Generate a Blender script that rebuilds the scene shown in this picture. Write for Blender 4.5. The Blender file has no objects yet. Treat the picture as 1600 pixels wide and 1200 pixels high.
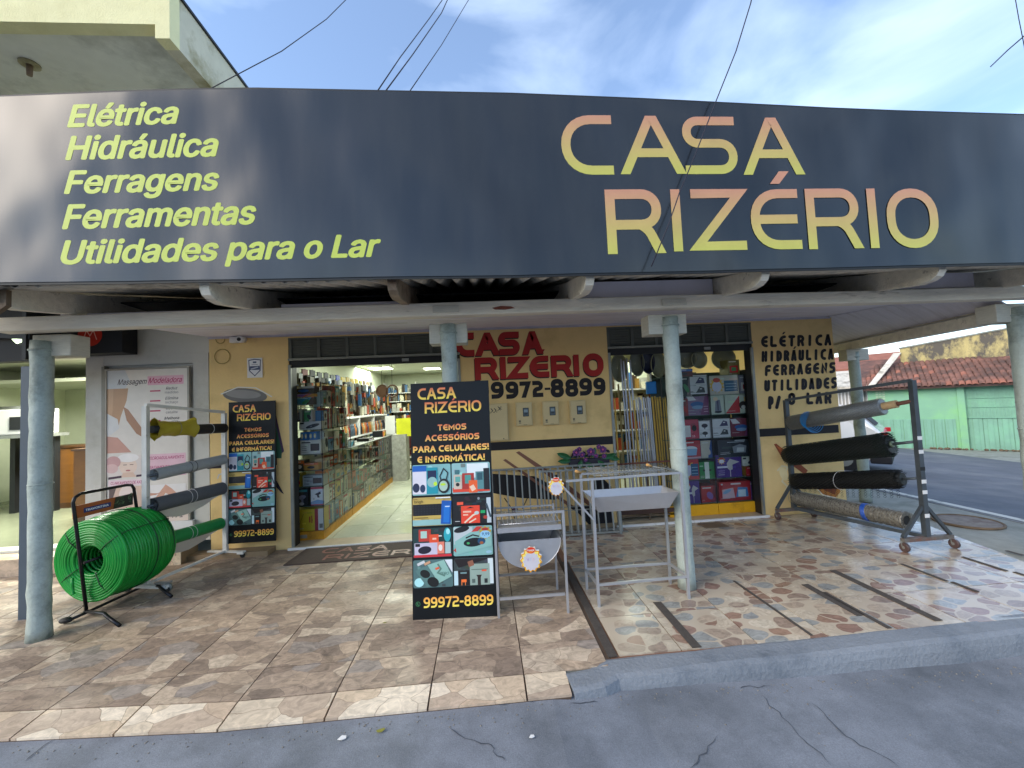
import bpy, math, random
from mathutils import Vector, Matrix
from mathutils.geometry import tessellate_polygon
random.seed(7)
S = bpy.context.scene
COL = S.collection
# ------------------------------------------------------------------ camera
F, HC = 640.0, 1.55
def _rot(yaw, pitch, roll):
    cy, sy = math.cos(yaw), math.sin(yaw)
    f = Vector((sy, cy, 0)); r = Vector((cy, -sy, 0)); u = Vector((0, 0, 1))
    f2 = f*math.cos(pitch)+u*math.sin(pitch); u2 = u*math.cos(pitch)-f*math.sin(pitch)
    return r*math.cos(roll)+u2*math.sin(roll), u2*math.cos(roll)-r*math.sin(roll), f2
CR, CU, CF = _rot(math.radians(4.11), math.radians(2.8), math.radians(-2.67))
CC = Vector((0, 0, HC))
cd = bpy.data.cameras.new('camera'); cam = bpy.data.objects.new('camera', cd); COL.objects.link(cam)
cd.sensor_width = 36; cd.lens = 36*F/1600; cd.clip_end = 600; cd.clip_start = 0.05
cam.matrix_world = Matrix(((CR.x, CU.x, -CF.x, 0), (CR.y, CU.y, -CF.y, 0), (CR.z, CU.z, -CF.z, HC), (0, 0, 0, 1)))
S.camera = cam
def ray(x, y): return CR*((x-800)/F) - CU*((y-600)/F) + CF
def oz(x, y, z=0.0):
    d = ray(x, y); return CC+d*((z-HC)/d.z)
def oy(x, y, Y):
    d = ray(x, y); return CC+d*(Y/d.y)
def ox(x, y, X):
    d = ray(x, y); return CC+d*(X/d.x)
def opl(x, y, P, n):
    d = ray(x, y); return CC+d*((Vector(P)-CC).dot(n)/d.dot(n))
SLX, SLK = 5.95, -0.075            # the side street falls away to the right
def gz(x): return -.13 if x < SLX else -.13+SLK*(min(x, 22)-SLX)
def osl(x, y):
    d = ray(x, y); t = (-.13-SLK*SLX-HC)/(d.z-SLK*d.x); return CC+d*t
# ------------------------------------------------------------------ light
SUN_EL, SUN_AZ = math.radians(34), math.radians(243)    # azimuth from +Y towards +X
W = bpy.data.worlds.new('World'); S.world = W; W.use_nodes = True
nt = W.node_tree; nt.nodes.clear()
N = nt.nodes.new; L = nt.links.new
out = N('ShaderNodeOutputWorld'); bg = N('ShaderNodeBackground'); sky = N('ShaderNodeTexSky')
sky.sky_type = 'NISHITA'; sky.sun_disc = False; sky.sun_elevation = SUN_EL; sky.sun_rotation = SUN_AZ
sky.air_density = 1.0; sky.dust_density = .8; sky.ozone_density = 2.5
tc = N('ShaderNodeTexCoord'); mp = N('ShaderNodeMapping'); mp.inputs['Scale'].default_value = (1.3, 1.3, 3.2)
mp.inputs['Location'].default_value = (3.1, 1.7, .4)
n1 = N('ShaderNodeTexNoise'); n1.inputs['Scale'].default_value = 2.0; n1.inputs['Detail'].default_value = 7
n1.inputs['Roughness'].default_value = .50; n1.inputs['Distortion'].default_value = .35
cr = N('ShaderNodeValToRGB'); cr.color_ramp.elements[0].position = .40; cr.color_ramp.elements[1].position = .84
cr.color_ramp.elements[0].color = (.04, .04, .04, 1); cr.color_ramp.elements[1].color = (.62, .62, .62, 1)
mx = N('ShaderNodeMix'); mx.data_type = 'RGBA'; mx.inputs['B'].default_value = (5.4, 6.3, 7.4, 1)
L(tc.outputs['Generated'], mp.inputs['Vector']); L(mp.outputs['Vector'], n1.inputs['Vector']); L(n1.outputs['Fac'], cr.inputs['Fac'])
L(cr.outputs['Color'], mx.inputs['Factor']); L(sky.outputs['Color'], mx.inputs['A']); L(mx.outputs['Result'], bg.inputs['Color'])
bg.inputs['Strength'].default_value = .15
L(bg.outputs['Background'], out.inputs['Surface'])
sl = bpy.data.lights.new('sun', 'SUN'); so = bpy.data.objects.new('sun', sl); COL.objects.link(so)
sl.energy = 1.25; sl.angle = math.radians(44); sl.color = (1, .86, .66)
sd = Vector((math.sin(SUN_AZ)*math.cos(SUN_EL), math.cos(SUN_AZ)*math.cos(SUN_EL), math.sin(SUN_EL)))
so.rotation_euler = (-sd).to_track_quat('-Z', 'Y').to_euler(); so.location = (-2, -6, 9)
S.view_settings.view_transform = 'Standard'; S.view_settings.look = 'None'
S.view_settings.exposure = 1.14; S.view_settings.gamma = 1; S.view_settings.use_curve_mapping = False
S.cycles.use_denoising = True
S.cycles.max_bounces = 7; S.cycles.transparent_max_bounces = 12; S.cycles.caustics_reflective = False; S.cycles.caustics_refractive = False
S.cycles.sample_clamp_indirect = 4
# ------------------------------------------------------------------ colour + materials
def lin(h):
    h = h.lstrip('#'); o = []
    for i in (0, 2, 4):
        c = int(h[i:i+2], 16)/255; o.append(c/12.92 if c <= .04045 else ((c+.055)/1.055)**2.4)
    return (o[0], o[1], o[2], 1)
MC = {}
def mat(name, c, rough=.7, metal=0.0, var=.12, scale=6.0, bump=.0, bscale=40., dirt=None, dscale=2.5, dlo=.5, dhi=.72, spec=.5, coat=0., ior=1.45, rvar=.0, stretch=None, emit=None, es=1.0, grain=0., gscale=160.):
    """one procedural surface: base colour broken by noise, optional second (stain) colour, bump, roughness variation"""
    if name in MC: return MC[name]
    m = bpy.data.materials.new(name); m.use_nodes = True; t = m.node_tree; b = t.nodes['Principled BSDF']
    c = lin(c) if isinstance(c, str) else tuple(c)+(1,)
    n = t.nodes.new; l = t.links.new
    b.inputs['Roughness'].default_value = rough; b.inputs['Metallic'].default_value = metal
    b.inputs['Specular IOR Level'].default_value = spec; b.inputs['Coat Weight'].default_value = coat; b.inputs['IOR'].default_value = ior
    g = n('ShaderNodeNewGeometry'); vec = g.outputs['Position']
    if stretch:
        mpn = n('ShaderNodeMapping'); mpn.inputs['Scale'].default_value = stretch; l(vec, mpn.inputs['Vector']); vec = mpn.outputs['Vector']
    no = n('ShaderNodeTexNoise'); no.inputs['Scale'].default_value = scale; no.inputs['Detail'].default_value = 7; no.inputs['Roughness'].default_value = .62
    l(vec, no.inputs['Vector'])
    r = n('ShaderNodeValToRGB'); r.color_ramp.elements[0].position = .3; r.color_ramp.elements[1].position = .7
    r.color_ramp.elements[0].color = (*[max(0, x*(1-var)) for x in c[:3]], 1); r.color_ramp.elements[1].color = (*[min(1, x*(1+var)) for x in c[:3]], 1)
    l(no.outputs['Fac'], r.inputs['Fac']); colout = r.outputs['Color']
    if dirt:
        d2 = n('ShaderNodeTexNoise'); d2.inputs['Scale'].default_value = dscale; d2.inputs['Detail'].default_value = 8; d2.inputs['Roughness'].default_value = .68
        l(vec, d2.inputs['Vector']); rr = n('ShaderNodeValToRGB'); rr.color_ramp.elements[0].position = dlo; rr.color_ramp.elements[1].position = dhi
        l(d2.outputs['Fac'], rr.inputs['Fac']); mm = n('ShaderNodeMix'); mm.data_type = 'RGBA'
        l(rr.outputs['Color'], mm.inputs['Factor']); l(colout, mm.inputs['A']); mm.inputs['B'].default_value = lin(dirt); colout = mm.outputs['Result']
    if grain:
        gn = n('ShaderNodeTexNoise'); gn.inputs['Scale'].default_value = gscale; gn.inputs['Detail'].default_value = 3; gn.inputs['Roughness'].default_value = .8; l(g.outputs['Position'], gn.inputs['Vector'])
        gm = n('ShaderNodeMapRange'); gm.inputs['From Min'].default_value = .3; gm.inputs['From Max'].default_value = .7; gm.inputs['To Min'].default_value = 1-grain; gm.inputs['To Max'].default_value = 1+grain; l(gn.outputs['Fac'], gm.inputs['Value'])
        gs = n('ShaderNodeVectorMath'); gs.operation = 'SCALE'; l(colout, gs.inputs[0]); l(gm.outputs['Result'], gs.inputs['Scale']); colout = gs.outputs['Vector']
    l(colout, b.inputs['Base Color'])
    if bump:
        bn = n('ShaderNodeTexNoise'); bn.inputs['Scale'].default_value = bscale; bn.inputs['Detail'].default_value = 5; l(vec, bn.inputs['Vector'])
        bp = n('ShaderNodeBump'); bp.inputs['Strength'].default_value = bump; bp.inputs['Distance'].default_value = .01
        l(bn.outputs['Fac'], bp.inputs['Height']); l(bp.outputs['Normal'], b.inputs['Normal'])
    if rvar:
        mr = n('ShaderNodeMapRange'); mr.inputs['To Min'].default_value = max(.02, rough-rvar); mr.inputs['To Max'].default_value = min(1, rough+rvar)
        mr.inputs['From Min'].default_value = .3; mr.inputs['From Max'].default_value = .7
        l(no.outputs['Fac'], mr.inputs['Value']); l(mr.outputs['Result'], b.inputs['Roughness'])
    if emit:
        b.inputs['Emission Color'].default_value = lin(emit); b.inputs['Emission Strength'].default_value = es
    MC[name] = m; return m
def print_mat(name, rough, coat=0., emit=0.):
    m = bpy.data.materials.new(name); m.use_nodes = True; t = m.node_tree; b = t.nodes['Principled BSDF']
    a = t.nodes.new('ShaderNodeAttribute'); a.attribute_name = 'Col'
    no = t.nodes.new('ShaderNodeTexNoise'); no.inputs['Scale'].default_value = 9; no.inputs['Detail'].default_value = 6
    g = t.nodes.new('ShaderNodeNewGeometry'); t.links.new(g.outputs['Position'], no.inputs['Vector'])
    mr = t.nodes.new('ShaderNodeMapRange'); mr.inputs['To Min'].default_value = .86; mr.inputs['To Max'].default_value = 1.1; t.links.new(no.outputs['Fac'], mr.inputs['Value'])
    mm = t.nodes.new('ShaderNodeVectorMath'); mm.operation = 'SCALE'; t.links.new(a.outputs['Color'], mm.inputs[0]); t.links.new(mr.outputs['Result'], mm.inputs['Scale'])
    t.links.new(mm.outputs['Vector'], b.inputs['Base Color']); b.inputs['Roughness'].default_value = rough; b.inputs['Coat Weight'].default_value = coat
    return m
INK = print_mat('printed_ink', .42); PAINTINK = print_mat('wall_paint_lettering', .75)
# ------------------------------------------------------------------ object helpers
WM = {}
def tag(o, label=None, cat=None, group=None, kind=None):
    if label: o['label'] = label
    if cat: o['category'] = cat
    if group: o['group'] = group
    if kind: o['kind'] = kind
    return o
def thing(name, label, cat, loc, rz=0.0, group=None):
    o = bpy.data.objects.new(name, None); COL.objects.link(o); o.location = loc; o.rotation_euler = (0, 0, rz)
    o.empty_display_size = .05
    WM[o.name] = Matrix.Translation(Vector(loc)) @ Matrix.Rotation(rz, 4, 'Z')
    return tag(o, label, cat, group)
def link_mesh(name, me, parent=None, origin=None):
    """me carries world coordinates; they are turned into the parent's space"""
    o = bpy.data.objects.new(name, me); COL.objects.link(o)
    if parent is not None:
        me.transform(WM[parent.name].inverted()); o.parent = parent; WM[o.name] = WM[parent.name]
    else:
        if origin is None:
            xs = [v.co for v in me.vertices]
            origin = Vector((sum(v.x for v in xs)/len(xs), sum(v.y for v in xs)/len(xs), min(v.z for v in xs)))
        me.transform(Matrix.Translation(-Vector(origin))); o.location = origin; WM[o.name] = Matrix.Translation(Vector(origin))
    return o
def copy_tree(o, loc, rz=None, label=None, parent=None):
    c = o.copy(); COL.objects.link(c); c.parent = parent
    if parent is None:
        c.location = loc
        if rz is not None: c.rotation_euler = (0, 0, rz)
        if label: c['label'] = label
        WM[c.name] = Matrix.Translation(Vector(loc)) @ Matrix.Rotation(c.rotation_euler[2], 4, 'Z')
    for ch in [k for k in bpy.data.objects if k.parent == o]: copy_tree(ch, None, parent=c)
    return c
BOXF = [(0, 1, 3, 2), (4, 6, 7, 5), (0, 4, 5, 1), (2, 3, 7, 6), (0, 2, 6, 4), (1, 5, 7, 3)]
class MB:
    def __init__(s): s.v = []; s.f = []; s.sm = []
    def add(s, vs, fs, smooth=False):
        k = len(s.v); s.v += [tuple(v) for v in vs]; s.f += [tuple(i+k for i in f) for f in fs]; s.sm += [smooth]*len(fs); return s
    def box(s, x0, x1, y0, y1, z0, z1):
        return s.add([(x, y, z) for x in (x0, x1) for y in (y0, y1) for z in (z0, z1)], BOXF)
    def bar(s, a, b, w, h=None, up=(0, 0, 1)):
        a = Vector(a); b = Vector(b); d = (b-a).normalized(); h = h or w; up = Vector(up)
        if abs(d.dot(up)) > .95: up = Vector((0, 1, 0))
        r = d.cross(up).normalized(); u = r.cross(d)
        vs = [p+r*sx*w/2+u*sy*h/2 for p in (a, b) for sx in (-1, 1) for sy in (-1, 1)]
        return s.add(vs, BOXF)
    def tube(s, pts, r, n=8, closed=False, cap=True):
        pts = [Vector(p) for p in pts]; m = len(pts); vs = []; fs = []
        rr = r if isinstance(r, (list, tuple)) else [r]*m; pu = None
        for i in range(m):
            if closed: d = pts[(i+1) % m]-pts[i-1]
            else: d = pts[min(i+1, m-1)]-pts[max(i-1, 0)]
            d = d.normalized()
            if pu is None:
                pu = Vector((0, 0, 1)) if abs(d.z) < .9 else Vector((1, 0, 0))
            u = (pu-d*pu.dot(d)).normalized(); pu = u; w = d.cross(u)
            vs += [pts[i]+(u*math.cos(2*math.pi*k/n)+w*math.sin(2*math.pi*k/n))*rr[i] for k in range(n)]
        for i in range(m if closed else m-1):
            a = i*n; b = ((i+1) % m)*n
            fs += [(a+k, a+(k+1) % n, b+(k+1) % n, b+k) for k in range(n)]
        s.add(vs, fs, True)
        if cap and not closed:
            k = len(s.v)-m*n
            s.f += [tuple(k+i for i in range(n))[::-1], tuple(k+(m-1)*n+i for i in range(n))]; s.sm += [False]*2
        return s
    def cyl(s, a, b, r0, r1=None, n=20, rings=1):
        a = Vector(a); b = Vector(b); r1 = r0 if r1 is None else r1
        return s.tube([a.lerp(b, i/rings) for i in range(rings+1)], [r0+(r1-r0)*i/rings for i in range(rings+1)], n)
    def prism(s, pts, n, depth):
        """flat outline pts (3D, in order) pushed along n by depth"""
        n = Vector(n).normalized()*depth; m = len(pts); a = [Vector(p) for p in pts]; b = [p+n for p in a]
        return s.add(a+b, [tuple(range(m))[::-1], tuple(range(m, 2*m))]+[(i, (i+1) % m, m+(i+1) % m, m+i) for i in range(m)])
    def sphere(s, c, r, n=12, m=8, sc=(1, 1, 1)):
        c = Vector(c); vs = [c+Vector((0, 0, r*sc[2]))]
        for i in range(1, m):
            t = math.pi*i/m
            vs += [c+Vector((r*sc[0]*math.sin(t)*math.cos(2*math.pi*k/n), r*sc[1]*math.sin(t)*math.sin(2*math.pi*k/n), r*sc[2]*math.cos(t))) for k in range(n)]
        vs.append(c-Vector((0, 0, r*sc[2]))); fs = [(0, 1+k, 1+(k+1) % n) for k in range(n)]
        for i in range(m-2):
            a = 1+i*n; fs += [(a+k, a+n+k, a+n+(k+1) % n, a+(k+1) % n) for k in range(n)]
        e = len(vs)-1; a = 1+(m-2)*n; fs += [(e, a+(k+1) % n, a+k) for k in range(n)]
        return s.add(vs, fs, True)
    def mesh(s, name, mt, bevel=0):
        me = bpy.data.meshes.new(name); me.from_pydata([tuple(v) for v in s.v], [], s.f)
        me.polygons.foreach_set('use_smooth', s.sm)
        if mt: me.materials.append(mt)
        me.update(); return me
    def build(s, name, mt, parent=None, label=None, cat=None, group=None, kind=None, bevel=0, origin=None):
        o = link_mesh(name, s.mesh(name, mt), parent, origin)
        if bevel:
            b = o.modifiers.new('bevel', 'BEVEL'); b.width = bevel; b.segments = 2; b.limit_method = 'ANGLE'; b.angle_limit = .6
        return tag(o, label, cat, group, kind)
def rbox(name, x0, x1, y0, y1, z0, z1, m, parent=None, bevel=0, **k): return MB().box(x0, x1, y0, y1, z0, z1).build(name, m, parent, bevel=bevel, **k)
# ------------------------------------------------------------------ flat print (colour regions on a surface)
_TC = {}
try:
    FONT = bpy.data.fonts.load(bpy.utils.system_resource('DATAFILES', path='fonts')+'/Inter.woff2')
except Exception: FONT = None
def text_mesh(txt, bold=0.0, shear=0.0):
    k = (txt, bold, shear)
    if k in _TC: return _TC[k]
    c = bpy.data.curves.new('t', 'FONT'); c.body = txt; c.size = 1; c.font = FONT or c.font; c.offset = bold; c.shear = shear; c.resolution_u = 3
    o = bpy.data.objects.new('t', c); COL.objects.link(o)
    dg = bpy.context.evaluated_depsgraph_get(); cu = o.to_curve(dg); loops = []
    for sp in cu.splines:
        P = []; bp = sp.bezier_points; m = len(bp)
        for i in range(m):
            a, b = bp[i], bp[(i+1) % m]; p0, p1, p2, p3 = a.co, a.handle_right, b.handle_left, b.co
            st = (p3-p0).length < 1e-6 or (abs((p1-p0).cross(p3-p0).z) < 1e-6 and abs((p2-p0).cross(p3-p0).z) < 1e-6)
            for j in range(1 if st else 4):
                t = j/4; q = p0*(1-t)**3+p1*3*t*(1-t)**2+p2*3*t*t*(1-t)+p3*t**3; P.append((q.x, q.y))
        if len(P) > 2: loops.append((P, sum(P[i-1][0]*P[i][1]-P[i][0]*P[i-1][1] for i in range(len(P)))/2))
    o.to_curve_clear(); bpy.data.objects.remove(o); bpy.data.curves.remove(c)
    vs, fs = [], []
    if loops:
        sg_ = 1 if max(loops, key=lambda q: abs(q[1]))[1] > 0 else -1
        def inside(p, P):
            r = False
            for i in range(len(P)):
                (x1, y1), (x2, y2) = P[i-1], P[i]
                if (y1 > p[1]) != (y2 > p[1]) and p[0] < (x2-x1)*(p[1]-y1)/(y2-y1)+x1: r = not r
            return r
        outs = [q for q in loops if q[1]*sg_ > 0]; hol = [q for q in loops if q[1]*sg_ <= 0]
        for gi, (P, _a) in enumerate(outs):
            grp = [P]+[h[0] for h in hol if inside(h[0][0], P)]; flat = [p for g_ in grp for p in g_]
            tr = tessellate_polygon([[Vector((x, y, 0)) for x, y in g_] for g_ in grp]); k0 = len(vs)
            vs += [(x, y, gi % 3) for x, y in flat]; fs += [tuple(i+k0 for i in f) for f in tr]
    _TC[k] = (vs, fs); return vs, fs
def round_path(pts, k=7):
    """pts: (x,y) or (x,y,r): corners with r are rounded"""
    o = []
    for i, p in enumerate(pts):
        if len(p) == 2 or i in (0, len(pts)-1): o.append((p[0], p[1])); continue
        a = Vector(pts[i-1][:2]); b = Vector(p[:2]); c = Vector(pts[i+1][:2]); r = p[2]
        r = min(r, (a-b).length*.5 if len(pts[i-1]) > 2 else (a-b).length*.98, (c-b).length*.5 if len(pts[i+1]) > 2 else (c-b).length*.98)
        p0 = b+(a-b).normalized()*r; p1 = b+(c-b).normalized()*r
        for j in range(k+1):
            t = j/k; kk = .10   # slightly squarer than a quadratic
            q = p0*(1-t)**3+3*(p0.lerp(b, .58+kk*0))*(1-t)**2*t+3*(p1.lerp(b, .58))*(1-t)*t*t+p1*t**3
            o.append((q.x, q.y))
    return o
def ribbon(pts, t, closed=False, roundcap=False):
    P = [Vector(p) for p in pts]; Q = [P[0]]
    for p in P[1:]:
        if (p-Q[-1]).length > 1e-6: Q.append(p)
    P = Q; m = len(P); vs = []; fs = []
    for i in range(m):
        d0 = (P[i]-P[i-1]).normalized() if (i > 0 or closed) else None
        d1 = (P[(i+1) % m]-P[i]).normalized() if (i < m-1 or closed) else None
        if d0 is None: d0 = d1
        if d1 is None: d1 = d0
        n0 = Vector((-d0.y, d0.x)); n1 = Vector((-d1.y, d1.x)); n = (n0+n1)
        if n.length < 1e-4: n = n0
        n.normalize(); k = 1/max(.45, n.dot(n0)); vs += [P[i]+n*t/2*k, P[i]-n*t/2*k]
    for i in range(m if closed else m-1):
        a = 2*i; b = 2*((i+1) % m); fs.append((a+1, b+1, b, a))
    if roundcap:
        for c, d in ((P[0], (P[0]-P[1]).normalized()), (P[-1], (P[-1]-P[-2]).normalized())):
            a0 = math.atan2(d.y, d.x)-math.pi/2; k = len(vs)
            vs += [c+Vector((math.cos(a0+math.pi*j/6), math.sin(a0+math.pi*j/6)))*t/2 for j in range(7)]; fs.append(tuple(range(k, k+7)))
    return [(v.x, v.y) for v in vs], fs
r5, r3 = .5, .3
GL = {  # name: (width, strokes in a unit box); corners with a third number are rounded (in units of height)
 'C': (.92, [[(1, 1), (0, 1, .42), (0, 0, .42), (1, 0)]]),
 'A': (1.02, [[(0, 0), (.45, 1.0), (.55, 1.0), (1, 0)], [(.2, .34), (.8, .34)]]),
 'S': (.9, [[(.97, 1), (0, 1, .24), (0, .54, .24), (1, .54, .24), (1, 0, .24), (.03, 0)]]),
 'R': (.92, [[(0, 0), (0, 1)], [(0, 1), (1, 1, .26), (1, .44, .26), (0, .44)], [(.62, .44), (.8, .36, .1), (1, 0)]]),
 'I': (.0, [[(0, 0), (0, 1)]]),
 'Z': (.9, [[(0, 1), (1, 1), (0, 0), (1, 0)]]),
 'E': (.86, [[(.97, 1), (0, 1, .4), (0, 0, .4), (1, 0)], [(0, .5), (.93, .5)]]),
 'O': (.98, [[(.5, 1), (0, 1, .46), (0, 0, .46), (1, 0, .46), (1, 1, .46), (.499, 1)]]),
 'T': (.85, [[(0, 1), (1, 1)], [(.5, 1), (.5, 0)]]),
 'M': (1.15, [[(0, 0), (0, 1), (.5, .3), (1, 1), (1, 0)]]),
 'P': (.86, [[(0, 0), (0, 1)], [(0, 1), (1, 1, .26), (1, .4, .26), (0, .4)]]),
 'L': (.76, [[(0, 1), (0, 0, .1), (1, 0)]]),
 'U': (.92, [[(0, 1), (0, 0, .42), (1, 0, .42), (1, 1)]]),
 'N': (.95, [[(0, 0), (0, 1), (1, 0), (1, 1)]]),
 'F': (.8, [[(1, 1), (0, 1, .2), (0, 0)], [(0, .5), (.85, .5)]]),
 'G': (.95, [[(1, 1), (0, 1, .42), (0, 0, .42), (1, 0, .1), (1, .48), (.55, .48)]]),
 'H': (.92, [[(0, 0), (0, 1)], [(1, 0), (1, 1)], [(0, .5), (1, .5)]]),
 'D': (.95, [[(0, 0), (0, 1)], [(0, 1), (1, 1, .42), (1, 0, .42), (0, 0)]]),
 '!': (.0, [[(0, .3), (0, 1)], [(0, 0), (0, .1)]]),
 '/': (.5, [[(0, 0), (1, 1)]]),
 '-': (.5, [[(0, .45), (1, .45)]]),
 '9': (.85, [[(1, .6), (1, 0, .3), (.05, 0)], [(.5, 1), (1, 1, .26), (1, .44, .2), (0, .44, .26), (0, 1, .26), (.501, 1)]]),
 '7': (.82, [[(0, 1), (1, 1), (.35, 0)]]),
 '2': (.85, [[(0, 1), (1, 1, .26), (1, .5, .26), (0, .5, .3), (0, 0), (1, 0)]]),
 '8': (.88, [[(.5, 1), (0.05, 1, .24), (0.05, .54, .2), (.95, .54, .2), (.95, 1, .24), (.499, 1)], [(.5, .54), (0, .54, .22), (0, 0, .26), (1, 0, .26), (1, .54, .22), (.499, .54)]]),
 ' ': (.35, []),
}
class Art:
    """layers of flat colour on a surface: origin o, axes u (right) and v (up), n (outwards)"""
    def __init__(s, o, u=(1, 0, 0), v=(0, 0, 1), n=(0, -1, 0), eps=.0001):
        s.o = Vector(o); s.u = Vector(u); s.v = Vector(v); s.n = Vector(n); s.eps = eps; s.k = 1; s.V = []; s.F = []; s.C = []
    def _put(s, vs, fs, col, col2=None, y0=0, y1=1, layer=None):
        k = len(s.V); h = s.k if layer is None else layer; off = s.n*(s.eps*h)
        a = lin(col) if isinstance(col, str) else col
        b = lin(col2) if isinstance(col2, str) else col2
        for xy in vs:
            x, y = xy[0], xy[1]
            s.V.append(s.o+s.u*x+s.v*y+off+(s.n*(s.eps*.03*xy[2]) if len(xy) > 2 else s.n*0))
            if b:
                t = min(1, max(0, (y-y0)/(y1-y0))); s.C.append(tuple(b[i]*(1-t)+a[i]*t for i in range(3))+(1,))
            else: s.C.append(a)
        s.F += [tuple(i+k for i in f) for f in fs]
        if layer is None: s.k += 1
        return s
    def poly(s, pts, col, **k): return s._put(pts, [tuple(range(len(pts)))], col, **k)
    def rect(s, x0, y0, x1, y1, col, a=0, **k):
        cx, cy = (x0+x1)/2, (y0+y1)/2; c, n = math.cos(a), math.sin(a)
        P = [((x-cx), (y-cy)) for x, y in ((x0, y0), (x1, y0), (x1, y1), (x0, y1))]
        return s.poly([(cx+x*c-y*n, cy+x*n+y*c) for x, y in P], col, **k)
    def rrect(s, x0, y0, x1, y1, r, col, **k):
        P = []
        for cx, cy, a in ((x1-r, y1-r, 0), (x0+r, y1-r, 90), (x0+r, y0+r, 180), (x1-r, y0+r, 270)):
            P += [(cx+r*math.cos(math.radians(a+j*22.5)), cy+r*math.sin(math.radians(a+j*22.5))) for j in range(5)]
        return s.poly(P, col, **k)
    def ell(s, cx, cy, rx, ry, col, a=0, n=20, **k):
        c, q = math.cos(a), math.sin(a)
        return s.poly([(cx+rx*math.cos(t)*c-ry*math.sin(t)*q, cy+rx*math.cos(t)*q+ry*math.sin(t)*c) for t in [2*math.pi*i/n for i in range(n)]], col, **k)
    def burst(s, cx, cy, r0, r1, col, n=16, sy=1, **k):
        vs = [(cx, cy)]+[(cx+(r1 if i % 2 else r0)*math.cos(math.pi*i/n), cy+sy*(r1 if i % 2 else r0)*math.sin(math.pi*i/n)) for i in range(2*n)]
        return s._put(vs, [(0, 1+i, 1+(i+1) % (2*n)) for i in range(2*n)], col, **k)
    def line(s, pts, t, col, closed=False, rc=False, **k):
        vs, fs = ribbon(round_path(pts), t, closed, rc); return s._put(vs, fs, col, **k)
    def text(s, txt, x, y, h, col, w=None, bold=0.0, shear=0.0, align='l', **k):
        vs, fs = text_mesh(txt, 0.0, shear); ch_ = max(p[1] for p in text_mesh('H', 0.0, 0.0)[0])
        if not vs: return s
        xs = [p[0] for p in vs]; x0, x1 = min(xs), max(xs); sc = h/ch_; sx = sc if w is None else w/(x1-x0)
        W = (x1-x0)*sx; ax = {'l': 0, 'c': -W/2, 'r': -W}[align]
        lay = s.k; s.k += 1
        offs = [(0, 0)] if not bold else [(0, 0), (bold, 0), (-bold, 0), (0, bold*.7), (0, -bold*.7), (bold*.7, bold*.5), (-bold*.7, -bold*.5), (bold*.7, -bold*.5), (-bold*.7, bold*.5)]
        for j, (dx, dy) in enumerate(offs): s._put([((p[0]-x0+dx)*sx+ax+x, (p[1]+dy)*sc+y, p[2]) for p in vs], fs, col, layer=lay+j*.1, **k)
        return s
    def glyph(s, ch, x0, x1, y0, y1, t, col, slant=0, rc=False, accent=True, **k):
        acc = {'É': 'E', 'Á': 'A', 'Ó': 'O', 'Ê': 'E'}.get(ch); g = GL[acc or ch]; h = y1-y0
        if ch in 'I!': xm = (x0+x1)/2; x0 = x1 = xm; w = 0
        else: w = x1-x0-t
        def P(p):
            X = (x0+t/2+p[0]*w) if w else x0; Y = y0+t/2+p[1]*(h-t)
            if ch == 'A' and False: pass
            return (X+(Y-y0)*slant, Y)+((p[2]*h,) if len(p) > 2 else ())
        lay = s.k; s.k += 1
        for j, st in enumerate(g[1]):
            q = [P(p) for p in st]
            # ends sit on the outline of the box
            if not rc and acc != 'O' and ch not in 'O8':
                q = list(q)
                for e, f in ((0, 1), (-1, -2)):
                    a = Vector(q[e][:2]); b = Vector(q[f][:2]); d = (a-b).normalized()
                    onb = abs(st[e][1]) < .01 or abs(st[e][1]-1) < .01
                    if abs(d.y) > .3 and onb: a = a+d*(t/2/abs(d.y))
                    elif abs(d.x) > .9 and (st[e][0] > .9 or st[e][0] < .1) and ch not in 'RPAHFD': a = a+d*t/2
                    q[e] = (a.x, a.y)
            rp_ = round_path(q); vs, fs = ribbon(rp_, t, False, rc)
            if not rc:      # strokes end flush with the top or bottom line
                for e, f, ii in ((0, 1, (0, 1)), (-1, -2, (-2, -1))):
                    d = Vector(rp_[e])-Vector(rp_[f]); ye = st[e][1]
                    if abs(d.y) > .35*d.length and (ye < .01 or ye > .99):
                        yb = y0 if ye < .01 else y1
                        for i_ in ii: k_ = (yb-vs[i_][1])/d.y; vs[i_] = (vs[i_][0]+d.x*k_, yb)
            lo, hi = y0, y1
            vs = [(vx, min(max(vy, lo), hi)) for vx, vy in vs]
            s._put(vs, fs, col, layer=lay+j*.15, **{**dict(y0=y0, y1=y1), **k})
        if acc and accent:
            cx = (x0+x1)/2+.08*(x1-x0)+h*slant
            s._put([(cx-.12*h, y1+.09*h), (cx+.04*h, y1+.09*h), (cx+.22*h, y1+.30*h), (cx+.05*h, y1+.30*h)], [(0, 1, 2, 3)], col, layer=lay, **{**dict(y0=y0, y1=y1), **k})
        return s
    def word(s, txt, x, y, h, t, col, w=None, sp=.16, ws=1.0, slant=0, rc=False, align='l', **k):
        """stroke lettering; w = total width wanted"""
        def gw(c):
            c = {'É': 'E', 'Á': 'A', 'Ó': 'O'}.get(c, c); return (GL[c][0]*h*ws if GL[c][0] else t)
        tot = sum(gw(c) for c in txt)+sp*h*(len(txt)-1); f = (w/tot) if w else 1
        if align == 'c': x -= tot*f/2
        for c in txt:
            g = gw(c)*f
            if c != ' ': s.glyph(c, x, x+g, y, y+h, t, col, slant, rc, **k)
            x += g+sp*h*f
        return s
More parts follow.
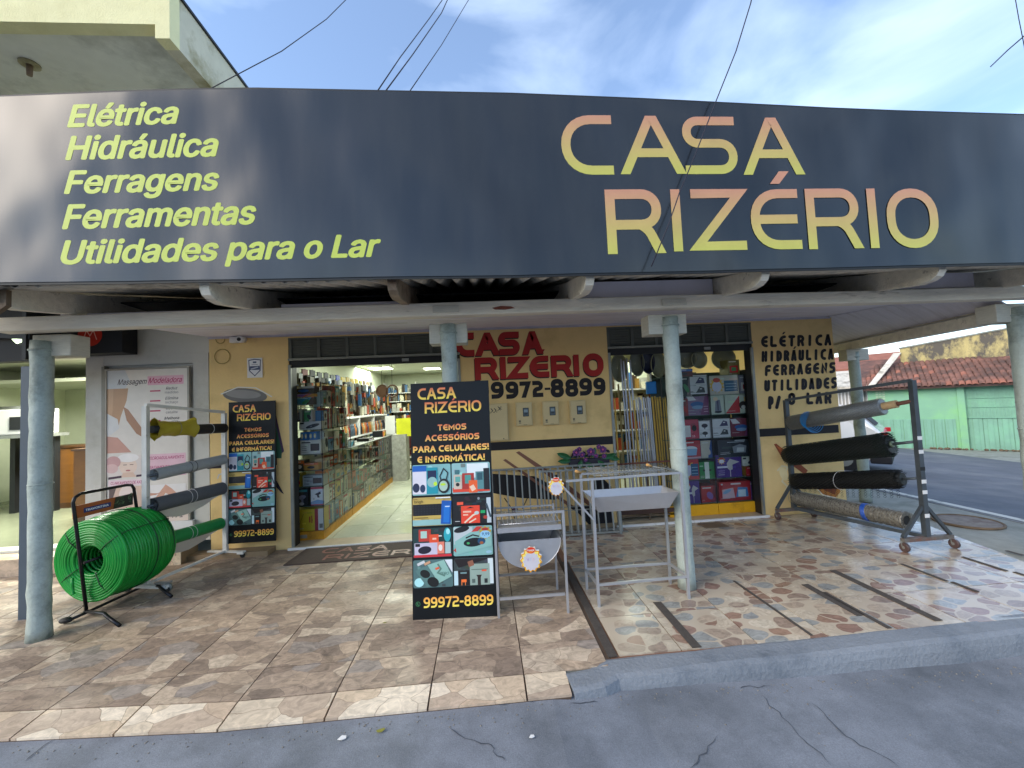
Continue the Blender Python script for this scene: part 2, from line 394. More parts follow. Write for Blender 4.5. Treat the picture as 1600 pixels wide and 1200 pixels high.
    def build(s, name, parent=None, m=None, **k):
        me = bpy.data.meshes.new(name); me.from_pydata([tuple(v) for v in s.V], [], s.F); a = me.color_attributes.new('Col', 'FLOAT_COLOR', 'POINT')
        a.data.foreach_set('color', [c for q in s.C for c in q]); me.materials.append(m or INK); me.update()
        return tag(link_mesh(name, me, parent), **k)
# ================================================================== materials
def tile_mat(name, cols, scale, edge, matrix, rough, stretch=(1, 1, 1), grain=.1, erange=.02, keep=2.0, soft=1.0):
    def tone(h_):
        c_ = lin(h_); g_ = sum(c_[:3])/3; return (g_+(c_[0]-g_)*soft, g_+(c_[1]-g_)*soft, g_+(c_[2]-g_)*soft, 1)
    m = bpy.data.materials.new(name); m.use_nodes = True; t = m.node_tree; b = t.nodes['Principled BSDF']; n = t.nodes.new; l = t.links.new
    g = n('ShaderNodeNewGeometry'); oi = n('ShaderNodeObjectInfo')
    sc = n('ShaderNodeVectorMath'); sc.operation = 'SCALE'; sc.inputs[0].default_value = (37, 23, 0); l(oi.outputs['Random'], sc.inputs['Scale'])
    ad = n('ShaderNodeVectorMath'); ad.operation = 'ADD'; l(g.outputs['Position'], ad.inputs[0]); l(sc.outputs['Vector'], ad.inputs[1])
    dn = n('ShaderNodeTexNoise'); dn.inputs['Scale'].default_value = 4.5; dn.inputs['Detail'].default_value = 3; l(ad.outputs['Vector'], dn.inputs['Vector'])
    ds = n('ShaderNodeVectorMath'); ds.operation = 'SCALE'; ds.inputs['Scale'].default_value = .11; l(dn.outputs['Color'], ds.inputs[0])
    a2 = n('ShaderNodeVectorMath'); a2.operation = 'ADD'; l(ad.outputs['Vector'], a2.inputs[0]); l(ds.outputs['Vector'], a2.inputs[1])
    mp = n('ShaderNodeMapping'); mp.inputs['Scale'].default_value = stretch; l(a2.outputs['Vector'], mp.inputs['Vector'])
    v1 = n('ShaderNodeTexVoronoi'); v1.voronoi_dimensions = '2D'; v1.inputs['Scale'].default_value = scale; v1.inputs['Randomness'].default_value = .9; l(mp.outputs['Vector'], v1.inputs['Vector'])
    v2 = n('ShaderNodeTexVoronoi'); v2.voronoi_dimensions = '2D'; v2.feature = 'DISTANCE_TO_EDGE'; v2.inputs['Scale'].default_value = scale; v2.inputs['Randomness'].default_value = .9; l(mp.outputs['Vector'], v2.inputs['Vector'])
    se = n('ShaderNodeSeparateColor'); l(v1.outputs['Color'], se.inputs['Color'])
    cr = n('ShaderNodeValToRGB'); cr.color_ramp.interpolation = 'CONSTANT'; e = cr.color_ramp.elements
    while len(e) < len(cols): e.new(.5)
    for i, c in enumerate(cols): e[i].position = i/len(cols); e[i].color = tone(c)
    l(se.outputs['Red'], cr.inputs['Fac'])
    no = n('ShaderNodeTexNoise'); no.inputs['Scale'].default_value = 16; no.inputs['Detail'].default_value = 8; no.inputs['Roughness'].default_value = .7; no.inputs['Distortion'].default_value = 1.2
    l(mp.outputs['Vector'], no.inputs['Vector'])
    mr = n('ShaderNodeMapRange'); mr.inputs['From Min'].default_value = .3; mr.inputs['From Max'].default_value = .7; mr.inputs['To Min'].default_value = 1-grain*2; mr.inputs['To Max'].default_value = 1+grain*2
    l(no.outputs['Fac'], mr.inputs['Value']); ms = n('ShaderNodeVectorMath'); ms.operation = 'SCALE'; l(cr.outputs['Color'], ms.inputs[0]); l(mr.outputs['Result'], ms.inputs['Scale'])
    rdn = n('ShaderNodeMapRange'); rdn.inputs['From Min'].default_value = keep-.03; rdn.inputs['From Max'].default_value = keep+.01; rdn.inputs['To Min'].default_value = 1; rdn.inputs['To Max'].default_value = 0; l(v1.outputs['Distance'], rdn.inputs['Value'])
    er = n('ShaderNodeMapRange'); er.inputs['From Min'].default_value = edge; er.inputs['From Max'].default_value = edge+erange; l(v2.outputs['Distance'], er.inputs['Value'])
    mm = n('ShaderNodeMix'); mm.data_type = 'RGBA'; mk = n('ShaderNodeMath'); mk.operation = 'MULTIPLY'; l(er.outputs['Result'], mk.inputs[0]); l(rdn.outputs['Result'], mk.inputs[1]); l(mk.outputs[0], mm.inputs['Factor']); mm.inputs['A'].default_value = tone(matrix); l(ms.outputs['Vector'], mm.inputs['B'])
    # dirt tracked over the tiles
    d = n('ShaderNodeTexNoise'); d.inputs['Scale'].default_value = 1.3; d.inputs['Detail'].default_value = 6; l(g.outputs['Position'], d.inputs['Vector'])
    dr = n('ShaderNodeMapRange'); dr.inputs['From Min'].default_value = .35; dr.inputs['From Max'].default_value = .7; dr.inputs['To Min'].default_value = 1.05; dr.inputs['To Max'].default_value = .8; l(d.outputs['Fac'], dr.inputs['Value'])
    m3 = n('ShaderNodeVectorMath'); m3.operation = 'SCALE'; l(mm.outputs['Result'], m3.inputs[0]); l(dr.outputs['Result'], m3.inputs['Scale'])
    l(m3.outputs['Vector'], b.inputs['Base Color'])
    rr = n('ShaderNodeMapRange'); rr.inputs['From Min'].default_value = .35; rr.inputs['From Max'].default_value = .65; rr.inputs['To Min'].default_value = rough*.6; rr.inputs['To Max'].default_value = rough*1.5
    l(d.outputs['Fac'], rr.inputs['Value']); l(rr.outputs['Result'], b.inputs['Roughness'])
    bp = n('ShaderNodeBump'); bp.inputs['Strength'].default_value = .12; bp.inputs['Distance'].default_value = .004; l(no.outputs['Fac'], bp.inputs['Height']); l(bp.outputs['Normal'], b.inputs['Normal'])
    MC[name] = m; return m
M_TL = tile_mat('brown_stone_tile', ['#9c8368', '#a88e72', '#b9a183', '#907861', '#a2896f', '#b09678', '#948577', '#a58c72', '#bca689', '#8a745f'], 7.6, .0, '#6e5c4e', .62, (.75, 1.2, 1), .24, .010, soft=.74)
M_TR = tile_mat('pebble_print_tile', ['#bcab91', '#93705e', '#beae95', '#8d8f8c', '#a5917b', '#c3b59c', '#937c6b', '#93948f', '#b19d84', '#97755f'], 8.0, .03, '#bcab91', .2, (.85, 1.2, 1), .16, .03, keep=.56, soft=.78)
M_TN = tile_mat('white_ceramic_tile', ['#c9ccb8', '#c2c6b2', '#cfd2c0'], 3, -1, '#c9ccb8', .2, grain=.04)
M_ASPH = mat('painted_asphalt', '#777c84', .7, var=.16, scale=5, bump=.22, bscale=220, dirt='#575c62', dscale=1.4, dlo=.45, dhi=.7, rvar=.12, grain=.22)
M_ROAD = mat('street_asphalt', '#5c6068', .85, var=.15, scale=2, bump=.6, bscale=60, dirt='#77797c', dscale=.7)
M_CONC = mat('worn_concrete', '#8d8f88', .8, var=.14, scale=7, bump=.5, bscale=50, dirt='#666a60', dscale=1.7)
M_KERB = mat('grey_painted_kerb', '#7a8087', .6, var=.16, scale=4, bump=.6, bscale=45, dirt='#59616a', dscale=2.0, dlo=.5, dhi=.7, grain=.15)
M_YW = mat('yellow_painted_wall', '#e0c184', .82, var=.06, scale=2.2, bump=.25, bscale=35, dirt='#b59660', dscale=1.6, dlo=.52, dhi=.85)
M_YW2 = mat('pale_yellow_render', '#e6dfae', .85, var=.05, scale=3, bump=.5, bscale=60, dirt='#d3cb98', dscale=1.2)
M_OLDW = mat('weathered_white_render', '#c9c3ad', .85, var=.08, scale=4, bump=.4, bscale=40, dirt='#8f8662', dscale=1.3, dlo=.45, dhi=.6)
M_WW = mat('white_painted_wall', '#c9c6bd', .8, var=.05, scale=3, bump=.2, bscale=30, dirt='#aaa698', dscale=1.5)
M_SOFF = mat('grey_lilac_soffit', '#dcd9e6', .6, var=.05, scale=2, stretch=(1, 8, 1), dirt='#c2bfc9', dscale=1.2)
M_BEAM = mat('painted_wood_beam', '#ddd6c6', .75, var=.14, scale=5, bump=.5, bscale=30, stretch=(.5, 3, 3), dirt='#6e5f50', dscale=3, dlo=.6, dhi=.72)
M_WOODW = mat('white_washed_wood', '#c2bfb2', .75, var=.1, scale=8, bump=.4, bscale=30, stretch=(2, 2, 12))
M_DKW = mat('rotten_wood', '#6b5a48', .85, var=.3, scale=7, bump=.8, bscale=25)
M_FIB = mat('fibre_cement_sheet', '#cfc8b8', .85, var=.14, scale=5, bump=.5, bscale=40, dirt='#6f675a', dscale=2)
M_PIPE = mat('grey_green_cement_pipe', '#a3aea7', .6, var=.16, scale=9, bump=.6, bscale=28, dirt='#747d76', dscale=4.5, dlo=.47, dhi=.68, rvar=.1, grain=.08, gscale=60)
M_SHUT = mat('grey_steel_shutter', '#5d6058', .55, .3, var=.12, scale=6)
M_BLK = mat('black_paint', '#16161a', .6, var=.2)
M_BLKM = mat('black_powder_coated_steel', '#17171c', .35, .2, var=.2, rvar=.1)
M_STEEL = mat('bare_mill_steel', '#b2b4b8', .34, .55, var=.05, scale=14, rvar=.06)
M_GALV = mat('galvanised_grey_bar', '#8d908c', .45, .5, var=.15, scale=10, rvar=.1)
M_WHM = mat('white_enamel_steel', '#cfd0cc', .45, var=.08, scale=12, dirt='#8c8577', dscale=7, dlo=.6, dhi=.7)
M_GREYM = mat('dark_grey_steel', '#4e555b', .45, .4, var=.15, scale=9, rvar=.1)
M_SLATE = mat('slate_blue_post', '#44515d', .5, .1, var=.08)
M_SIGN = mat('glossy_dark_vinyl', '#0c0f14', .2, var=.15, scale=1.1, ior=1.6, rvar=.07, dirt='#232321', dscale=.9, dlo=.42, dhi=.75, stretch=(3.5, 1, .5))
M_CEIL = mat('white_ceiling', '#c3c8b4', .8, var=.03)
M_IWALL = mat('interior_wall', '#c9cfb8', .8, var=.04)
M_WOODB = mat('brown_wood_counter', '#6b4418', .5, var=.15, scale=4, stretch=(1, 1, 6))
M_YEL = mat('yellow_painted_base', '#d9a019', .45, var=.08, dirt='#b07f14', dscale=6)
M_DARK = mat('dark_metal_channel', '#26282a', .5, .3)
M_LAMP = mat('lit_lamp_panel', '#ffffff', .5, emit='#f6ffe8', es=9)
M_APPLE = mat('lit_sign_acrylic', '#ffffff', .4, emit='#e8ffd0', es=2.2)
M_TERRA = mat('weathered_clay_tile', '#7d584c', .85, var=.35, scale=2.2, bump=.4, bscale=20, dirt='#54423c', dscale=2.0, dlo=.42, dhi=.62)
M_TERRA2 = mat('fresh_clay_tile', '#94604f', .85, var=.2, scale=3, bump=.3, bscale=20)
M_GRN = mat('green_painted_render', '#80b091', .8, var=.08, scale=1.2, bump=.2, bscale=20, dirt='#86c07c', dscale=.6, dlo=.45, dhi=.7)
M_GRNM = mat('green_painted_metal', '#7aa891', .6, var=.1, scale=2, dirt='#7cb393', dscale=2)
M_STAIN = mat('stained_yellow_render', '#b8a974', .9, var=.2, scale=3, bump=.4, bscale=12, dirt='#5d5850', dscale=1.9, dlo=.43, dhi=.56, stretch=(1, 1, .6))
M_WHITE = mat('clean_white_paint', '#d8d8d6', .5, var=.04)
M_CARW = mat('white_car_paint', '#dadcdc', .15, var=.02, coat=.5)
M_RED = mat('red_plastic', '#b01c22', .3, var=.08)
def glass(name, tint=(1, 1, 1, 1), gr=.03):
    m = bpy.data.materials.new(name); m.use_nodes = True; t = m.node_tree; t.nodes.clear(); n = t.nodes.new
    o = n('ShaderNodeOutputMaterial'); mx_ = n('ShaderNodeMixShader'); tr = n('ShaderNodeBsdfTransparent'); gl = n('ShaderNodeBsdfGlossy'); fr = n('ShaderNodeFresnel')
    tr.inputs['Color'].default_value = tint; gl.inputs['Roughness'].default_value = gr; fr.inputs['IOR'].default_value = 1.5
    t.links.new(fr.outputs['Fac'], mx_.inputs['Fac']); t.links.new(tr.outputs[0], mx_.inputs[1]); t.links.new(gl.outputs[0], mx_.inputs[2]); t.links.new(mx_.outputs[0], o.inputs['Surface'])
    return m
M_GLASS = glass('display_glass', (.93, .96, .94, 1))
M_FILM = glass('clear_plastic_film', (.9, .92, .93, 1))
M_NET = None
# ================================================================== ground
xs_ = [(-300, -.03), (-3, -.03), (.3, -.03), (.75, -.075), (2.8, -.13), (SLX, -.13), (22, gz(22)), (300, gz(22))]
g = MB(); ys_ = [-300, -20, 1.2, 300]
g.add([(x, y, z-(.0 if y > -30 else .3)) for y in ys_ for x, z in xs_], [(j*8+i, j*8+i+1, j*8+8+i+1, j*8+8+i) for j in range(3) for i in range(7)])
g.build('street', M_ASPH, kind='structure', origin=(0, 0, 0))
# side street surface, darker and rougher, 4 mm over the ground sheet
sx = [SLX+.02, 8.3, 22]
MB().add([(x, y, gz(x)+.004) for y in (3.0, 60) for x in sx], [(0, 1, 4, 3), (1, 2, 5, 4)]).build('side_road', M_ROAD, kind='structure', origin=(0, 0, 0))
def fe(x): return 0.0 if x > -1.41 else .075*(-1.41-x)      # the paving edge bends back towards the left
# pavement slab, outline of the corner
out_ = [(-9, 3.0), (-1.42, 2.43), (.55, 2.43), (.66, 2.49), (2.9, 2.535), (3.6, 2.57), (4.7, 2.78), (5.4, 3.25), (5.8, 3.95), (5.86, 5.86), (6.15, 9), (8, 22), (4.7, 22), (4.7, 5.0), (-9, 5.0)]
MB().prism([(x, y, -.2) for x, y in out_], (0, 0, 1), .188).build('pavement', M_CONC, kind='structure', origin=(0, 0, 0))
# kerb round the corner: swept profile with rounded nose
kp = [(.40, 2.40), (.55, 2.42), (.66, 2.49), (2.9, 2.535), (3.6, 2.57), (4.7, 2.78), (5.4, 3.25), (5.8, 3.95), (5.86, 5.86), (6.15, 9), (8, 22)]
kb = MB(); rows = []
prof = [(0, -.2), (0, -.004), (.02, .001), (.125, -.004), (.155, -.018), (.168, -.06), (.19, -.2)]
K2 = []
for i in range(len(kp)-1):
    a, b = Vector(kp[i]), Vector(kp[i+1]); k = max(1, int((b-a).length/.25)) if i < 7 else 3
    K2 += [a.lerp(b, j/k) for j in range(k)]
K2.append(Vector(kp[-1]))
rnd = random.Random(3)
for i, p in enumerate(K2):
    d = (K2[min(i+1, len(K2)-1)]-K2[max(0, i-1)]).normalized(); n_ = Vector((d.y, -d.x)); w = 1+.05*rnd.uniform(-1, 1)
    for o_, z in prof: rows.append((p.x+n_.x*o_*w, p.y+n_.y*o_*w, z+(rnd.uniform(-.003, .003) if z > -.1 else 0)))
m_ = len(prof)
kb.add(rows, [(i*m_+j, i*m_+j+1, (i+1)*m_+j+1, (i+1)*m_+j) for i in range(len(K2)-1) for j in range(m_-1)]+[tuple(range(m_))], False)
kerb = kb.build('kerb', M_KERB, kind='structure', origin=(0, 0, 0))
M_WLINE = mat('worn_white_kerb_paint', '#c8c8c2', .7, var=.1, dirt='#8f918c', dscale=6, dlo=.5, dhi=.6)
wl = MB(); P_ = [(5.83, 3.97), (5.89, 5.86), (6.18, 9), (8.03, 22)]
wl.add([(x+o_, y, .006) for x, y in P_ for o_ in (0, .10)], [(2*i, 2*i+1, 2*i+3, 2*i+2) for i in range(3)])
wl.build('kerb_line', M_WLINE, kerb)
# cracks in the painted kerb and asphalt
M_CRACK = mat('crack', '#484d55', .9)
def crack(pts, w, z, parent=None, jit=.012, name='crack'):
    P = []
    for i in range(len(pts)-1):
        a, b = Vector(pts[i]), Vector(pts[i+1])
        for j in range(6): P.append(a.lerp(b, j/6)+Vector((rnd.uniform(-jit, jit), rnd.uniform(-jit, jit))))
    P.append(Vector(pts[-1])); vs = []
    for i, p in enumerate(P):
        d = (P[min(i+1, len(P)-1)]-P[max(0, i-1)]).normalized(); ww = w*rnd.uniform(.3, 1)*(1 if 0 < i < len(P)-1 else .1)
        for s_ in (-1, 1): vs.append((p.x-d.y*ww*s_, p.y+d.x*ww*s_, z(p) if callable(z) else z))
    return vs, [(2*i, 2*i+1, 2*i+3, 2*i+2) for i in range(len(P)-1)]
def zs(p):
    for (a, za), (b, zb) in zip(xs_, xs_[1:]):
        if a <= p.x <= b: return za+(zb-za)*(p.x-a)/(b-a)+.004
def gp(x, y, z=-.10): p = oz(x, y, z); return (p.x, p.y)
cm = MB()
for pts in ([gp(700, 1150, -.06), gp(760, 1175, -.06), gp(790, 1200, -.06)], [gp(1190, 1090), gp(1240, 1140), gp(1300, 1200)], [gp(1270, 1100), gp(1320, 1150), gp(1405, 1199)], [gp(40, 1199, -.05), gp(110, 1130+10, -.05)], [gp(640, 1119, -.05), gp(720, 1112, -.05), gp(800, 1105, -.05), gp(860, 1102, -.06)],
            [gp(890, 1108, -.07), gp(935, 1106, -.08)], [gp(1155, 1078), gp(1205, 1074)], [gp(1080, 1200, -.08), gp(1120, 1150, -.08)]):
    cm.add(*crack(pts, .0032, zs))
cm.build('pavement_cracks', M_CRACK, kind='stuff', label='dark cracks and seams in the grey painted asphalt')
gr_ = MB(); q_ = random.Random(12)
for k in range(420):
    x_ = q_.uniform(-2.6, 3.6); y_ = (2.22+fe(x_) if x_ < .4 else 2.29)-abs(q_.gauss(0, .05))-(q_.uniform(0, 1.0) if k % 4 == 0 else 0); s_ = q_.uniform(.0015, .005)
    gr_.sphere((x_, y_, zs(Vector((x_, y_)))-.003), s_, 5, 3, (1.3, 1, .7))
gr_.build('grit', mat('loose_grit', '#77736c', .9, var=.4, scale=60), kind='stuff', label='loose grit and tiny stones along the foot of the kerb')
# ------------------------------------------------------------------ ramp of bright tiles on the left of the kerb, and the porch tiles
base = MB().prism([(-9, 3.0, -.011), (-1.42, 2.43, -.011), (.70, 2.43, -.011), (.70, 4.98, -.011), (-9, 4.98, -.011)], (0, 0, 1), .004).build('porch_floor', mat('dark_grout', '#54453a', .9), kind='structure', origin=(0, 0, 0))
GAP = .0035
def tile_mesh(name, x0, x1, y0, y1, m, z0=-.009, z1=0.0): return MB().box(x0, x1, y0, y1, z0, z1).mesh(name, m)
def lay(parent, xs, ys, m, clip=None, name='tile'):
    cache = {}
    for i in range(len(xs)-1):
        for j in range(len(ys)-1):
            x0, x1, y0, y1 = xs[i]+GAP, xs[i+1]-GAP, ys[j]+GAP, ys[j+1]-GAP
            if clip:
                r = clip(x0, x1, y0, y1)
                if r is None: continue
                x0, x1 = r
            w, d = round(x1-x0, 3), round(y1-y0, 3)
            if (w, d) not in cache: cache[(w, d)] = tile_mesh(name, 0, w, 0, d, m)
            o = bpy.data.objects.new(name, cache[(w, d)]); COL.objects.link(o); o.parent = parent
            o.location = (x0, y0, rnd.uniform(-.0006, .0006)); o.rotation_euler = (rnd.uniform(-.0012, .0012), rnd.uniform(-.0012, .0012), 0)
XS = [-6.635+.523*i for i in range(14)]          # joints at -1.93 -1.41 -.88 -.36 .16
XS = [x for x in XS if x < .3]+[.664]
YS = [2.425, 2.705, 3.205, 3.705, 4.205, 4.705, 4.98]
lay(base, XS, YS, M_TL, lambda x0, x1, y0, y1: None if (x0 < -1.42 and y0 < 3.4) else (x0, x1))
for i in range(len(XS)-1):
    if XS[i] > -1.5: continue
    x0, x1 = XS[i]+GAP, XS[i+1]-GAP
    for ya, yb in ((2.425, 2.705), (2.705, 3.205), (3.205, 3.705)):
        a0, a1 = max(ya+GAP, 2.425+GAP+fe(x0)), max(ya+GAP, 2.425+GAP+fe(x1)); b0 = yb-GAP
        if b0 <= a0+.01: continue
        if b0 <= a1+.01: a1 = b0-.002
        MB().prism([(x0, a0, -.009), (x1, a1, -.009), (x1, b0, -.009), (x0, b0, -.009)], (0, 0, 1), .009).build('tile', M_TL, base)
M_TS = tile_mat('pale_stone_tile', ['#d9c09a', '#cdb089', '#e0cbaa', '#c6a884', '#d2bb98', '#bda283'], 5.2, .0, '#8c7256', .5, (.8, 1.25, 1), .16, .012, soft=.7)
ramp = MB().add([(x, y+fe(x)*1.0, z) for x in (-9, -1.41, .40) for y, z in ((2.422, -.012), (2.246, -.026), (2.246, -.2), (2.422, -.2))], [(0, 1, 5, 4), (1, 2, 6, 5), (4, 5, 9, 8), (5, 6, 10, 9), (3, 2, 1, 0), (8, 9, 10, 11), (0, 4, 7, 3), (4, 8, 11, 7)]).build('ramp_edge', MC['dark_grout'], kind='structure', origin=(0, 0, 0))
for i in range(len(XS)-1):
    x0, x1 = XS[i]+.005, min(XS[i+1]-.005, .405)
    MB().add([(x, y+fe(x), z+dz) for x in (x0, x1) for y, z in ((2.420, -.006), (2.246, -.020)) for dz in (-.006, .006)], BOXF).build('tile', M_TS, ramp)
# right hand porch: polished pebble print tiles
base2 = MB().prism([(.70, 2.5, -.011), (4.33, 2.52, -.011), (5.03, 4.98, -.011), (.70, 4.98, -.011)], (0, 0, 1), .0035).build('side_porch_floor', mat('red_brown_grout', '#7a5a48', .9), kind='structure', origin=(0, 0, 0))
XR = [.752, 1.145, 1.63, 2.1, 2.575, 3.06, 3.55, 4.06, 4.60, 5.14]
YR = [2.51, 2.955, 3.42, 3.885, 4.35, 4.815, 4.98]
def clipR(x0, x1, y0, y1):
    lim = 4.56+.28*(y0-3.3)
    if x1 > lim-.01: return None
    return x0, x1
lay(base2, XR, YR, M_TR, clipR)
for i in range(len(XR)-1):       # cut tiles along the slanting outer edge
    for j in range(len(YR)-1):
        x0, x1, y0, y1 = XR[i]+GAP, XR[i+1]-GAP, YR[j]+GAP, YR[j+1]-GAP; la, lb = 4.56+.28*(y0-3.3), 4.56+.28*(y1-3.3)
        if x1 <= la-.01 or lb < x0+.02: continue
        q_ = [(x0, y0), (max(x0+.001, min(x1, la)), y0), (max(x0+.002, min(x1, lb)), y1), (x0, y1)]
        o = MB().prism([(x, y, -.009) for x, y in q_], (0, 0, 1), .009).build('tile', M_TR, base2)
# black anti-slip strips laid on the polished tiles
M_STRIP = mat('anti_slip_strip', '#47413c', .9, var=.2, scale=30, bump=.5, bscale=200)
def strip(x0, x1, y0, y1, lab):
    MB().box(x0, x1, y0, y1, .002, .005).build('anti_slip_strip', M_STRIP, None, lab, 'floor strip', 'dark anti-slip strips on the polished tiles')
strip(.683, .740, 2.50, 4.0, 'dark strip where the brown tiles meet the pebble tiles')
strip(1.215, 1.275, 2.515, 3.10, 'dark strip just in front of the tall grill')
for (a, b, lab) in (((1390, 990), (1297, 925), 'narrow dark strip starting under the pillar, third from left'), ((1375-25, 962), (1253, 914), 'short wide strip in the middle of the pebble tiles'), ((1472, 970), (1297, 892), 'long wide strip reaching the kerb, fourth from right'),
                    ((1488, 908), (1400, 882), 'thin dark strip in front of the mesh roll rack'), ((1530, 925), (1485, 910), 'short strip on the bright reflection near the kerb'), ((1580, 892), (1497, 871), 'dark strip right of the rack castor'), ((1600, 900), (1587, 894), 'stub of strip cut by the right edge of the picture'), ((1600, 868), (1571, 861), 'dark strip beside the right pillar')):
    p, q = oz(*a), oz(*b); w = .028 if 'wide' in lab else .016
    strip((p.x+q.x)/2-w, (p.x+q.x)/2+w, max(2.53, p.y), q.y, lab)
p, q = oz(1240, 1006), oz(1150, 905)
strip(1.995, 2.015, 2.53, 3.34, 'narrow dark strip right of the concrete pillar')
# manhole
mh = oz(1511, 815); mo = thing('manhole_cover', 'round rusty manhole cover in the grey pavement at right', 'manhole', (mh.x, mh.y, -.012))
MB().cyl((mh.x, mh.y, -.011), (mh.x, mh.y, .004), .27, .27, 40).build('cover', mat('rusty_iron', '#7b736c', .8, var=.25, scale=14, dirt='#5a4238', dscale=5), mo)
MB().tube([(mh.x+.275*math.cos(t), mh.y+.275*math.sin(t), 0.001) for t in [2*math.pi*i/40 for i in range(40)]], .014, 6, True).build('rim', M_DKW, mo)
# ================================================================== shop building
WY = 4.98
bld = thing('shop_building', 'yellow hardware shop with two wide open shutter doorways under the canopy', 'shop', (0.7, 5.1, 0))
w = MB()
for x0, x1, z0, z1 in ((-3.16, -2.27, 0, 2.9), (-.26, 1.57, 0, 2.9), (3.46, 4.56, 0, 2.9), (-2.27, -.26, 2.45, 2.9), (1.57, 3.46, 2.455, 2.9)):
    w.box(x0, x1, WY, WY+.16, z0, z1)
w.build('wall', M_YW, bld)
rbox('side_wall', 4.37, 4.558, WY+.161, 13, 0, 2.9, M_YW, bld)
rbox('inner_wall', -3.16, -3.0, WY+.161, 13, 0, 2.9, M_IWALL, bld); rbox('back_wall', -3.0, 4.37, 12.9, 13.05, 0, 2.9, M_IWALL, bld)
rbox('ceiling', -3.0, 4.37, WY+.161, 12.9, 2.62, 2.68, M_CEIL, bld)
a = Art((0, WY, 0), eps=.001)
a.rect(.0, 1.0, 1.57, 1.10, '#17151a'); a.rect(-3.16, .97, -2.42, 1.07, '#17151a'); a.rect(3.46, .99, 4.53, 1.09, '#17151a')
a.rect(-.26, .0, 1.57, .05, '#8a7a60')
a.build('painted_band', bld, PAINTINK)
for x0, x1 in ((-2.27, -.26), (1.57, 3.46)):
    for x in (x0, x1-.03):
        rbox('door_jamb', x, x+.03, WY-.012, WY+.015, .02, 2.13, M_GALV, bld); rbox('door_track', x, x+.03, WY+.0155, WY+.14, .02, 2.12, M_DARK, bld)
    rbox('door_sill', x0-.04, x1+.04, WY-.03, WY+.24, -.01, .018, mat('pale_sill_tile', '#b5a58c', .4), bld)
    k = 4 if x0 < 0 else 4
    for i in range(k):
        a0 = x0-.03+(x1-x0+.06)*i/k; rbox('edge_tile', a0+.004, a0+(x1-x0+.06)/k-.004, WY-.052, WY-.031, -.004, .024, M_WHITE, bld)
    sh = rbox('shutter_box', x0, x1, WY+.03, WY+.14, 2.125, 2.45, M_SHUT, bld)
    n_ = 6
    for i in range(n_+1):
        x = x0+.018+(x1-x0-.036)*i/n_; rbox('frame_bar', x-.018, x+.018, WY+.005, WY+.029, 2.205, 2.43, M_SHUT, sh)
    rbox('rail', x0, x1, WY-.015, WY+.029, 2.18, 2.205, mat('pale_rail', '#83857c', .5, .3), sh)
    rbox('rail', x0, x1, WY+.0, WY+.028, 2.43, 2.452, M_SHUT, sh)
    for i in range(n_):
        for j in range(7):
            xa = x0+.036+(x1-x0-.036)*i/n_; z = 2.21+j*.031
            MB().add([(x, y, zz) for x in (xa, xa+(x1-x0)/n_-.042) for y, zz in ((WY+.028, z), (WY+.012, z+.022), (WY+.028, z+.024))], [(0, 1, 4, 3), (1, 2, 5, 4)]).build('slat', M_SHUT, sh)
    rbox('bottom_rail', x0, x1, WY+.02, WY+.05, 2.10, 2.18, M_DARK, sh)
    b_ = (x0+x1)/2+.35; rbox('latch', b_-.04, b_+.04, WY+.005, WY+.019, 2.125, 2.16, M_GALV, sh)
ifl = rbox('shop_floor', -3.0, 4.37, WY+.25, 12.9, -.02, .008, mat('pale_grout', '#8e8f7d', .8), kind='structure', origin=(0, 0, 0))
xi = [-2.96+.52*i for i in range(15)]; yi = [WY+.26+.52*j for j in range(15)]
for i in range(len(xi)-1):
    for j in range(len(yi)-1):
        if j > 9 and i > 7: continue
        nm = 'tile'
        if 'intile' not in MC: MC['intile'] = MB().box(0, .512, 0, .512, 0, .006).mesh('tile', M_TN)
        o = bpy.data.objects.new(nm, MC['intile']); COL.objects.link(o); o.parent = ifl; o.location = (xi[i], yi[j], .0082)
# ================================================================== canopy
can = thing('canopy', 'long porch canopy with wooden beam, rafters and corrugated roof over the pavement', 'canopy', (0.6, 3.3, 2.3))
beam = MB().add([(x, y, z+dz) for x, dz in ((-3.5, -.02), (-1.7, -.006), (0, .0), (1.6, .006), (3.2, -.003), (4.95, 0)) for y, z in ((3.18, 2.262), (3.29, 2.262), (3.29, 2.366), (3.18, 2.366))],
   [(i*4+j, i*4+(j+1) % 4, i*4+4+(j+1) % 4, i*4+4+j) for i in range(5) for j in range(4)]+[(0, 3, 2, 1), (20, 21, 22, 23)]).build('beam', M_BEAM, can, bevel=.008)
for x in (-.26, 1.57): rbox('splice_plate', x-.12+.02, x+.10, 3.165, 3.178, 2.285, 2.335, M_WOODW, can)
MB().add([(x, 3.178, z) for x, z in ((.10, 2.31), (.17, 2.323), (.25, 2.317), (.28, 2.302), (.2, 2.292), (.12, 2.295))], [(0, 1, 2, 3, 4, 5)]).build('bare_wood_patch', mat('bare_red_wood', '#7d4636', .8, var=.2, scale=20), can)
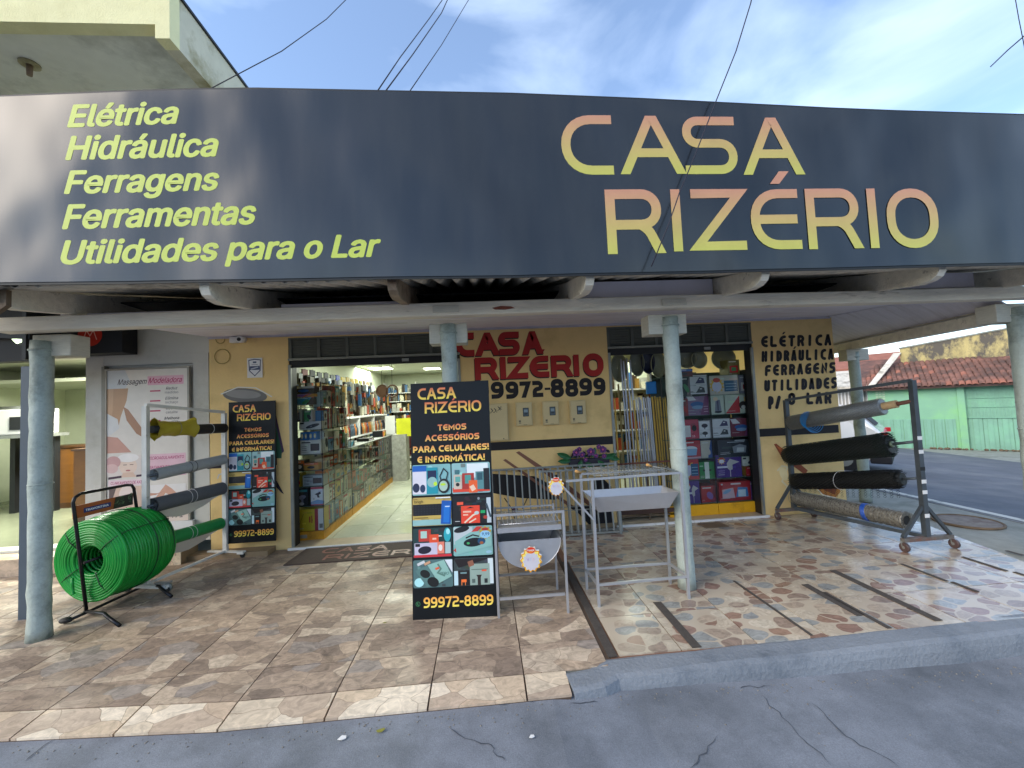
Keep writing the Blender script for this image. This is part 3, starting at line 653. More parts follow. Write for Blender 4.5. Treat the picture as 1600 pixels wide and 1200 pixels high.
# rafters, nose rounded
RX = [-3.0, -1.74, -.57, .75, 2.02, 3.38, 4.55]
for i, x in enumerate(RX):
    dx = (x-.3)*-.0
    ys = [(2.66, 2.405), (2.655, 2.36), (2.68, 2.325), (2.73, 2.305), (2.82, 2.30), (3.3, 2.372), (4.9, 2.78), (4.9, 2.92), (3.3, 2.53)]
    tw = (-.10, -.09, -.04, .01, .12, .22, .3)[i]
    vs = []
    for s_ in (-.03, .03): vs += [(x+s_+tw*(3.3-y)*-.5*(-1 if False else 1), y, z) for y, z in ys]
    k = len(ys); MB().add(vs, [tuple(range(k))[::-1], tuple(range(k, 2*k))]+[(j, (j+1) % k, k+(j+1) % k, k+j) for j in range(k)]).build('rafter', M_BEAM if i != 2 else mat('stained_rafter', '#8c7c68', .8, var=.3, scale=14, dirt='#4f3325', dscale=6), can, bevel=.004)
# corrugated sheets
def sheet(x0, x1, n_, dz):
    vs = []; nx = int((x1-x0)/.0165)
    for y in (2.655, 3.3, 4.0, 5.1):
        for i in range(nx+1):
            x = x0+(x1-x0)*i/nx; z = 2.410+.24*(y-2.655)+.027*math.sin(2*math.pi*x/.132)+dz+(.006*math.sin(x*1.7))
            vs += [(x, y, z), (x, y, z+.006)]
    w_ = 2*(nx+1); fs = []
    for j in range(3):
        for i in range(nx):
            a_ = j*w_+2*i; fs += [(a_, a_+2, a_+w_+2, a_+w_), (a_+1, a_+w_+1, a_+w_+3, a_+3)]
    fs += [(2*i, 2*i+1, 2*i+3, 2*i+2) for i in range(nx)]
    MB().add(vs, fs, True).build('roof_sheet', M_FIB, can)
for i in range(9): sheet(-3.7+i*1.0, -3.7+i*1.0+1.06, i, .008*(i % 2))
# soffit boards behind the beam; slopes to the side beam at right
sof = MB(); k_ = 0
for i in range(17):
    y0 = 3.295+i*.0985; z0, z1 = 2.375+.07*(i/17), 2.375+.07*((i+1)/17)
    sof.add([(x, y, (z0 if y < y0+.05 else z1)+dz+.035*(1 if False else min(1, i/17)*1.4)) for x in (-3.16, 4.45) for y in (y0+.001, y0+.0975) for dz in (0, .012)], BOXF)
sof.build('soffit', M_SOFF, can)
SB = [Vector((4.72, 3.30)), Vector((5.17, 5.30)), Vector((5.62, 7.2)), Vector((6.25, 10.0))]
so_r = MB(); A_ = [(4.451, 3.30, 2.375), (4.531, 4.98, 2.495), (4.531, 7.2, 2.495), (4.531, 10, 2.495)]
for i in range(3):
    q = [A_[i], (SB[i].x, SB[i].y, 2.21), (SB[i+1].x, SB[i+1].y, 2.21), A_[i+1]]
    so_r.add(q+[(x, y, z+.012) for x, y, z in q], [(0, 1, 2, 3), (4, 7, 6, 5), (0, 4, 5, 1), (1, 5, 6, 2), (2, 6, 7, 3), (3, 7, 4, 0)])
so_r.build('side_soffit', M_SOFF, can)
sb = MB()
for i in range(3): sb.bar((SB[i].x, SB[i].y, 2.14), (SB[i+1].x, SB[i+1].y, 2.14), .11, .11)
sb.build('side_beam', M_BEAM, can)
eave = MB()
for i in range(3): eave.bar((SB[i].x+.03, SB[i].y, 2.222), (SB[i+1].x+.03, SB[i+1].y, 2.222), .10, .02)
eave.build('side_trim', M_FIB, can)
rbox('soffit_edge', .80, 1.98, 3.30, 3.315, 2.40, 2.53, M_SOFF, can); rbox('soffit_edge', 3.45, 4.4, 3.30, 3.315, 2.40, 2.53, M_SOFF, can)
rbox('soffit_edge', -1.55, -.60, 3.30, 3.315, 2.39, 2.415, M_SOFF, can)
rbox('cornice', -3.16, 4.53, WY-.02, WY-.001, 2.468, 2.494, mat('lilac_white_trim', '#b3b0bd', .6), can)
# attic closed at the back
rbox('attic_wall', -3.16, 4.53, WY+.02, WY+.03, 2.901, 3.1, M_DARK, can)
rbox('attic_floor', -3.16, 4.45, 3.6, 4.975, 2.54, 2.55, M_DARK, can)
rbox('sky_block_strip', -3.7, 5.2, 2.668, 2.70, 2.418, 2.56, M_DARK, can)  # added dark strip, blocks sky light between the sign and the sheet waves
# rotten fascia board at left end, under the sign
MB().add([(x, y, z) for x, z0_, z1_ in ((-3.7, 2.29, 2.41), (-3.4, 2.26, 2.405), (-3.15, 2.22, 2.40), (-2.98, 2.24, 2.40), (-2.9, 2.30, 2.40)) for y in (2.70, 2.73) for z in (z0_, z1_)],
   [(i*4+a_, i*4+b_, i*4+4+b_, i*4+4+a_) for i in range(4) for a_, b_ in ((0, 1), (1, 3), (3, 2), (2, 0))]+[(0, 2, 3, 1), (16, 17, 19, 18)]).build('rotten_board', M_DKW, can)
# fluorescent fittings, unlit, under the soffit
for (xa, xb, lab) in ((-1.95, -.73, 'unlit white tube lamp under the soffit above the left doorway'), (2.25, 3.37, 'unlit white tube lamp under the soffit above the right doorway')):
    t = thing('tube_lamp', lab, 'lamp', ((xa+xb)/2, 4.28, 2.44), 0, 'tube lamps under the soffit')
    rbox('housing', xa, xb, 4.26, 4.30, 2.462, 2.494, M_WHITE, t); MB().cyl((xa+.02, 4.28, 2.448), (xb-.02, 4.28, 2.448), .012, n=10).build('tube', M_WHITE, t)
# pillars
def pillar(x, y, zt, lab, capx, r=.064, seed=0, block=True):
    rr = random.Random(seed); t = thing('concrete_pillar', lab, 'pillar', (x, y, 0), 0, 'round pipe pillars along the porch')
    n = 26; pts = [(x+rr.uniform(-.003, .003), y+rr.uniform(-.003, .003), zt*i/n) for i in range(n+1)]
    rad = [r*(1+rr.uniform(-.03, .03)) for _ in pts]; rad[0] = r*1.12; rad[1] = r*1.06
    MB().tube(pts, rad, 28).build('shaft', M_PIPE, t)
    MB().tube([(x+(r+.004)*math.cos(a_), y+(r+.004)*math.sin(a_), zt-.07) for a_ in [2*math.pi*i/28 for i in range(28)]], .007, 6, True).build('collar', M_PIPE, t)
    if zt > 1.2: MB().tube([(x+(r)*math.cos(a_), y+(r)*math.sin(a_), 1.12) for a_ in [2*math.pi*i/28 for i in range(28)]], .006, 6, True).build('joint_ring', M_PIPE, t)
    if block: rbox('cap_block', capx[0], capx[1], y+.0, y+.16, 2.075, 2.2395 if y < 4 else 2.08, M_WOODW, t, bevel=.006)
    return t
pillar(-3.31, 3.32, 2.19, 'grey pipe pillar standing left of the green hose reel', (-3.38, -3.11), seed=1)
pillar(-.265, 3.385, 2.23, 'grey pipe pillar rising behind the tall black advertising board', (-.42, -.11), seed=2)
pillar(1.585, 3.30, 2.215, 'grey pipe pillar standing right behind the tall grill', (1.40, 1.73), seed=3)
pillar(4.80, 3.30, 2.20, 'grey pipe pillar cut by the right edge of the picture', (4.585, 4.90), r=.075, seed=4)
t = pillar(5.15, 5.32, 2.05, 'far pillar seen behind the mesh rolls at the side street', (5.0, 5.3), seed=5, block=False)
rbox('cap_block', 5.0, 5.32, 5.26, 5.40, 1.93, 2.085, M_WOODW, t, bevel=.006)
pt = thing('steel_post', 'flat slate blue steel post left of the leftmost pillar', 'post', (-3.76, 3.69, 0)); rbox('post', -3.81, -3.705, 3.66, 3.72, 0, 2.05, M_SLATE, pt); rbox('side_flange', -3.704, -3.665, 3.672, 3.71, 0, 2.1, mat('deep_blue_flange', '#1b1d3a', .5), pt)
# ================================================================== main sign
FY = 2.60
sg = thing('fascia_sign', 'long glossy dark hardware shop sign with orange and yellow lettering above the porch', 'sign', (0.6, FY, 2.38))
tp = [(-60, 152), (0, 151), (100, 147), (200, 143), (300, 140), (400, 139), (500, 141), (600, 143), (700, 145), (800, 147), (900, 151), (1000, 155), (1100, 160), (1200, 165), (1300, 170), (1400, 174), (1500, 177), (1600, 180), (1750, 184)]
bt = [(-60, 442), (0, 441), (100, 440), (200, 439), (300, 437), (400, 436), (500, 434), (600, 432), (700, 431), (800, 430), (900, 427), (1000, 425), (1100, 423), (1200, 420), (1300, 418), (1400, 415), (1500, 412), (1600, 410), (1750, 406)]
T_ = [oy(x, y, FY) for x, y in tp]; B_ = [oy(x, y, FY) for x, y in bt]
def li(P, x):
    for a_, b_ in zip(P, P[1:]):
        if a_.x <= x <= b_.x: return a_.z+(b_.z-a_.z)*(x-a_.x)/(b_.x-a_.x)
    return P[0].z if x < P[0].x else P[-1].z
vs = []; nx = 120; nz = 14; X0, X1 = -4.1, 5.2
for j in range(nz+1):
    for i in range(nx+1):
        x = X0+(X1-X0)*i/nx; z0_, z1_ = li(B_, x), li(T_, x); z = z0_+(z1_-z0_)*j/nz
        bw = .0035*math.sin(x*2.3+z*1.9)+.0025*math.sin(x*5.1-z*3.3+1)+.004*math.sin(x*.9+2)
        vs.append((x, FY+.0004, z))
W_ = nx+1
me_ = MB().add(vs, [(j*W_+i, j*W_+i+1, (j+1)*W_+i+1, (j+1)*W_+i) for j in range(nz) for i in range(nx)], True)
def wavy(m_):
    t = m_.node_tree; n = t.nodes.new; b = t.nodes['Principled BSDF']; g_ = n('ShaderNodeNewGeometry'); mp_ = n('ShaderNodeMapping'); mp_.inputs['Scale'].default_value = (.8, 1, .55); t.links.new(g_.outputs['Position'], mp_.inputs['Vector'])
    no_ = n('ShaderNodeTexNoise'); no_.inputs['Scale'].default_value = 1.15; no_.inputs['Detail'].default_value = 1.5; t.links.new(mp_.outputs['Vector'], no_.inputs['Vector'])
    bp_ = n('ShaderNodeBump'); bp_.inputs['Strength'].default_value = 1; bp_.inputs['Distance'].default_value = .16; t.links.new(no_.outputs['Fac'], bp_.inputs['Height']); t.links.new(bp_.outputs['Normal'], b.inputs['Normal'])
wavy(M_SIGN)      # the stretched vinyl ripples, so its reflections wander
me_.build('vinyl_face', M_SIGN, sg)
bk = MB().add([(x, y, z) for x in (X0, X1) for y in (FY+.015, FY+.05) for z in (2.42, 3.44)], BOXF).build('backing_frame', M_GALV, sg)
for P in (T_, B_):
    ed = MB(); PP = [Vector((X0, FY+.012, li(P, X0)))]+[Vector((p.x, FY+.012, p.z)) for p in P if X0 < p.x < X1]+[Vector((X1, FY+.012, li(P, X1)))]
    for a_, b_ in zip(PP, PP[1:]): ed.bar(a_, b_, .012, .03)
    ed.build('edge_trim', M_DARK, sg)
LY = FY-.0002
A_ = Art((0, LY, 0), eps=.0004)
def brl(txt, bl, br_, top, nm):
    p, q, t_ = oy(*bl, LY), oy(*br_, LY), oy(*top, LY)
    h = t_.z-(oy(top[0], bl[1], LY)).z
    u = (q-p); L_ = u.length; u.normalize()
    B = Art(p+Vector((0, 0, 0)), u=u, v=(0, 0, 1), eps=.0004)
    B.text(txt, 0, 0, h, '#b9c64c', w=L_, bold=.03, shear=.25); B.build('lettering', sg)
brl('Elétrica', (107, 198), (278, 192), (122, 165), 0); brl('Hidráulica', (104, 249), (340, 243), (120, 214), 0)
brl('Ferragens', (102, 302), (341, 296), (118, 268), 0); brl('Ferramentas', (99, 357), (399, 349), (116, 321), 0)
brl('Utilidades para o Lar', (97, 412), (594, 400), (115, 377), 0)
def sgl(ch, x0, x1, yt, yb, wf=17):
    xm, ym = (x0+x1)/2, (yt+yb)/2
    a0, a1 = oy(x0, ym, LY), oy(x1, ym, LY); t_, b_ = oy(xm, yt, LY), oy(xm, yb, LY); th = (t_.z-b_.z)*.150
    A_.glyph(ch, a0.x, a1.x, b_.z, t_.z, th, '#c48a6c', col2='#bdbb55')
for a_ in (('C', 877, 957, 180, 273), ('A', 971, 1066, 181, 272), ('S', 1067, 1151, 182.5, 272), ('A', 1162, 1251, 184, 273),
           ('R', 947, 1034, 296, 396.5), ('I', 1048, 1066, 296, 393), ('Z', 1081, 1164, 295.5, 391.5), ('É', 1173, 1250, 296, 390), ('R', 1260, 1342, 295, 389), ('I', 1352, 1374, 295, 388), ('O', 1385, 1465, 295, 388)):
    sgl(*a_)
A_.build('lettering', sg)
# ================================================================== wall paintings and things on the yellow wall
WP = Art((0, WY-.0015, 0), eps=.0001)
def wnew(nm):
    global WP
    WP.build(nm, bld, PAINTINK); WP = Art((0, WY-.0015, 0), eps=.0001)
def wl2(x0, yb, x1, yt):      # px box -> wall plane box
    a_, b_ = oy(x0, (yb+yt)/2, WY), oy(x1, (yb+yt)/2, WY); c_, d_ = oy((x0+x1)/2, yb, WY), oy((x0+x1)/2, yt, WY); return a_.x, b_.x, c_.z, d_.z
def wletters(items, col, tf, sh=None, rc=False, slant=0.0):
    for ch, x0, x1, yt, yb in items:
        a_ = wl2(x0, yb, x1, yt); h = a_[3]-a_[2]; t_ = h*tf
        if sh:
            WP.glyph(ch, a_[0]-.008, a_[1]-.008, a_[2]-.014, a_[3]-.014, t_, sh, slant, rc)
        WP.glyph(ch, a_[0], a_[1], a_[2], a_[3], t_, col, slant, rc)
wletters([('C', 712, 741, 520, 557), ('A', 744, 779, 519.5, 555.5), ('S', 779, 812, 518.5, 554.5), ('A', 817, 847, 517.5, 553.5)], '#a3201f', .27, '#1c1216')
wletters([('R', 742, 777, 558.5, 593.5), ('I', 781, 791, 557.5, 592.5), ('Z', 794, 825, 557, 591.5), ('É', 828, 858, 556, 589.5), ('R', 861, 893, 555, 588.5), ('I', 896, 905, 554, 587.5), ('O', 911, 943, 552, 588)], '#a3201f', .26, '#1c1216')
wnew('painted_shop_name'); wletters([('9', 743, 764, 598, 625), ('9', 767, 787, 596.5, 623), ('9', 790, 810, 596, 623), ('7', 812, 829, 596, 621.5), ('2', 832, 848.5, 595, 620.5), ('-', 851, 860, 600, 614), ('8', 860, 881, 592, 621), ('8', 883, 903.5, 592, 620), ('9', 905, 925, 590.5, 618), ('9', 927, 946, 590, 617.5)], '#17141a', .26)
wnew('painted_phone_number')
def brush(txt, x0, y0, x1, y1, h, slant=.1, tf=.26):
    n_ = len(txt); sp = (x1-x0)/n_
    for i, ch in enumerate(txt):
        if ch == ' ': continue
        xa = x0+sp*i+sp*.08; xb = x0+sp*(i+1)-sp*.14; yb = y0+(y1-y0)*(i+.5)/n_
        a_ = wl2(xa, yb, xb, yb-h); WP.glyph(ch, a_[0], a_[1], a_[2], a_[3], (a_[3]-a_[2])*tf, '#15131a', slant, True)
brush('ELÉTRICA', 1187, 543, 1300, 540, 18); brush('HIDRÁULICA', 1188, 566, 1303, 562, 17.5); brush('FERRAGENS', 1193, 588, 1306, 583, 17.5); brush('UTILIDADES', 1192, 612, 1308, 607, 18); brush('P/', 1198, 640, 1220, 639, 21); brush('O LAR', 1229, 633, 1300, 631, 19)
def wpt(*pts): return [(oy(x, y, WY).x, oy(x, y, WY).z) for x, y in pts]
wnew('painted_word_list')
# painted wheelbarrow behind the bar panel
for P, c in ((((768, 740), (835, 744), (882, 768), (868, 781), (812, 778), (768, 770)), '#17171b'), (((786, 719), (790, 717), (930, 814), (926, 818)), '#7d5443'), (((806, 707), (811, 705), (872, 745), (950, 806), (944, 808)), '#7d5443'),
             (((884, 790), (902, 800), (924, 824), (958, 824), (955, 760), (940, 745), (925, 748), (930, 790), (905, 790)), '#19181d')): WP.poly(wpt(*P), c)
WP.line(wpt((788, 778), (800, 795), (805, 812)), .012, '#1a191d'); WP.line(wpt((824, 778), (816, 795)), .010, '#1a191d'); WP.ell(*wpt((805, 797))[0], .035, .03, '#55304f')
WP.ell(*wpt((870, 744))[0], .03, .02, '#3a3440')
wnew('painted_wheelbarrow')
# painted drill / polisher behind the small black board, knives and handles
WP.ell(*wpt((383, 618))[0], .25, .085, '#6f6d6b', a=-.12); WP.ell(*wpt((380, 616))[0], .20, .05, '#8f8d8a', a=-.1); WP.line(wpt((345, 616), (372, 605), (400, 606), (425, 620)), .012, '#d8d6d2')
WP.poly(wpt((427, 640), (432, 650), (441, 700), (440, 716), (428, 716)), '#2f5b45'); WP.poly(wpt((426, 640), (430, 642), (444, 705), (441, 708)), '#4a3550'); WP.poly(wpt((427, 745), (433, 752), (444, 772), (440, 770), (428, 757)), '#1f1b2d')
WP.poly(wpt((320, 730), (350, 722), (352, 728), (325, 733)), '#1d1922'); WP.line(wpt((340, 748), (342, 742), (352, 738), (351, 755)), .012, '#bfc2c6')
wnew('painted_drill_and_knives')
# painted brush, swirl and saw beside the mesh rolls
WP.poly(wpt((1209, 694), (1213, 693), (1262, 735), (1258, 742), (1222, 716)), '#8e4626'); WP.poly(wpt((1213, 697), (1222, 700), (1240, 718), (1228, 716)), '#b8622e')
WP.line(wpt((1215, 735), (1222, 728), (1230, 730), (1226, 742), (1222, 752), (1230, 760), (1222, 778)), .022, '#dccda6', rc=True); WP.ell(*wpt((1224, 740))[0], .05, .09, '#e2cf9c', a=.3)
WP.poly(wpt((1264, 750), (1270, 750), (1314, 757), (1312, 770), (1305, 778), (1285, 772)), '#b8742c'); WP.poly(wpt((1275, 753), (1309, 758), (1304, 773), (1288, 766)), '#7d3c14'); WP.line(wpt((1264, 750), (1285, 773), (1306, 778)), .012, '#f0e6cc')
WP.build('painted_brush_and_saw', bld, PAINTINK)
# meter boxes
M_MET = mat('cream_meter_box', '#cdb98a', .55, var=.04)
def meter(x0, x1, z0, z1, lab, ins=True):
    t = thing('meter_box', lab, 'meter box', ((x0+x1)/2, WY-.03, z0), 0, 'cream meter boxes on the wall' if ins else None)
    rbox('box', x0, x1, WY-.045, WY-.001, z0, z1, M_MET, t, bevel=.006); rbox('lid', x0+.012, x1-.012, WY-.056, WY-.0455, z0+.012, z1-.012, M_MET, t, bevel=.003)
    if ins:
        wx, wz = (x0+x1)/2+.02, z0+(z1-z0)*.58
        wn = rbox('window', wx-.035, wx+.035, WY-.060, WY-.0565, wz-.052, wz+.052, M_DARK, t)
        A = Art((wx, WY-.0605, wz)); A.rect(-.028, -.044, .028, .044, '#59666e'); A.rect(-.022, .0, .022, .03, '#8fa0a6'); A.rect(-.02, -.03, .02, -.012, '#2c3338'); A.build('meter_dial', t)
        B = Art((x0, WY-.057, z0)); B.rect(.03, .045, .055, .07, '#6d6248'); B.rect(.028, .03, .058, .04, '#857a5c'); B.rect(.085, .012, .13, .016, '#4a3f2c'); B.build('mark', t)
    else:
        B = Art((x0, WY-.057, z0)); h = z1-z0
        for k, (u_, v_) in enumerate(((.02, .0), (.06, .01), (.10, .01), (.145, .03))):
            B.line([(u_, .33+v_), (u_+.03, .36+v_), (u_+.01, .38+v_)], .006, '#1a1716', rc=True); B.line([(u_+.005, .385+v_), (u_+.035, .335+v_)], .005, '#1a1716', rc=True)
        B.line([(.17, .40), (.19, .41), (.185, .39), (.175, .38), (.20, .378)], .005, '#1a1716'); B.rect(.2, .02, .21, .035, '#3b3122'); B.build('graffiti', t)
for a_, lab in (((.385, .585, 1.28, 1.565), 'cream meter box nearest the big cream panel, first of three'), ((.71, .91, 1.275, 1.565), 'middle one of the three cream meter boxes'), ((1.045, 1.245, 1.275, 1.56), 'cream meter box nearest the right doorway')): meter(*a_, lab)
meter(.02, .29, 1.115, 1.565, 'larger cream wall cabinet with black graffiti right of the tall board', False)
# camera, ring hooks, shield plate
t = thing('security_camera', 'small white dome camera under the soffit at the left wall corner', 'camera', (-2.76, 4.86, 2.4))
rbox('base', -2.90, -2.82, WY-.06, WY-.001, 2.41, 2.48, M_WHITE, t, bevel=.006); MB().cyl((-2.74, 4.93, 2.44), (-2.74, 4.83, 2.43), .035, .038, 18).build('body', M_WHITE, t); MB().cyl((-2.74, 4.829, 2.43), (-2.74, 4.822, 2.43), .022, .02, 14).build('lens', M_BLK, t)
for (x, y, r_, lab) in ((344, 530, .05, 'upper loop of thin cable on the wall below the camera'), (347, 557, .085, 'larger lower loop of thin cable on the wall')):
    p = oy(x, y, WY-.01); MB().tube([(p.x+r_*math.cos(q)*1.0, WY-.008, p.z+r_*math.sin(q)) for q in [2*math.pi*i/28 for i in range(28)]], .004, 6, True).build('cable_loop', mat('yellowed_cable', '#a08a45', .6), None, lab, 'cable')
p = oy(398, 574, WY-.01); t = thing('wall_plaque', 'small white plaque with dark blue shield on the yellow wall', 'plaque', (p.x, WY-.01, p.z-.11))
rbox('plate', p.x-.085, p.x+.085, WY-.01, WY-.001, p.z-.12, p.z+.11, M_WHITE, t)
A = Art((p.x, WY-.0102, p.z)); A.poly([(-.07, .09), (0, .10), (.07, .09), (.065, -.04), (0, -.105), (-.065, -.04)], '#26355f'); A.poly([(-.06, .08), (0, .088), (.06, .08), (.055, -.035), (0, -.092), (-.055, -.035)], '#d9dce0')
A.rect(-.055, -.03, .055, .015, '#2a3a66'); A.rect(-.035, .03, .035, .036, '#6c7480'); A.rect(-.045, -.016, .04, -.002, '#aeb6c4', a=.25); A.rect(-.02, .05, .02, .07, '#3a4a70'); A.build('shield_print', t)
# flower ornament
FO = thing('flower_ornament', 'dark planter ornament with purple flowers and green leaves on the wall', 'wall ornament', (1.25, WY-.06, .73))
M_POT = mat('dark_violet_pot', '#26222d', .5, var=.2); M_LEAF = mat('dark_green_leaf', '#1f5a30', .45, var=.3, scale=30); M_PET = mat('purple_petal', '#6b3a78', .5, var=.25, scale=30); M_PNK = mat('pink_petal_centre', '#c0568c', .5)
MB().prism([(1.02, WY-.055, .745), (1.47, WY-.055, .745), (1.52, WY-.055, .85), (.98, WY-.055, .85)], (0, 1, 0), .05).build('pot', M_POT, FO, bevel=.01)
def leaf(cx, cz, L_, W2, a, y=WY-.065):
    n_ = 8; P = [(i/n_*L_, W2*math.sin(math.pi*i/n_)**.8) for i in range(n_+1)]; P += [(x, -y_) for x, y_ in P[-2:0:-1]]
    return [(cx+x*math.cos(a)-z*math.sin(a), y-.012*math.sin(math.pi*x/L_), cz+x*math.sin(a)+z*math.cos(a)) for x, z in P]
for cx, cz, L_, W2, a_ in ((1.03, .86, .19, .035, 2.75), (1.02, .83, .16, .03, 3.1), (1.15, .84, .13, .03, -1.9), (1.2, .80, .1, .03, -.6), (1.40, .84, .2, .032, .25), (1.46, .86, .17, .03, -.25), (1.35, .82, .12, .03, -.8), (1.28, .86, .13, .028, 1.2)):
    MB().prism(leaf(cx, cz, L_, W2, a_), (0, 1, 0), .006).build('leaf', M_LEAF, FO)
for cx, cz, r_ in ((1.09, .93, .045), (1.16, .90, .035), (1.27, .93, .05), (1.33, .88, .03), (1.42, .95, .045), (1.37, .985, .03), (1.20, .84, .026), (1.43, .87, .03), (1.13, .97, .03)):
    fl = MB()
    for k in range(5): fl.prism([(cx+x, WY-.075, cz+z) for x, z in [(r_*.55*math.cos(k*1.257+.3)+r_*.48*math.cos(q), r_*.55*math.sin(k*1.257+.3)+r_*.48*math.sin(q)) for q in [2*math.pi*i/8 for i in range(8)]]], (0, 1, 0), .007+k*.0012)
    o = fl.build('flower', M_PET, FO); MB().sphere((cx, WY-.078, cz), r_*.3, 8, 6).build('flower_centre', M_PNK, o)
MB().cyl((.97, WY-.03, .87), (1.53, WY-.03, .88), .012, n=8).build('stem', M_LEAF, FO)
for k in range(26):
    q = random.Random(k); cx, cz = q.uniform(.98, 1.5), q.uniform(.82, .95)
    if k % 2: MB().prism(leaf(cx, cz, .06, .018, q.uniform(0, 6.28), WY-.05), (0, 1, 0), .005).build('leaf', mat('deep_violet_leaf', '#2c2338', .5, var=.2), FO)
# ------------------------------------------------------------------ barred panels leaning on the wall
def panel(name, x0, x1, z1, y0, lean, nb, lab):
    t = thing(name, lab, 'railing panel', ((x0+x1)/2, y0, 0), 0, 'steel bar panels leaning under the meter boxes')
    ax = (lambda z: y0+lean*z)
    for z in (.03, z1): MB().bar((x0, ax(z), z), (x1, ax(z), z), .022, .022).build('rail', M_GALV, t)
    MB().bar((x0, ax(z1*.40)-.013, z1*.40), (x1, ax(z1*.40)-.013, z1*.40), .008, .008).build('rail', M_GALV, t)
    for x in (x0, x1): MB().bar((x, ax(0.01), .0), (x, ax(z1+.02), z1+.02), .022, .022, up=(0, 1, 0)).build('end_bar', M_GALV, t)
    for i in range(1, nb): x = x0+(x1-x0)*i/nb+.004*math.sin(i*7); MB().bar((x, ax(.042), .042), (x, ax(z1-.012), z1-.012), .016, .016, up=(0, 1, 0)).build('bar', M_GALV, t)
    return t
panel('railing_panel', .06, 1.56, .775, 4.80, .15, 17, 'wide grey barred panel leaning on the wall behind the grills')
panel('railing_panel', .62, 1.515, .745, 4.70, .14, 11, 'narrower barred panel standing in front of the wider one')
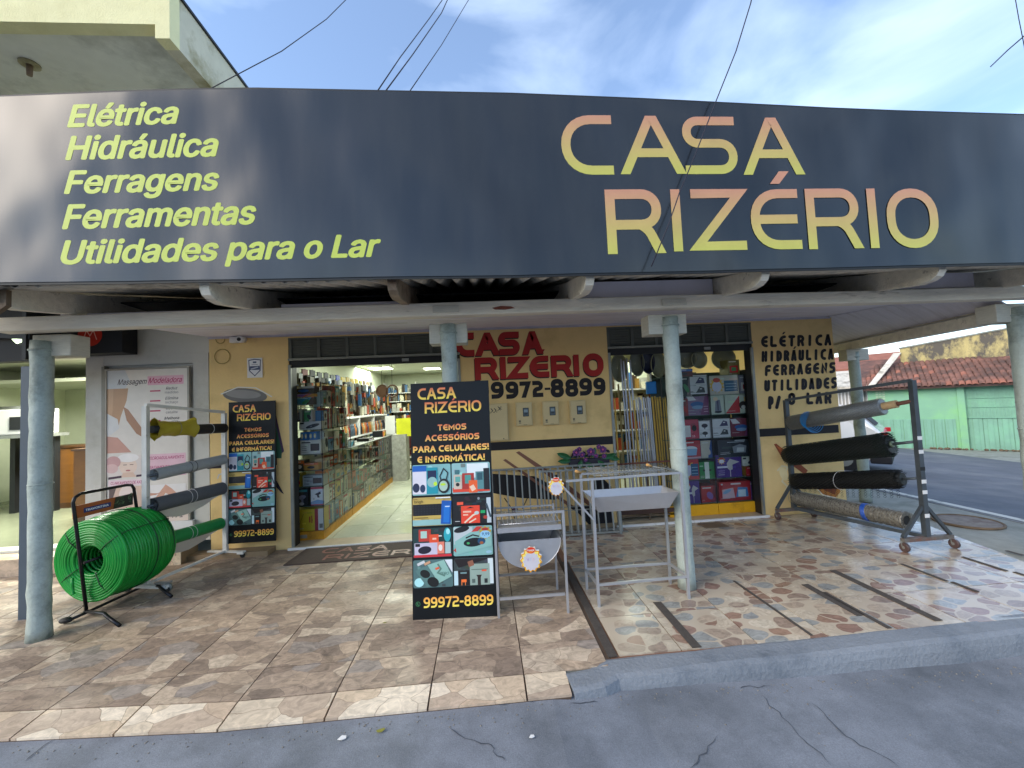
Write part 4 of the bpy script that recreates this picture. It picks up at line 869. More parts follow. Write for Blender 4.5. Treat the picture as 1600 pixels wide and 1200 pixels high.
# ------------------------------------------------------------------ printed boards with gradient lettering and product photos
def photo(A, i, x0, y0, x1, y1):
    """one product picture of the board, i = 0..7"""
    w, h = x1-x0, y1-y0; X = lambda u: x0+u*w; Y = lambda v: y0+v*h
    R = lambda a_, b_, c_, d_, col, an=0: A.rect(X(a_), Y(b_), X(c_), Y(d_), col, an); El = lambda cx, cy, rx, ry, col, an=0: A.ell(X(cx), Y(cy), rx*w, ry*h, col, an)
    base_ = ['#7fb3b5', '#8fb9bb', '#b9a05a', '#15161a', '#1f3a3a', '#7fb0ae', '#4f6f70', '#3a4446'][i]
    A.rrect(x0, y0, x1, y1, .012, base_); qq = random.Random(i+5); bl_ = lin(base_)
    for k in range(26):
        f_ = qq.uniform(.35, 1.5); c_ = tuple(min(.9, v_*f_*qq.uniform(.8, 1.25)+qq.uniform(0, .03)) for v_ in bl_[:3])+(1,); a_, b_ = qq.uniform(.06, .94), qq.uniform(.06, .94)
        if k % 3: R(max(.01, a_-qq.uniform(.02, .12)), max(.02, b_-.05), min(.99, a_+.05), min(.98, b_+qq.uniform(.01, .08)), c_)
        else: El(min(.9, max(.1, a_)), min(.9, max(.1, b_)), qq.uniform(.02, .08), qq.uniform(.02, .08), c_)
    if i == 0:
        R(.01, .04, .37, .96, '#d8d6e0'); R(.01, .78, .37, .97, '#1560b4'); El(.1, .25, .09, .15, '#1f2b4a'); El(.27, .22, .07, .13, '#263a5c'); R(.37, .04, .66, .9, '#1f93a4'); R(.4, .5, .63, .8, '#16254a'); El(.52, .42, .13, .17, '#8fb7b4'); El(.6, .36, .05, .07, '#bfe23c')
        A.line([(X(u_), Y(v_)) for u_, v_ in ((.78, .35), (.72, .6), (.82, .85), (.93, .7), (.88, .45), (.76, .4))], .008, '#16191c'); El(.82, .28, .15, .24, '#1b2022'); El(.81, .28, .11, .17, '#a9c4b4'); El(.8, .33, .07, .04, '#b9e03a')
    if i == 1:
        R(.4, .5, .95, .97, '#dfe8ea'); R(.02, .05, .98, .2, '#d6452e'); R(.05, .15, .26, .62, '#c9b8a8'); R(.09, .38, .22, .56, '#5fa39a'); El(.15, .3, .05, .06, '#26201f'); R(.27, .14, .58, .66, '#a8322a'); R(.34, .32, .5, .6, '#4f938c'); R(.62, .12, .83, .7, '#56888c'); R(.66, .42, .8, .66, '#2f5560'); R(.83, .1, .98, .8, '#191a20'); R(.44, .02, .66, .42, '#e8622e'); R(.48, .08, .6, .26, '#eccab0', .5); R(.08, .64, .2, .78, '#3f6f74')
    if i == 2:
        R(.0, .02, 1, .22, '#8fb9b6'); R(.01, .24, .8, .92, '#c2a757'); R(.01, .36, .76, .76, '#14161c')
        for a_ in range(9):
            for b_ in range(4): R(.06+a_*.075, .41+b_*.085, .10+a_*.075, .45+b_*.085, '#23262e')
        A.text('brigh', X(.05), Y(.81), h*.10, '#1f1c14'); R(.74, .05, .99, .86, '#1556a8', -.06); R(.8, .1, .95, .7, '#1c6fc4', -.06); R(.84, .64, .96, .67, '#d8e6f2'); R(.05, .28, .4, .31, '#7d6a38'); R(.6, .95, .98, .99, '#e4e8ea')
    if i == 3:
        R(.88, .02, .99, .9, '#b9c6ce'); R(.9, .2, .95, .7, '#3a4a56', .3); R(.22, .03, .70, .64, '#e0452c'); R(.27, .4, .48, .46, '#e8b8a0'); R(.27, .3, .4, .35, '#e8b8a0'); A.line([(X(.3), Y(.05)), (X(.52), Y(.3)), (X(.62), Y(.36))], .012, '#e6d0b8'); A.line([(X(.42), Y(.05)), (X(.6), Y(.18))], .01, '#e6d0b8'); El(.62, .38, .06, .06, '#b7c8c4')
        A.poly([(X(.36), Y(.55)), (X(.46), Y(.6)), (X(.56), Y(.55))], '#1a1416'); R(.12, .68, .28, .78, '#e8583c'); R(.72, .36, .84, .46, '#22a060'); El(.84, .22, .05, .06, '#b03a30'); R(.06, .1, .18, .12, '#c8c8c8'); El(.68, .88, .03, .05, '#8a9096')
    if i == 4:
        R(.02, .02, .98, .1, '#c8323c'); R(.15, .55, .46, .96, '#b53a30'); R(.2, .66, .36, .9, '#a8c8bc'); R(.42, .5, .66, .78, '#e0502e'); R(.5, .6, .6, .66, '#f0c0a8'); R(.04, .1, .62, .5, '#c2bcd0'); El(.3, .26, .17, .13, '#1c1a2c', .1); R(.06, .38, .18, .48, '#1a1622'); R(.62, .12, .8, .52, '#e0806a'); El(.7, .32, .05, .11, '#e4dcd6'); R(.82, .12, .96, .5, '#a9c0c0'); El(.88, .75, .09, .24, '#2aa3b0'); El(.9, .86, .05, .1, '#9fe0e4'); R(.66, .7, .74, .74, '#e8e8e8')
    if i == 5:
        R(.02, .4, .5, .98, '#b9c4c8'); El(.22, .9, .2, .1, '#15171c', .2); A.poly([(X(0), Y(.2)), (X(.6), Y(.98)), (X(.75), Y(.98)), (X(.1), Y(.1))], '#c03a34'); A.poly([(X(.08), Y(.05)), (X(.98), Y(.3)), (X(.98), Y(.85)), (X(.45), Y(.8)), (X(.04), Y(.5))], '#86b6b0')
        El(.52, .45, .26, .15, '#10151c', .08); El(.72, .48, .1, .12, '#17486a'); El(.72, .42, .05, .05, '#9c5a34'); El(.38, .42, .04, .04, '#3fa060'); A.line([(X(.32), Y(.6)), (X(.5), Y(.7)), (X(.66), Y(.64))], .010, '#14181c'); A.burst(X(.82), Y(.76), w*.13, w*.17, '#b39a3c', 10); El(.82, .7, .14, .13, '#8fc3e0'); El(.82, .88, .09, .05, '#a83030')
        A.word('9,90', X(.73).real if False else X(.74), Y(.67), h*.08, h*.018, '#173a80', ws=1) if False else A.text('9,99', X(.74), Y(.67), h*.09, '#173a80', bold=.02)
    if i == 6:
        El(.15, .2, .12, .16, '#a9dfe2'); A.poly([(X(.05), Y(.62)), (X(.36), Y(.82)), (X(.62), Y(.12)), (X(.35), Y(.02))], '#567a78'); A.poly([(X(.36), Y(.82)), (X(.78), Y(.98)), (X(.98), Y(.38)), (X(.64), Y(.14))], '#8db8ae'); A.poly([(X(.8), Y(.98)), (X(.99), Y(.98)), (X(.99), Y(.5))], '#d6dde4')
        El(.3, .5, .13, .14, '#15191b', -.4); El(.5, .2, .15, .17, '#14181a', -.4); A.line([(X(.62), Y(.84)), (X(.7), Y(.66)), (X(.62), Y(.52)), (X(.8), Y(.4))], .012, '#5b7f74'); R(.56, .64, .66, .72, '#e0603c', .3)
        A.text('ZERO', X(.66), Y(.44), h*.1, '#557a72', bold=.02, shear=.3); R(.1, .84, .3, .94, '#c9ced0', .4); R(.28, .84, .44, .93, '#c79a78', .4)
    if i == 7:
        A.poly([(X(.0), Y(.98)), (X(.98), Y(.98)), (X(.7), Y(.88)), (X(.12), Y(.66))], '#20191c'); R(.86, .05, .99, .96, '#cfdde2'); R(.0, .04, .1, .55, '#bcd8e0'); R(.1, .02, .38, .56, '#1d1415'); R(.16, .44, .32, .5, '#6c8c90'); R(.18, .14, .31, .24, '#ec7030'); R(.18, .03, .2, .14, '#d8793c'); R(.27, .03, .29, .14, '#d8793c')
        R(.4, .02, .9, .78, '#8fa49a'); R(.44, .56, .86, .59, '#5c7068'); R(.7, .5, .82, .56, '#e05a3c'); A.poly([(X(.56), Y(.38)), (X(.7), Y(.38)), (X(.67), Y(.3)), (X(.67), Y(.02)), (X(.59), Y(.02)), (X(.59), Y(.3))], '#2c2220'); R(.76, .08, .84, .24, '#20282a'); R(.45, .1, .53, .24, '#50605c'); R(.36, .7, .5, .9, '#8c5c48', .3)
def board(t, P, u, v, n, W_, H_, thick, lay=1):
    """black advertising board at bottom-left P"""
    u = Vector(u).normalized(); v = Vector(v).normalized(); n = Vector(n).normalized(); P = Vector(P)
    q = [P, P+u*W_, P+u*W_+v*H_, P+v*H_]; MB().prism(q, -n, thick).build('board', mat('matt_black_board', '#0f1418', .45, var=.1, rvar=.05, spec=.3), t)
    A = Art(P+n*.0006, u, v, n, eps=.00012)
    G1, G2 = '#e0704a', '#f0dc50'
    A.word('CASA', .055*W_/.62, .925*H_, .052*H_, .0095*H_, G1, w=.33*W_+.16*W_, col2=G2, sp=.12); A.word('RIZÉRIO', .135*W_/.62*.82, .862*H_, .05*H_, .009*H_, G1, w=.72*W_, col2=G2, sp=.12)
    A.word('TEMOS', .52*W_, .783*H_, .027*H_, .0062*H_, G1, w=.36*W_, col2='#f0c060', sp=.14, align='c'); A.word('ACESSÓRIOS', .52*W_, .738*H_, .027*H_, .0062*H_, G1, w=.68*W_, col2='#f0c060', sp=.14, align='c')
    A.word('PARA CELULARES!', .50*W_, .690*H_, .0275*H_, .0064*H_, '#ea9a58', w=.95*W_, col2='#f0d060', sp=.12, align='c'); A.word('E INFORMÁTICA!', .50*W_, .645*H_, .0275*H_, .0064*H_, '#ea9a58', w=.84*W_, col2='#f0d860', sp=.12, align='c')
    ys = [(.505, .636), (.376, .496), (.246, .367), (.125, .237)]
    for r_, (a_, b_) in enumerate(ys):
        for c_ in range(2): A.k = 1; photo(A, r_*2+c_, (.012+c_*.49)*W_, a_*H_, (.488+c_*.49)*W_, b_*H_)
    A.k = 1; A.word('99972-8899', .13*W_, .045*H_, .042*H_, .0075*H_, '#ea9a4a', w=.83*W_, col2='#f4e060', sp=.10)
    A.ell(.065*W_, .062*H_, .028*W_, .028*W_, '#2c7a4a', n=20); A.ell(.065*W_, .062*H_, .022*W_, .022*W_, '#1a1d20'); A.line([(.055*W_, .068*H_), (.06*W_, .060*H_, .004), (.075*W_, .056*H_)], .006, '#2c7a4a')
    A.build('printed_face', t)
a0, b0, c0_ = oz(645, 969), oz(777, 962.5), None
TB = thing('advertising_board', 'tall black board with product photos standing in front of the middle pillar', 'advertising board', ((a0.x+b0.x)/2, a0.y, 0))
Wb = (Vector((b0.x, b0.y, 0))-Vector((a0.x, a0.y, 0))); ub = Wb.normalized()
tilt = .10; vb = (Vector((0, 0, 1))+Vector((-ub.y, ub.x, 0))*tilt).normalized()
tl = opl(638, 600, a0, ub.cross(vb)); Hb = (tl-a0).dot(vb)
board(TB, a0, ub, vb, ub.cross(vb), Wb.length, Hb, .02)
nb_ = Vector((-ub.y, ub.x, 0))
for s_ in (.06, .94): MB().bar(a0+ub*Wb.length*s_+nb_*.30+Vector((0, 0, .005)), a0+ub*Wb.length*s_+vb*Hb*.72+nb_*.025, .02, .02).build('rear_leg', M_DARK, TB)
SBd = thing('advertising_board', 'smaller black board with the same photos leaning on the yellow wall at left', 'advertising board', (-2.72, WY-.10, 0))
p0, p1_ = oy(356, 850, WY-.11), oy(431, 846, WY-.11); pz_ = oy(352, 629, WY-.07).z-p0.z; board(SBd, (p0.x, WY-.11, p0.z), (1, 0, 0), (0, .03, 1), (0, -1, .03), p1_.x-p0.x, pz_, .015)
# ------------------------------------------------------------------ door mats
MT = thing('door_mat', 'long dark brown mat with faded reddish shop name before the left doorway', 'mat', (-1.3, 4.7, 0.001))
M_MAT = mat('brown_rubber_mat', '#43352f', .8, var=.15, scale=30, bump=.5, bscale=120)
mq = [oz(445, 882), oz(700, 872), oz(700, 840), oz(484, 850)]
mx0, mx1 = -2.12, -.35
MB().prism([(mx0, 4.45, .001), (mx1, 4.45, .001), (mx1, 4.93, .001), (mx0+.03, 4.93, .001)], (0, 0, 1), .010).build('mat', M_MAT, MT)
A = Art((mx0, 4.45, .0112), (1, 0, 0), (0, 1, 0), (0, 0, 1)); A.word('CASA', .26, .27, .15, .03, '#7c4436', w=.72, sp=.12); A.word('RIZÉRIO', .36, .06, .15, .03, '#7c4436', w=1.2, sp=.12); A.build('faded_name', MT)
rbox('drain_cover', 2.52, 2.80, 4.68, 4.88, .001, .006, mat('brown_drain', '#6f5f4e', .6), None, label='small brown rectangular plate in the tiles before the right doorway', cat='floor plate')
# ------------------------------------------------------------------ grills
def burst_tag(t, c, r_, lab_text=True, n=(0, -1, 0), u=(1, 0, 0)):
    A = Art(c, u, (0, 0, 1), n, eps=.0006); A.burst(0, -.01, r_*.82, r_, '#e8a01c', 13, sy=1.12); A.burst(0, -.01, r_*.72, r_*.88, '#f4e070', 13, sy=1.12); A.burst(0, -.02, r_*.66, r_*.78, '#c9c6ce', 13, sy=1.1)
    A.ell(0, r_*.72, r_*.42, r_*.30, '#f2c8a0'); A.ell(0, r_*.72, r_*.39, r_*.27, '#d8351f'); A.poly([(-r_*.3, r_*.58), (-.05*r_, r_*.47), (r_*.32, r_*.6), (0, r_*.72)], '#ee7a1c')
    A.text('Promoção', 0, r_*.66, r_*.16, '#f6e8e0', w=r_*.62, bold=.02, align='c')
    A.line([(-r_*.4, .1*r_), (-r_*.3, -.2*r_, .01), (-r_*.25, .05*r_)], .003, '#c3a9cf'); A.line([(-r_*.05, .15*r_), (-r_*.08, -.15*r_)], .003, '#b9c2dd'); A.line([(r_*.1, .05*r_), (r_*.3, 0, .01), (r_*.15, -.2*r_)], .003, '#d9b0b8')
    P = [(x*r_, y*r_) for x, y in [(math.cos(math.pi*i/13)*(1 if i % 2 else .82), math.sin(math.pi*i/13)*(1 if i % 2 else .82)*1.12-.01) for i in range(26)]]
    MB().prism([Vector(c)+Vector(u)*x+Vector((0, 0, 1))*y-Vector(n)*.001 for x, y in P], -Vector(n), .0015).build('card', M_WHITE, t); A.build('printed_face', t)
G1 = thing('half_drum_grill', 'short steel charcoal grill with a half drum firebox and rack', 'barbecue grill', (.31, 3.26, 0))
tb = .017
fl_, fr_, bl_, br_ = (.045, 3.07), (.555, 3.06), (.06, 3.46), (.545, 3.45)
for (x, y), z in ((fl_, .745), (fr_, .745), (bl_, .70), (br_, .70)): MB().bar((x, y, 0), (x, y, z), tb, tb, up=(0, 1, 0)).build('leg', M_STEEL, G1)
MB().bar((.054, 3.07, .736), (.546, 3.06, .736), tb, tb).build('top_rail', M_STEEL, G1); MB().bar((.07, 3.46, .69), (.535, 3.45, .69), .012, .012).build('back_rail', M_STEEL, G1)
for z, yy, nm in ((.135, 3.065, 'cross_rail'), (.145, 3.455, 'cross_rail')): MB().bar((.06, yy, z), (.54, yy, z), tb, tb).build(nm, M_STEEL, G1)
for x, y in ((.045, 3.07), (.555, 3.06)): MB().bar((x, y+.01, .52), (x, 3.45, .52), .012, .012).build('side_rail', M_STEEL, G1)
hd = MB(); n_ = 20; y0, y1 = 3.09, 3.42
for k, y in enumerate((y0, y1)): hd.prism([(.30+.237*math.cos(math.pi+math.pi*i/n_), y, .535+.21*math.sin(math.pi+math.pi*i/n_)) for i in range(n_+1)], (0, 1, 0), .002)
hd.build('end_plate', M_STEEL, G1); dr = MB(); vs = []; fs = []
for i in range(n_+1):
    q = math.pi+math.pi*i/n_
    for r_ in (.236, .233): vs += [(.30+r_*math.cos(q), y0-.004, .535+r_*.885*math.sin(q)), (.30+r_*math.cos(q), y1+.004, .535+r_*.885*math.sin(q))]
for i in range(n_): a_ = 4*i; fs += [(a_, a_+1, a_+5, a_+4), (a_+2, a_+6, a_+7, a_+3), (a_, a_+4, a_+6, a_+2), (a_+1, a_+3, a_+7, a_+5)]
dr.add(vs, fs, True).build('half_drum', M_STEEL, G1)
rbox('tray', .07, .53, 3.09, 3.42, .60, .606, M_STEEL, G1); MB().bar((.062, 3.075, .622), (.538, 3.075, .622), .02, .036).build('tray_lip', M_STEEL, G1)
for i in range(15): x = .08+i*.032; MB().cyl((x, 3.08, .665), (x, 3.43, .665), .0022, n=5).build('rod', M_STEEL, G1)
for y in (3.085, 3.42): MB().cyl((.07, y, .661), (.54, y, .661), .004, n=6).build('rack_frame', M_STEEL, G1)
gb = oy(830, 873, 3.05)
burst_tag(G1, (gb.x, 3.055, gb.z), .083)
G2 = thing('tray_grill', 'taller steel charcoal grill with a deep tray and wood handled grid', 'barbecue grill', (1.12, 3.26, 0))
for (x, y), z in (((.80, 3.11), .945), ((1.505, 3.12), .955), ((.785, 3.41), .935), ((1.485, 3.39), .935)): MB().bar((x-(0.03 if y < 3.2 and False else 0), y, 0), (x, y, z), tb+.003, tb+.003, up=(0, 1, 0)).build('leg', M_STEEL, G2)
MB().bar((.60, 3.11, .947), (1.50, 3.12, .957), tb, tb).build('top_rail', M_STEEL, G2); MB().bar((.785, 3.41, .94), (1.485, 3.39, .94), tb, tb).build('back_rail', M_STEEL, G2)
for a_, b_ in (((.81, 3.11, .16), (1.495, 3.12, .165)), ((.795, 3.41, .16), (1.475, 3.39, .165)), ((.80, 3.12, .16), (.785, 3.40, .16)), ((1.505, 3.13, .165), (1.485, 3.38, .165))): MB().bar(a_, b_, tb, tb).build('cross_rail', M_STEEL, G2)
MB().bar((.555, 3.10, .93), (.80, 3.095, .64), .014, .014).build('diagonal_brace', M_STEEL, G2)
tr = MB(); top = [(.795, 3.13), (1.495, 3.14), (1.475, 3.40), (.79, 3.40)]; bot = [(.86, 3.19), (1.43, 3.19), (1.42, 3.35), (.86, 3.35)]
tr.add([(x, y, .805) for x, y in top]+[(x, y, .675) for x, y in bot]+[(x*.995+.005, y*.998+.007, .805) for x, y in top]+[(x, y, .679) for x, y in bot],
       [(i, (i+1) % 4, 4+(i+1) % 4, 4+i) for i in range(4)]+[(4, 5, 6, 7)]+[(8+i, 12+i, 12+(i+1) % 4, 8+(i+1) % 4) for i in range(4)]+[(15, 14, 13, 12)]).build('tray', M_STEEL, G2)
gd = MB()
for i in range(24): x = .83+i*.028; gd.cyl((x, 3.13, .965+.0), (x+.0, 3.42, .985), .0022, n=4)
for i in range(7): y = 3.14+i*.046; gd.cyl((.82, y, .968+i*.003), (1.49, y, .968+i*.003), .0022, n=4)
gd.build('wire_grid', M_GALV, G2, kind='stuff')
for px, py in ((903, 737), (1014, 727)):
    h_ = oy(px, py, 3.16); MB().cyl((h_.x-.02, 3.15, h_.z+.008), (h_.x+.025, 3.17, h_.z-.012), .011, .009, 10).build('wooden_handle', mat('light_turned_wood', '#b98d55', .5), G2)
h_ = oy(1050, 736, 3.13); MB().tube([(1.30, 3.16, 1.01), (1.4, 3.14, .99), (1.49, 3.12, .965)], .003, 6).build('grid_arm', M_GALV, G2)
gb = oy(869, 759, 3.09); burst_tag(G2, (gb.x, 3.09, gb.z), .062)
# ------------------------------------------------------------------ rack of white enamelled steel with rolls of cloth and screen
RL = thing('roll_rack', 'white steel rack holding cloth and screen rolls left of the small board', 'rack', (-3.0, 4.45, 0))
N1, N2 = Vector((-3.13, 4.04, 0)), Vector((-2.93, 4.86, 0))
nz_ = lambda p, z: Vector((p.x, p.y, z))
MB().bar(nz_(N1, .06), nz_(N1, 1.69), .042, .042, up=(0, 1, 0)).build('post', M_WHM, RL); MB().bar(nz_(N2, .06), nz_(N2, 1.60), .042, .042, up=(0, 1, 0)).build('post', M_WHM, RL)
MB().bar(nz_(N1, 1.70), nz_(N2, 1.61), .03, .03).build('top_bar', M_WHM, RL); MB().bar(nz_(N1, .07), nz_(N2, .07), .03, .02).build('bottom_bar', M_WHM, RL)
dl = (N2-N1).normalized(); sdv = Vector((dl.y, -dl.x, 0))
for P in (N1, N2):
    MB().bar(P+Vector((0, 0, .055))-sdv*.22, P+Vector((0, 0, .055))+sdv*.24, .045, .03).build('foot', M_WHM, RL)
    for s_ in (-.2, .22):
        w_ = MB().cyl(P+sdv*s_+Vector((0, -.012, .028)), P+sdv*s_+Vector((0, .012, .028)), .028, n=14).build('castor', M_DARK, RL)
def roll(name, a_, b_, r_, m, lab, cat='roll', group=None, core=None, ragged=0, n=26, rings=14, end=True):
    a_ = Vector(a_); b_ = Vector(b_); q = random.Random(int(r_*1e4)+int(a_.z*100)); t = thing(name, lab, cat, (a_.lerp(b_, .5).x, a_.lerp(b_, .5).y, min(a_.z, b_.z)-r_), 0, group)
    m_ = MB(); pts = [a_.lerp(b_, i/rings) for i in range(rings+1)]
    m_.tube(pts, [r_*(1+q.uniform(-ragged, ragged)) for _ in pts], n, cap=False)
    d = (b_-a_).normalized(); u = Vector((0, 0, 1)); w_ = d.cross(u)
    o = m_.build('roll', m, t)
    if end:
        e = MB()
        for P, s_ in ((a_, -1), (b_, 1)):
            for k in range(4):
                R0 = r_*(1-.2*k); R1 = r_*(1-.2*k-.17); vv = []
                for i in range(n): q1 = 2*math.pi*i/n; vv += [P+(u*math.cos(q1)+w_*math.sin(q1))*R0*(.985)+d*s_*(.002+.004*(k % 2)), P+(u*math.cos(q1)+w_*math.sin(q1))*R1+d*s_*(-.004+.003*(k % 2))]
                e.add(vv, [(2*i, 2*i+1, 2*((i+1) % n)+1, 2*((i+1) % n)) for i in range(n)], True)
            P2 = P-d*s_*.03; vv = [P2+(u*math.cos(2*math.pi*i/n)+w_*math.sin(2*math.pi*i/n))*r_*.3 for i in range(n)]; e.add(vv, [tuple(range(n))])
        e.build('rolled_end', m, t)
    if core: MB().cyl(a_-d*core, b_+d*core, .012, n=10).build('core_bar', M_GREYM, t)
    return t
M_YCL = mat('mustard_oilcloth', '#a8982a', .55, var=.12, scale=5, bump=.5, bscale=12); M_BCL = mat('black_cloth', '#1b1d20', .6, var=.2, scale=8)
M_LGR = mat('light_grey_screen', '#9aa0a4', .7, var=.06, scale=30, bump=.2, bscale=200); M_DGR = mat('dark_grey_screen', '#565a60', .7, var=.08, scale=30, bump=.3, bscale=200); M_GSC = mat('bright_green_screen', '#1d8a45', .6, var=.1, scale=30, bump=.2, bscale=200)
def pr(pa, Ya, pb, Yb): return oy(*pa, Ya), oy(*pb, Yb)
a_, b_ = pr((237, 671), 4.07, (300, 668), 4.45)
ty = thing('cloth_roll', 'crumpled mustard yellow oilcloth roll at the top of the white rack', 'cloth roll', (a_.x, a_.y, a_.z-.07))
q = random.Random(5); m_ = MB(); n_ = 22
pts = [a_.lerp(b_, i/12) for i in range(13)]; vs = []
for i, p in enumerate(pts):
    d = (b_-a_).normalized(); u = Vector((0, 0, 1)); w_ = d.cross(u); fl2 = 1.25 if i in (0, 12) else (1.1 if i in (1, 11) else .92)
    for k in range(n_): s2 = 2*math.pi*k/n_; R0 = .075*fl2*(1+.10*math.sin(3*s2+i*.6)+.06*q.uniform(-1, 1)+(.12*math.sin(5*s2) if i in (0, 12) else 0)); vs.append(p+(u*math.cos(s2)+w_*math.sin(s2))*R0)
m_.add(vs, [(i*n_+k, i*n_+(k+1) % n_, (i+1)*n_+(k+1) % n_, (i+1)*n_+k) for i in range(12) for k in range(n_)], True); m_.build('cloth', M_YCL, ty)
MB().cyl(a_, b_, .035, n=12).build('inner_roll', M_BCL, ty); MB().tube([a_.lerp(b_, .55)+Vector((0, 0, 1))*math.cos(s_)*.078+Vector((1, -.2, 0))*math.sin(s_)*.078 for s_ in [2*math.pi*i/20 for i in range(20)]], .002, 5, True).build('string', M_GALV, ty)
a2, b2 = pr((304, 671), 4.45, (350, 669), 4.84); t = roll('cloth_roll', a2, b2, .052, M_BCL, 'short black cloth roll beside the yellow one on the white rack', core=.0)
MB().tube([a2+Vector((0, 0, 1))*math.cos(s_)*.042+Vector((1, -.25, 0))*math.sin(s_)*.042 for s_ in [2*math.pi*i/20 for i in range(20)]], .004, 5, True).build('core_ring', M_GALV, t)
MB().tube([a2.lerp(b2, .5)+Vector((0, 0, 1))*math.cos(s_)*.055+Vector((1, -.25, 0))*math.sin(s_)*.055 for s_ in [2*math.pi*i/20 for i in range(20)]], .002, 5, True).build('string', M_WHITE, t)
for pa, pb, r_, m, lab in (((240, 742), (349, 718), .055, M_LGR, 'light grey screen roll second from the top of the white rack'), ((238, 790), (347, 763), .068, M_DGR, 'dark slate grey screen roll under the light grey one'), ((244, 848), (344, 818), .062, M_GSC, 'bright green screen roll lowest on the white rack behind the hose')):
    a_, b_ = pr(pa, 4.07, pb, 4.83); t = roll('screen_roll', a_, b_, r_, m, lab, core=.05)
    for k in (.45, .52): MB().tube([a_.lerp(b_, k)+Vector((0, 0, 1))*math.cos(s_)*(r_+.002)+Vector((1, -.25, 0))*math.sin(s_)*(r_+.002) for s_ in [2*math.pi*i/20 for i in range(20)]], .002, 5, True).build('string', M_DARK if m is M_LGR else M_WHITE, t)
    if m is not M_LGR:   # loose end of screen hanging below
        L1 = [a_.lerp(b_, k/8)-Vector((0, .0, r_*.8)) for k in range(9)]; hang = [.02, .05, .10, .12, .12, .10, .08, .04, .02]
        M_SH = glass('loose_screen_dark', (.62, .66, .68, 1), .6) if m is M_DGR else glass('loose_screen_green', (.5, .75, .55, 1), .6)
        MB().add(L1+[p-Vector((0.02, 0, h2)) for p, h2 in zip(L1, hang)], [(i, i+1, 10+i, 9+i) for i in range(8)], True).build('loose_end', M_SH, t)
# ------------------------------------------------------------------ green hose reel
HR = thing('hose_stand', 'black tubular stand with a small orange header sign for the hose coil', 'display stand', (-3.24, 3.86, 0))
h1, h2 = oz(135, 963), oz(226, 920); dh = (h2-h1).normalized(); hn = dh.cross(Vector((0, 0, 1)))
def hp(s_, z, off=0): p = h1+dh*s_; return Vector((p.x, p.y, z))+hn*off
LH = (h2-h1).length
loop = [hp(.0, .04), hp(-.05, .5), hp(-.10, .93), hp(-.09, .965), hp(-.05, .99), hp(LH-.17, .985), hp(LH-.12, .975), hp(LH-.10, .94), hp(LH-.04, .5), hp(LH, .04)]
MB().tube(loop, .0125, 10).build('hoop', M_BLKM, HR)
MB().tube([hp(-.13, .02, -.03), hp(0, .03), hp(LH, .03)], .012, 8).build('base_bar', M_BLKM, HR)
for s_, ex, nm in ((0, 1, 'front_foot'), (LH, 1, 'rear_foot')):
    e = oz(187, 980) if s_ == 0 else oz(268, 934); c0 = hp(s_, .035); v = Vector((e.x, e.y, 0))-Vector((c0.x, c0.y, 0))
    MB().tube([c0-v*.05, c0+v*.35+Vector((0, 0, .02)), c0+v*.55+Vector((0, 0, .03)), c0+v*.68+Vector((0, 0, .01)), Vector((e.x, e.y, .012))], .013, 8).build(nm, M_BLKM, HR)
e = oz(103, 975); MB().sphere((e.x, e.y, .028), .032, 12, 8, (1.5, 1, .7)).build('black_end_cap', M_BLK, HR)
MB().tube([Vector((e.x, e.y, .04)), hp(.1, .13), hp(.2, .1)], .003, 5).build('wire_strut', M_DARK, HR)
MB().cyl(hp(-.02, .43), hp(LH, .43), .011, n=10).build('axle', M_BLKM, HR)
hs = [hp(-.10, .80), hp(LH-.11, .80), hp(LH-.105, .90), hp(-.105, .90)]
MB().prism([p-hn*.004 for p in hs], hn, .003).build('header_sign', mat('orange_brown_sign_card', '#9a5226', .5, var=.12), HR)
us = (hs[1]-hs[0]).normalized(); A = Art(hs[0]+hn*(-.0055 if hn.dot(CC-hs[0]) < 0 else .0005), us, (0, 0, 1), hn if hn.dot(CC-hs[0]) > 0 else -hn)
Ls = (hs[1]-hs[0]).length; A.rect(Ls*.16, .03, Ls*.60, .068, '#1c2f6b'); A.text('TRAMONTINA', Ls*.19, .040, .017, '#e8ecf4', w=Ls*.37, bold=.02); A.poly([(Ls*.64, .0), (Ls, .0), (Ls, .1), (Ls*.68, .1)], '#20261e')
q = random.Random(2)
for k in range(20): A.ell(q.uniform(Ls*.67, Ls*.98), q.uniform(.02, .10), .014, .005, q.choice(['#3f5a3c', '#55734c', '#2d4630']), a=q.uniform(-1, 1.5), n=10)
A.build('header_print', HR)
M_HOSE = mat('glossy_green_hose', '#078a30', .3, var=.2, scale=5); M_HOSE2 = mat('dark_green_band', '#0b3a1c', .5)
HC_ = thing('hose_coil', 'large coil of bright green garden hose on the black stand', 'hose', (-3.24, 3.86, .09))
c1 = hp(.045, .435, .0); c2 = hp(LH-.02, .435, .0); RR = .335; hu = Vector((0, 0, 1)); hw = dh.cross(hu); q = random.Random(9)
nL = 22; coil = MB()
def ring(c, R_, r_=.0115, n=44, jit=1.0):
    a_, b_, e_, ph = q.uniform(-.004, .004)*jit, q.uniform(-.004, .004)*jit, q.uniform(-.006, .006)*jit, q.uniform(0, 6.28)
    return [c+(hu*math.cos(2*math.pi*k/n)*(1+e_)+hw*math.sin(2*math.pi*k/n)*(1-e_))*R_*(1+.006*jit*math.sin(3*2*math.pi*k/n+ph))-hu*.006*jit+dh*(a_*math.cos(2*math.pi*k/n)+b_*math.sin(2*math.pi*k/n)) for k in range(n)]
for i in range(8):      # second layer, seen through the gaps
    coil.tube(ring(c1.lerp(c2, .06+i*.125), RR*.93), .0135, 6, True)
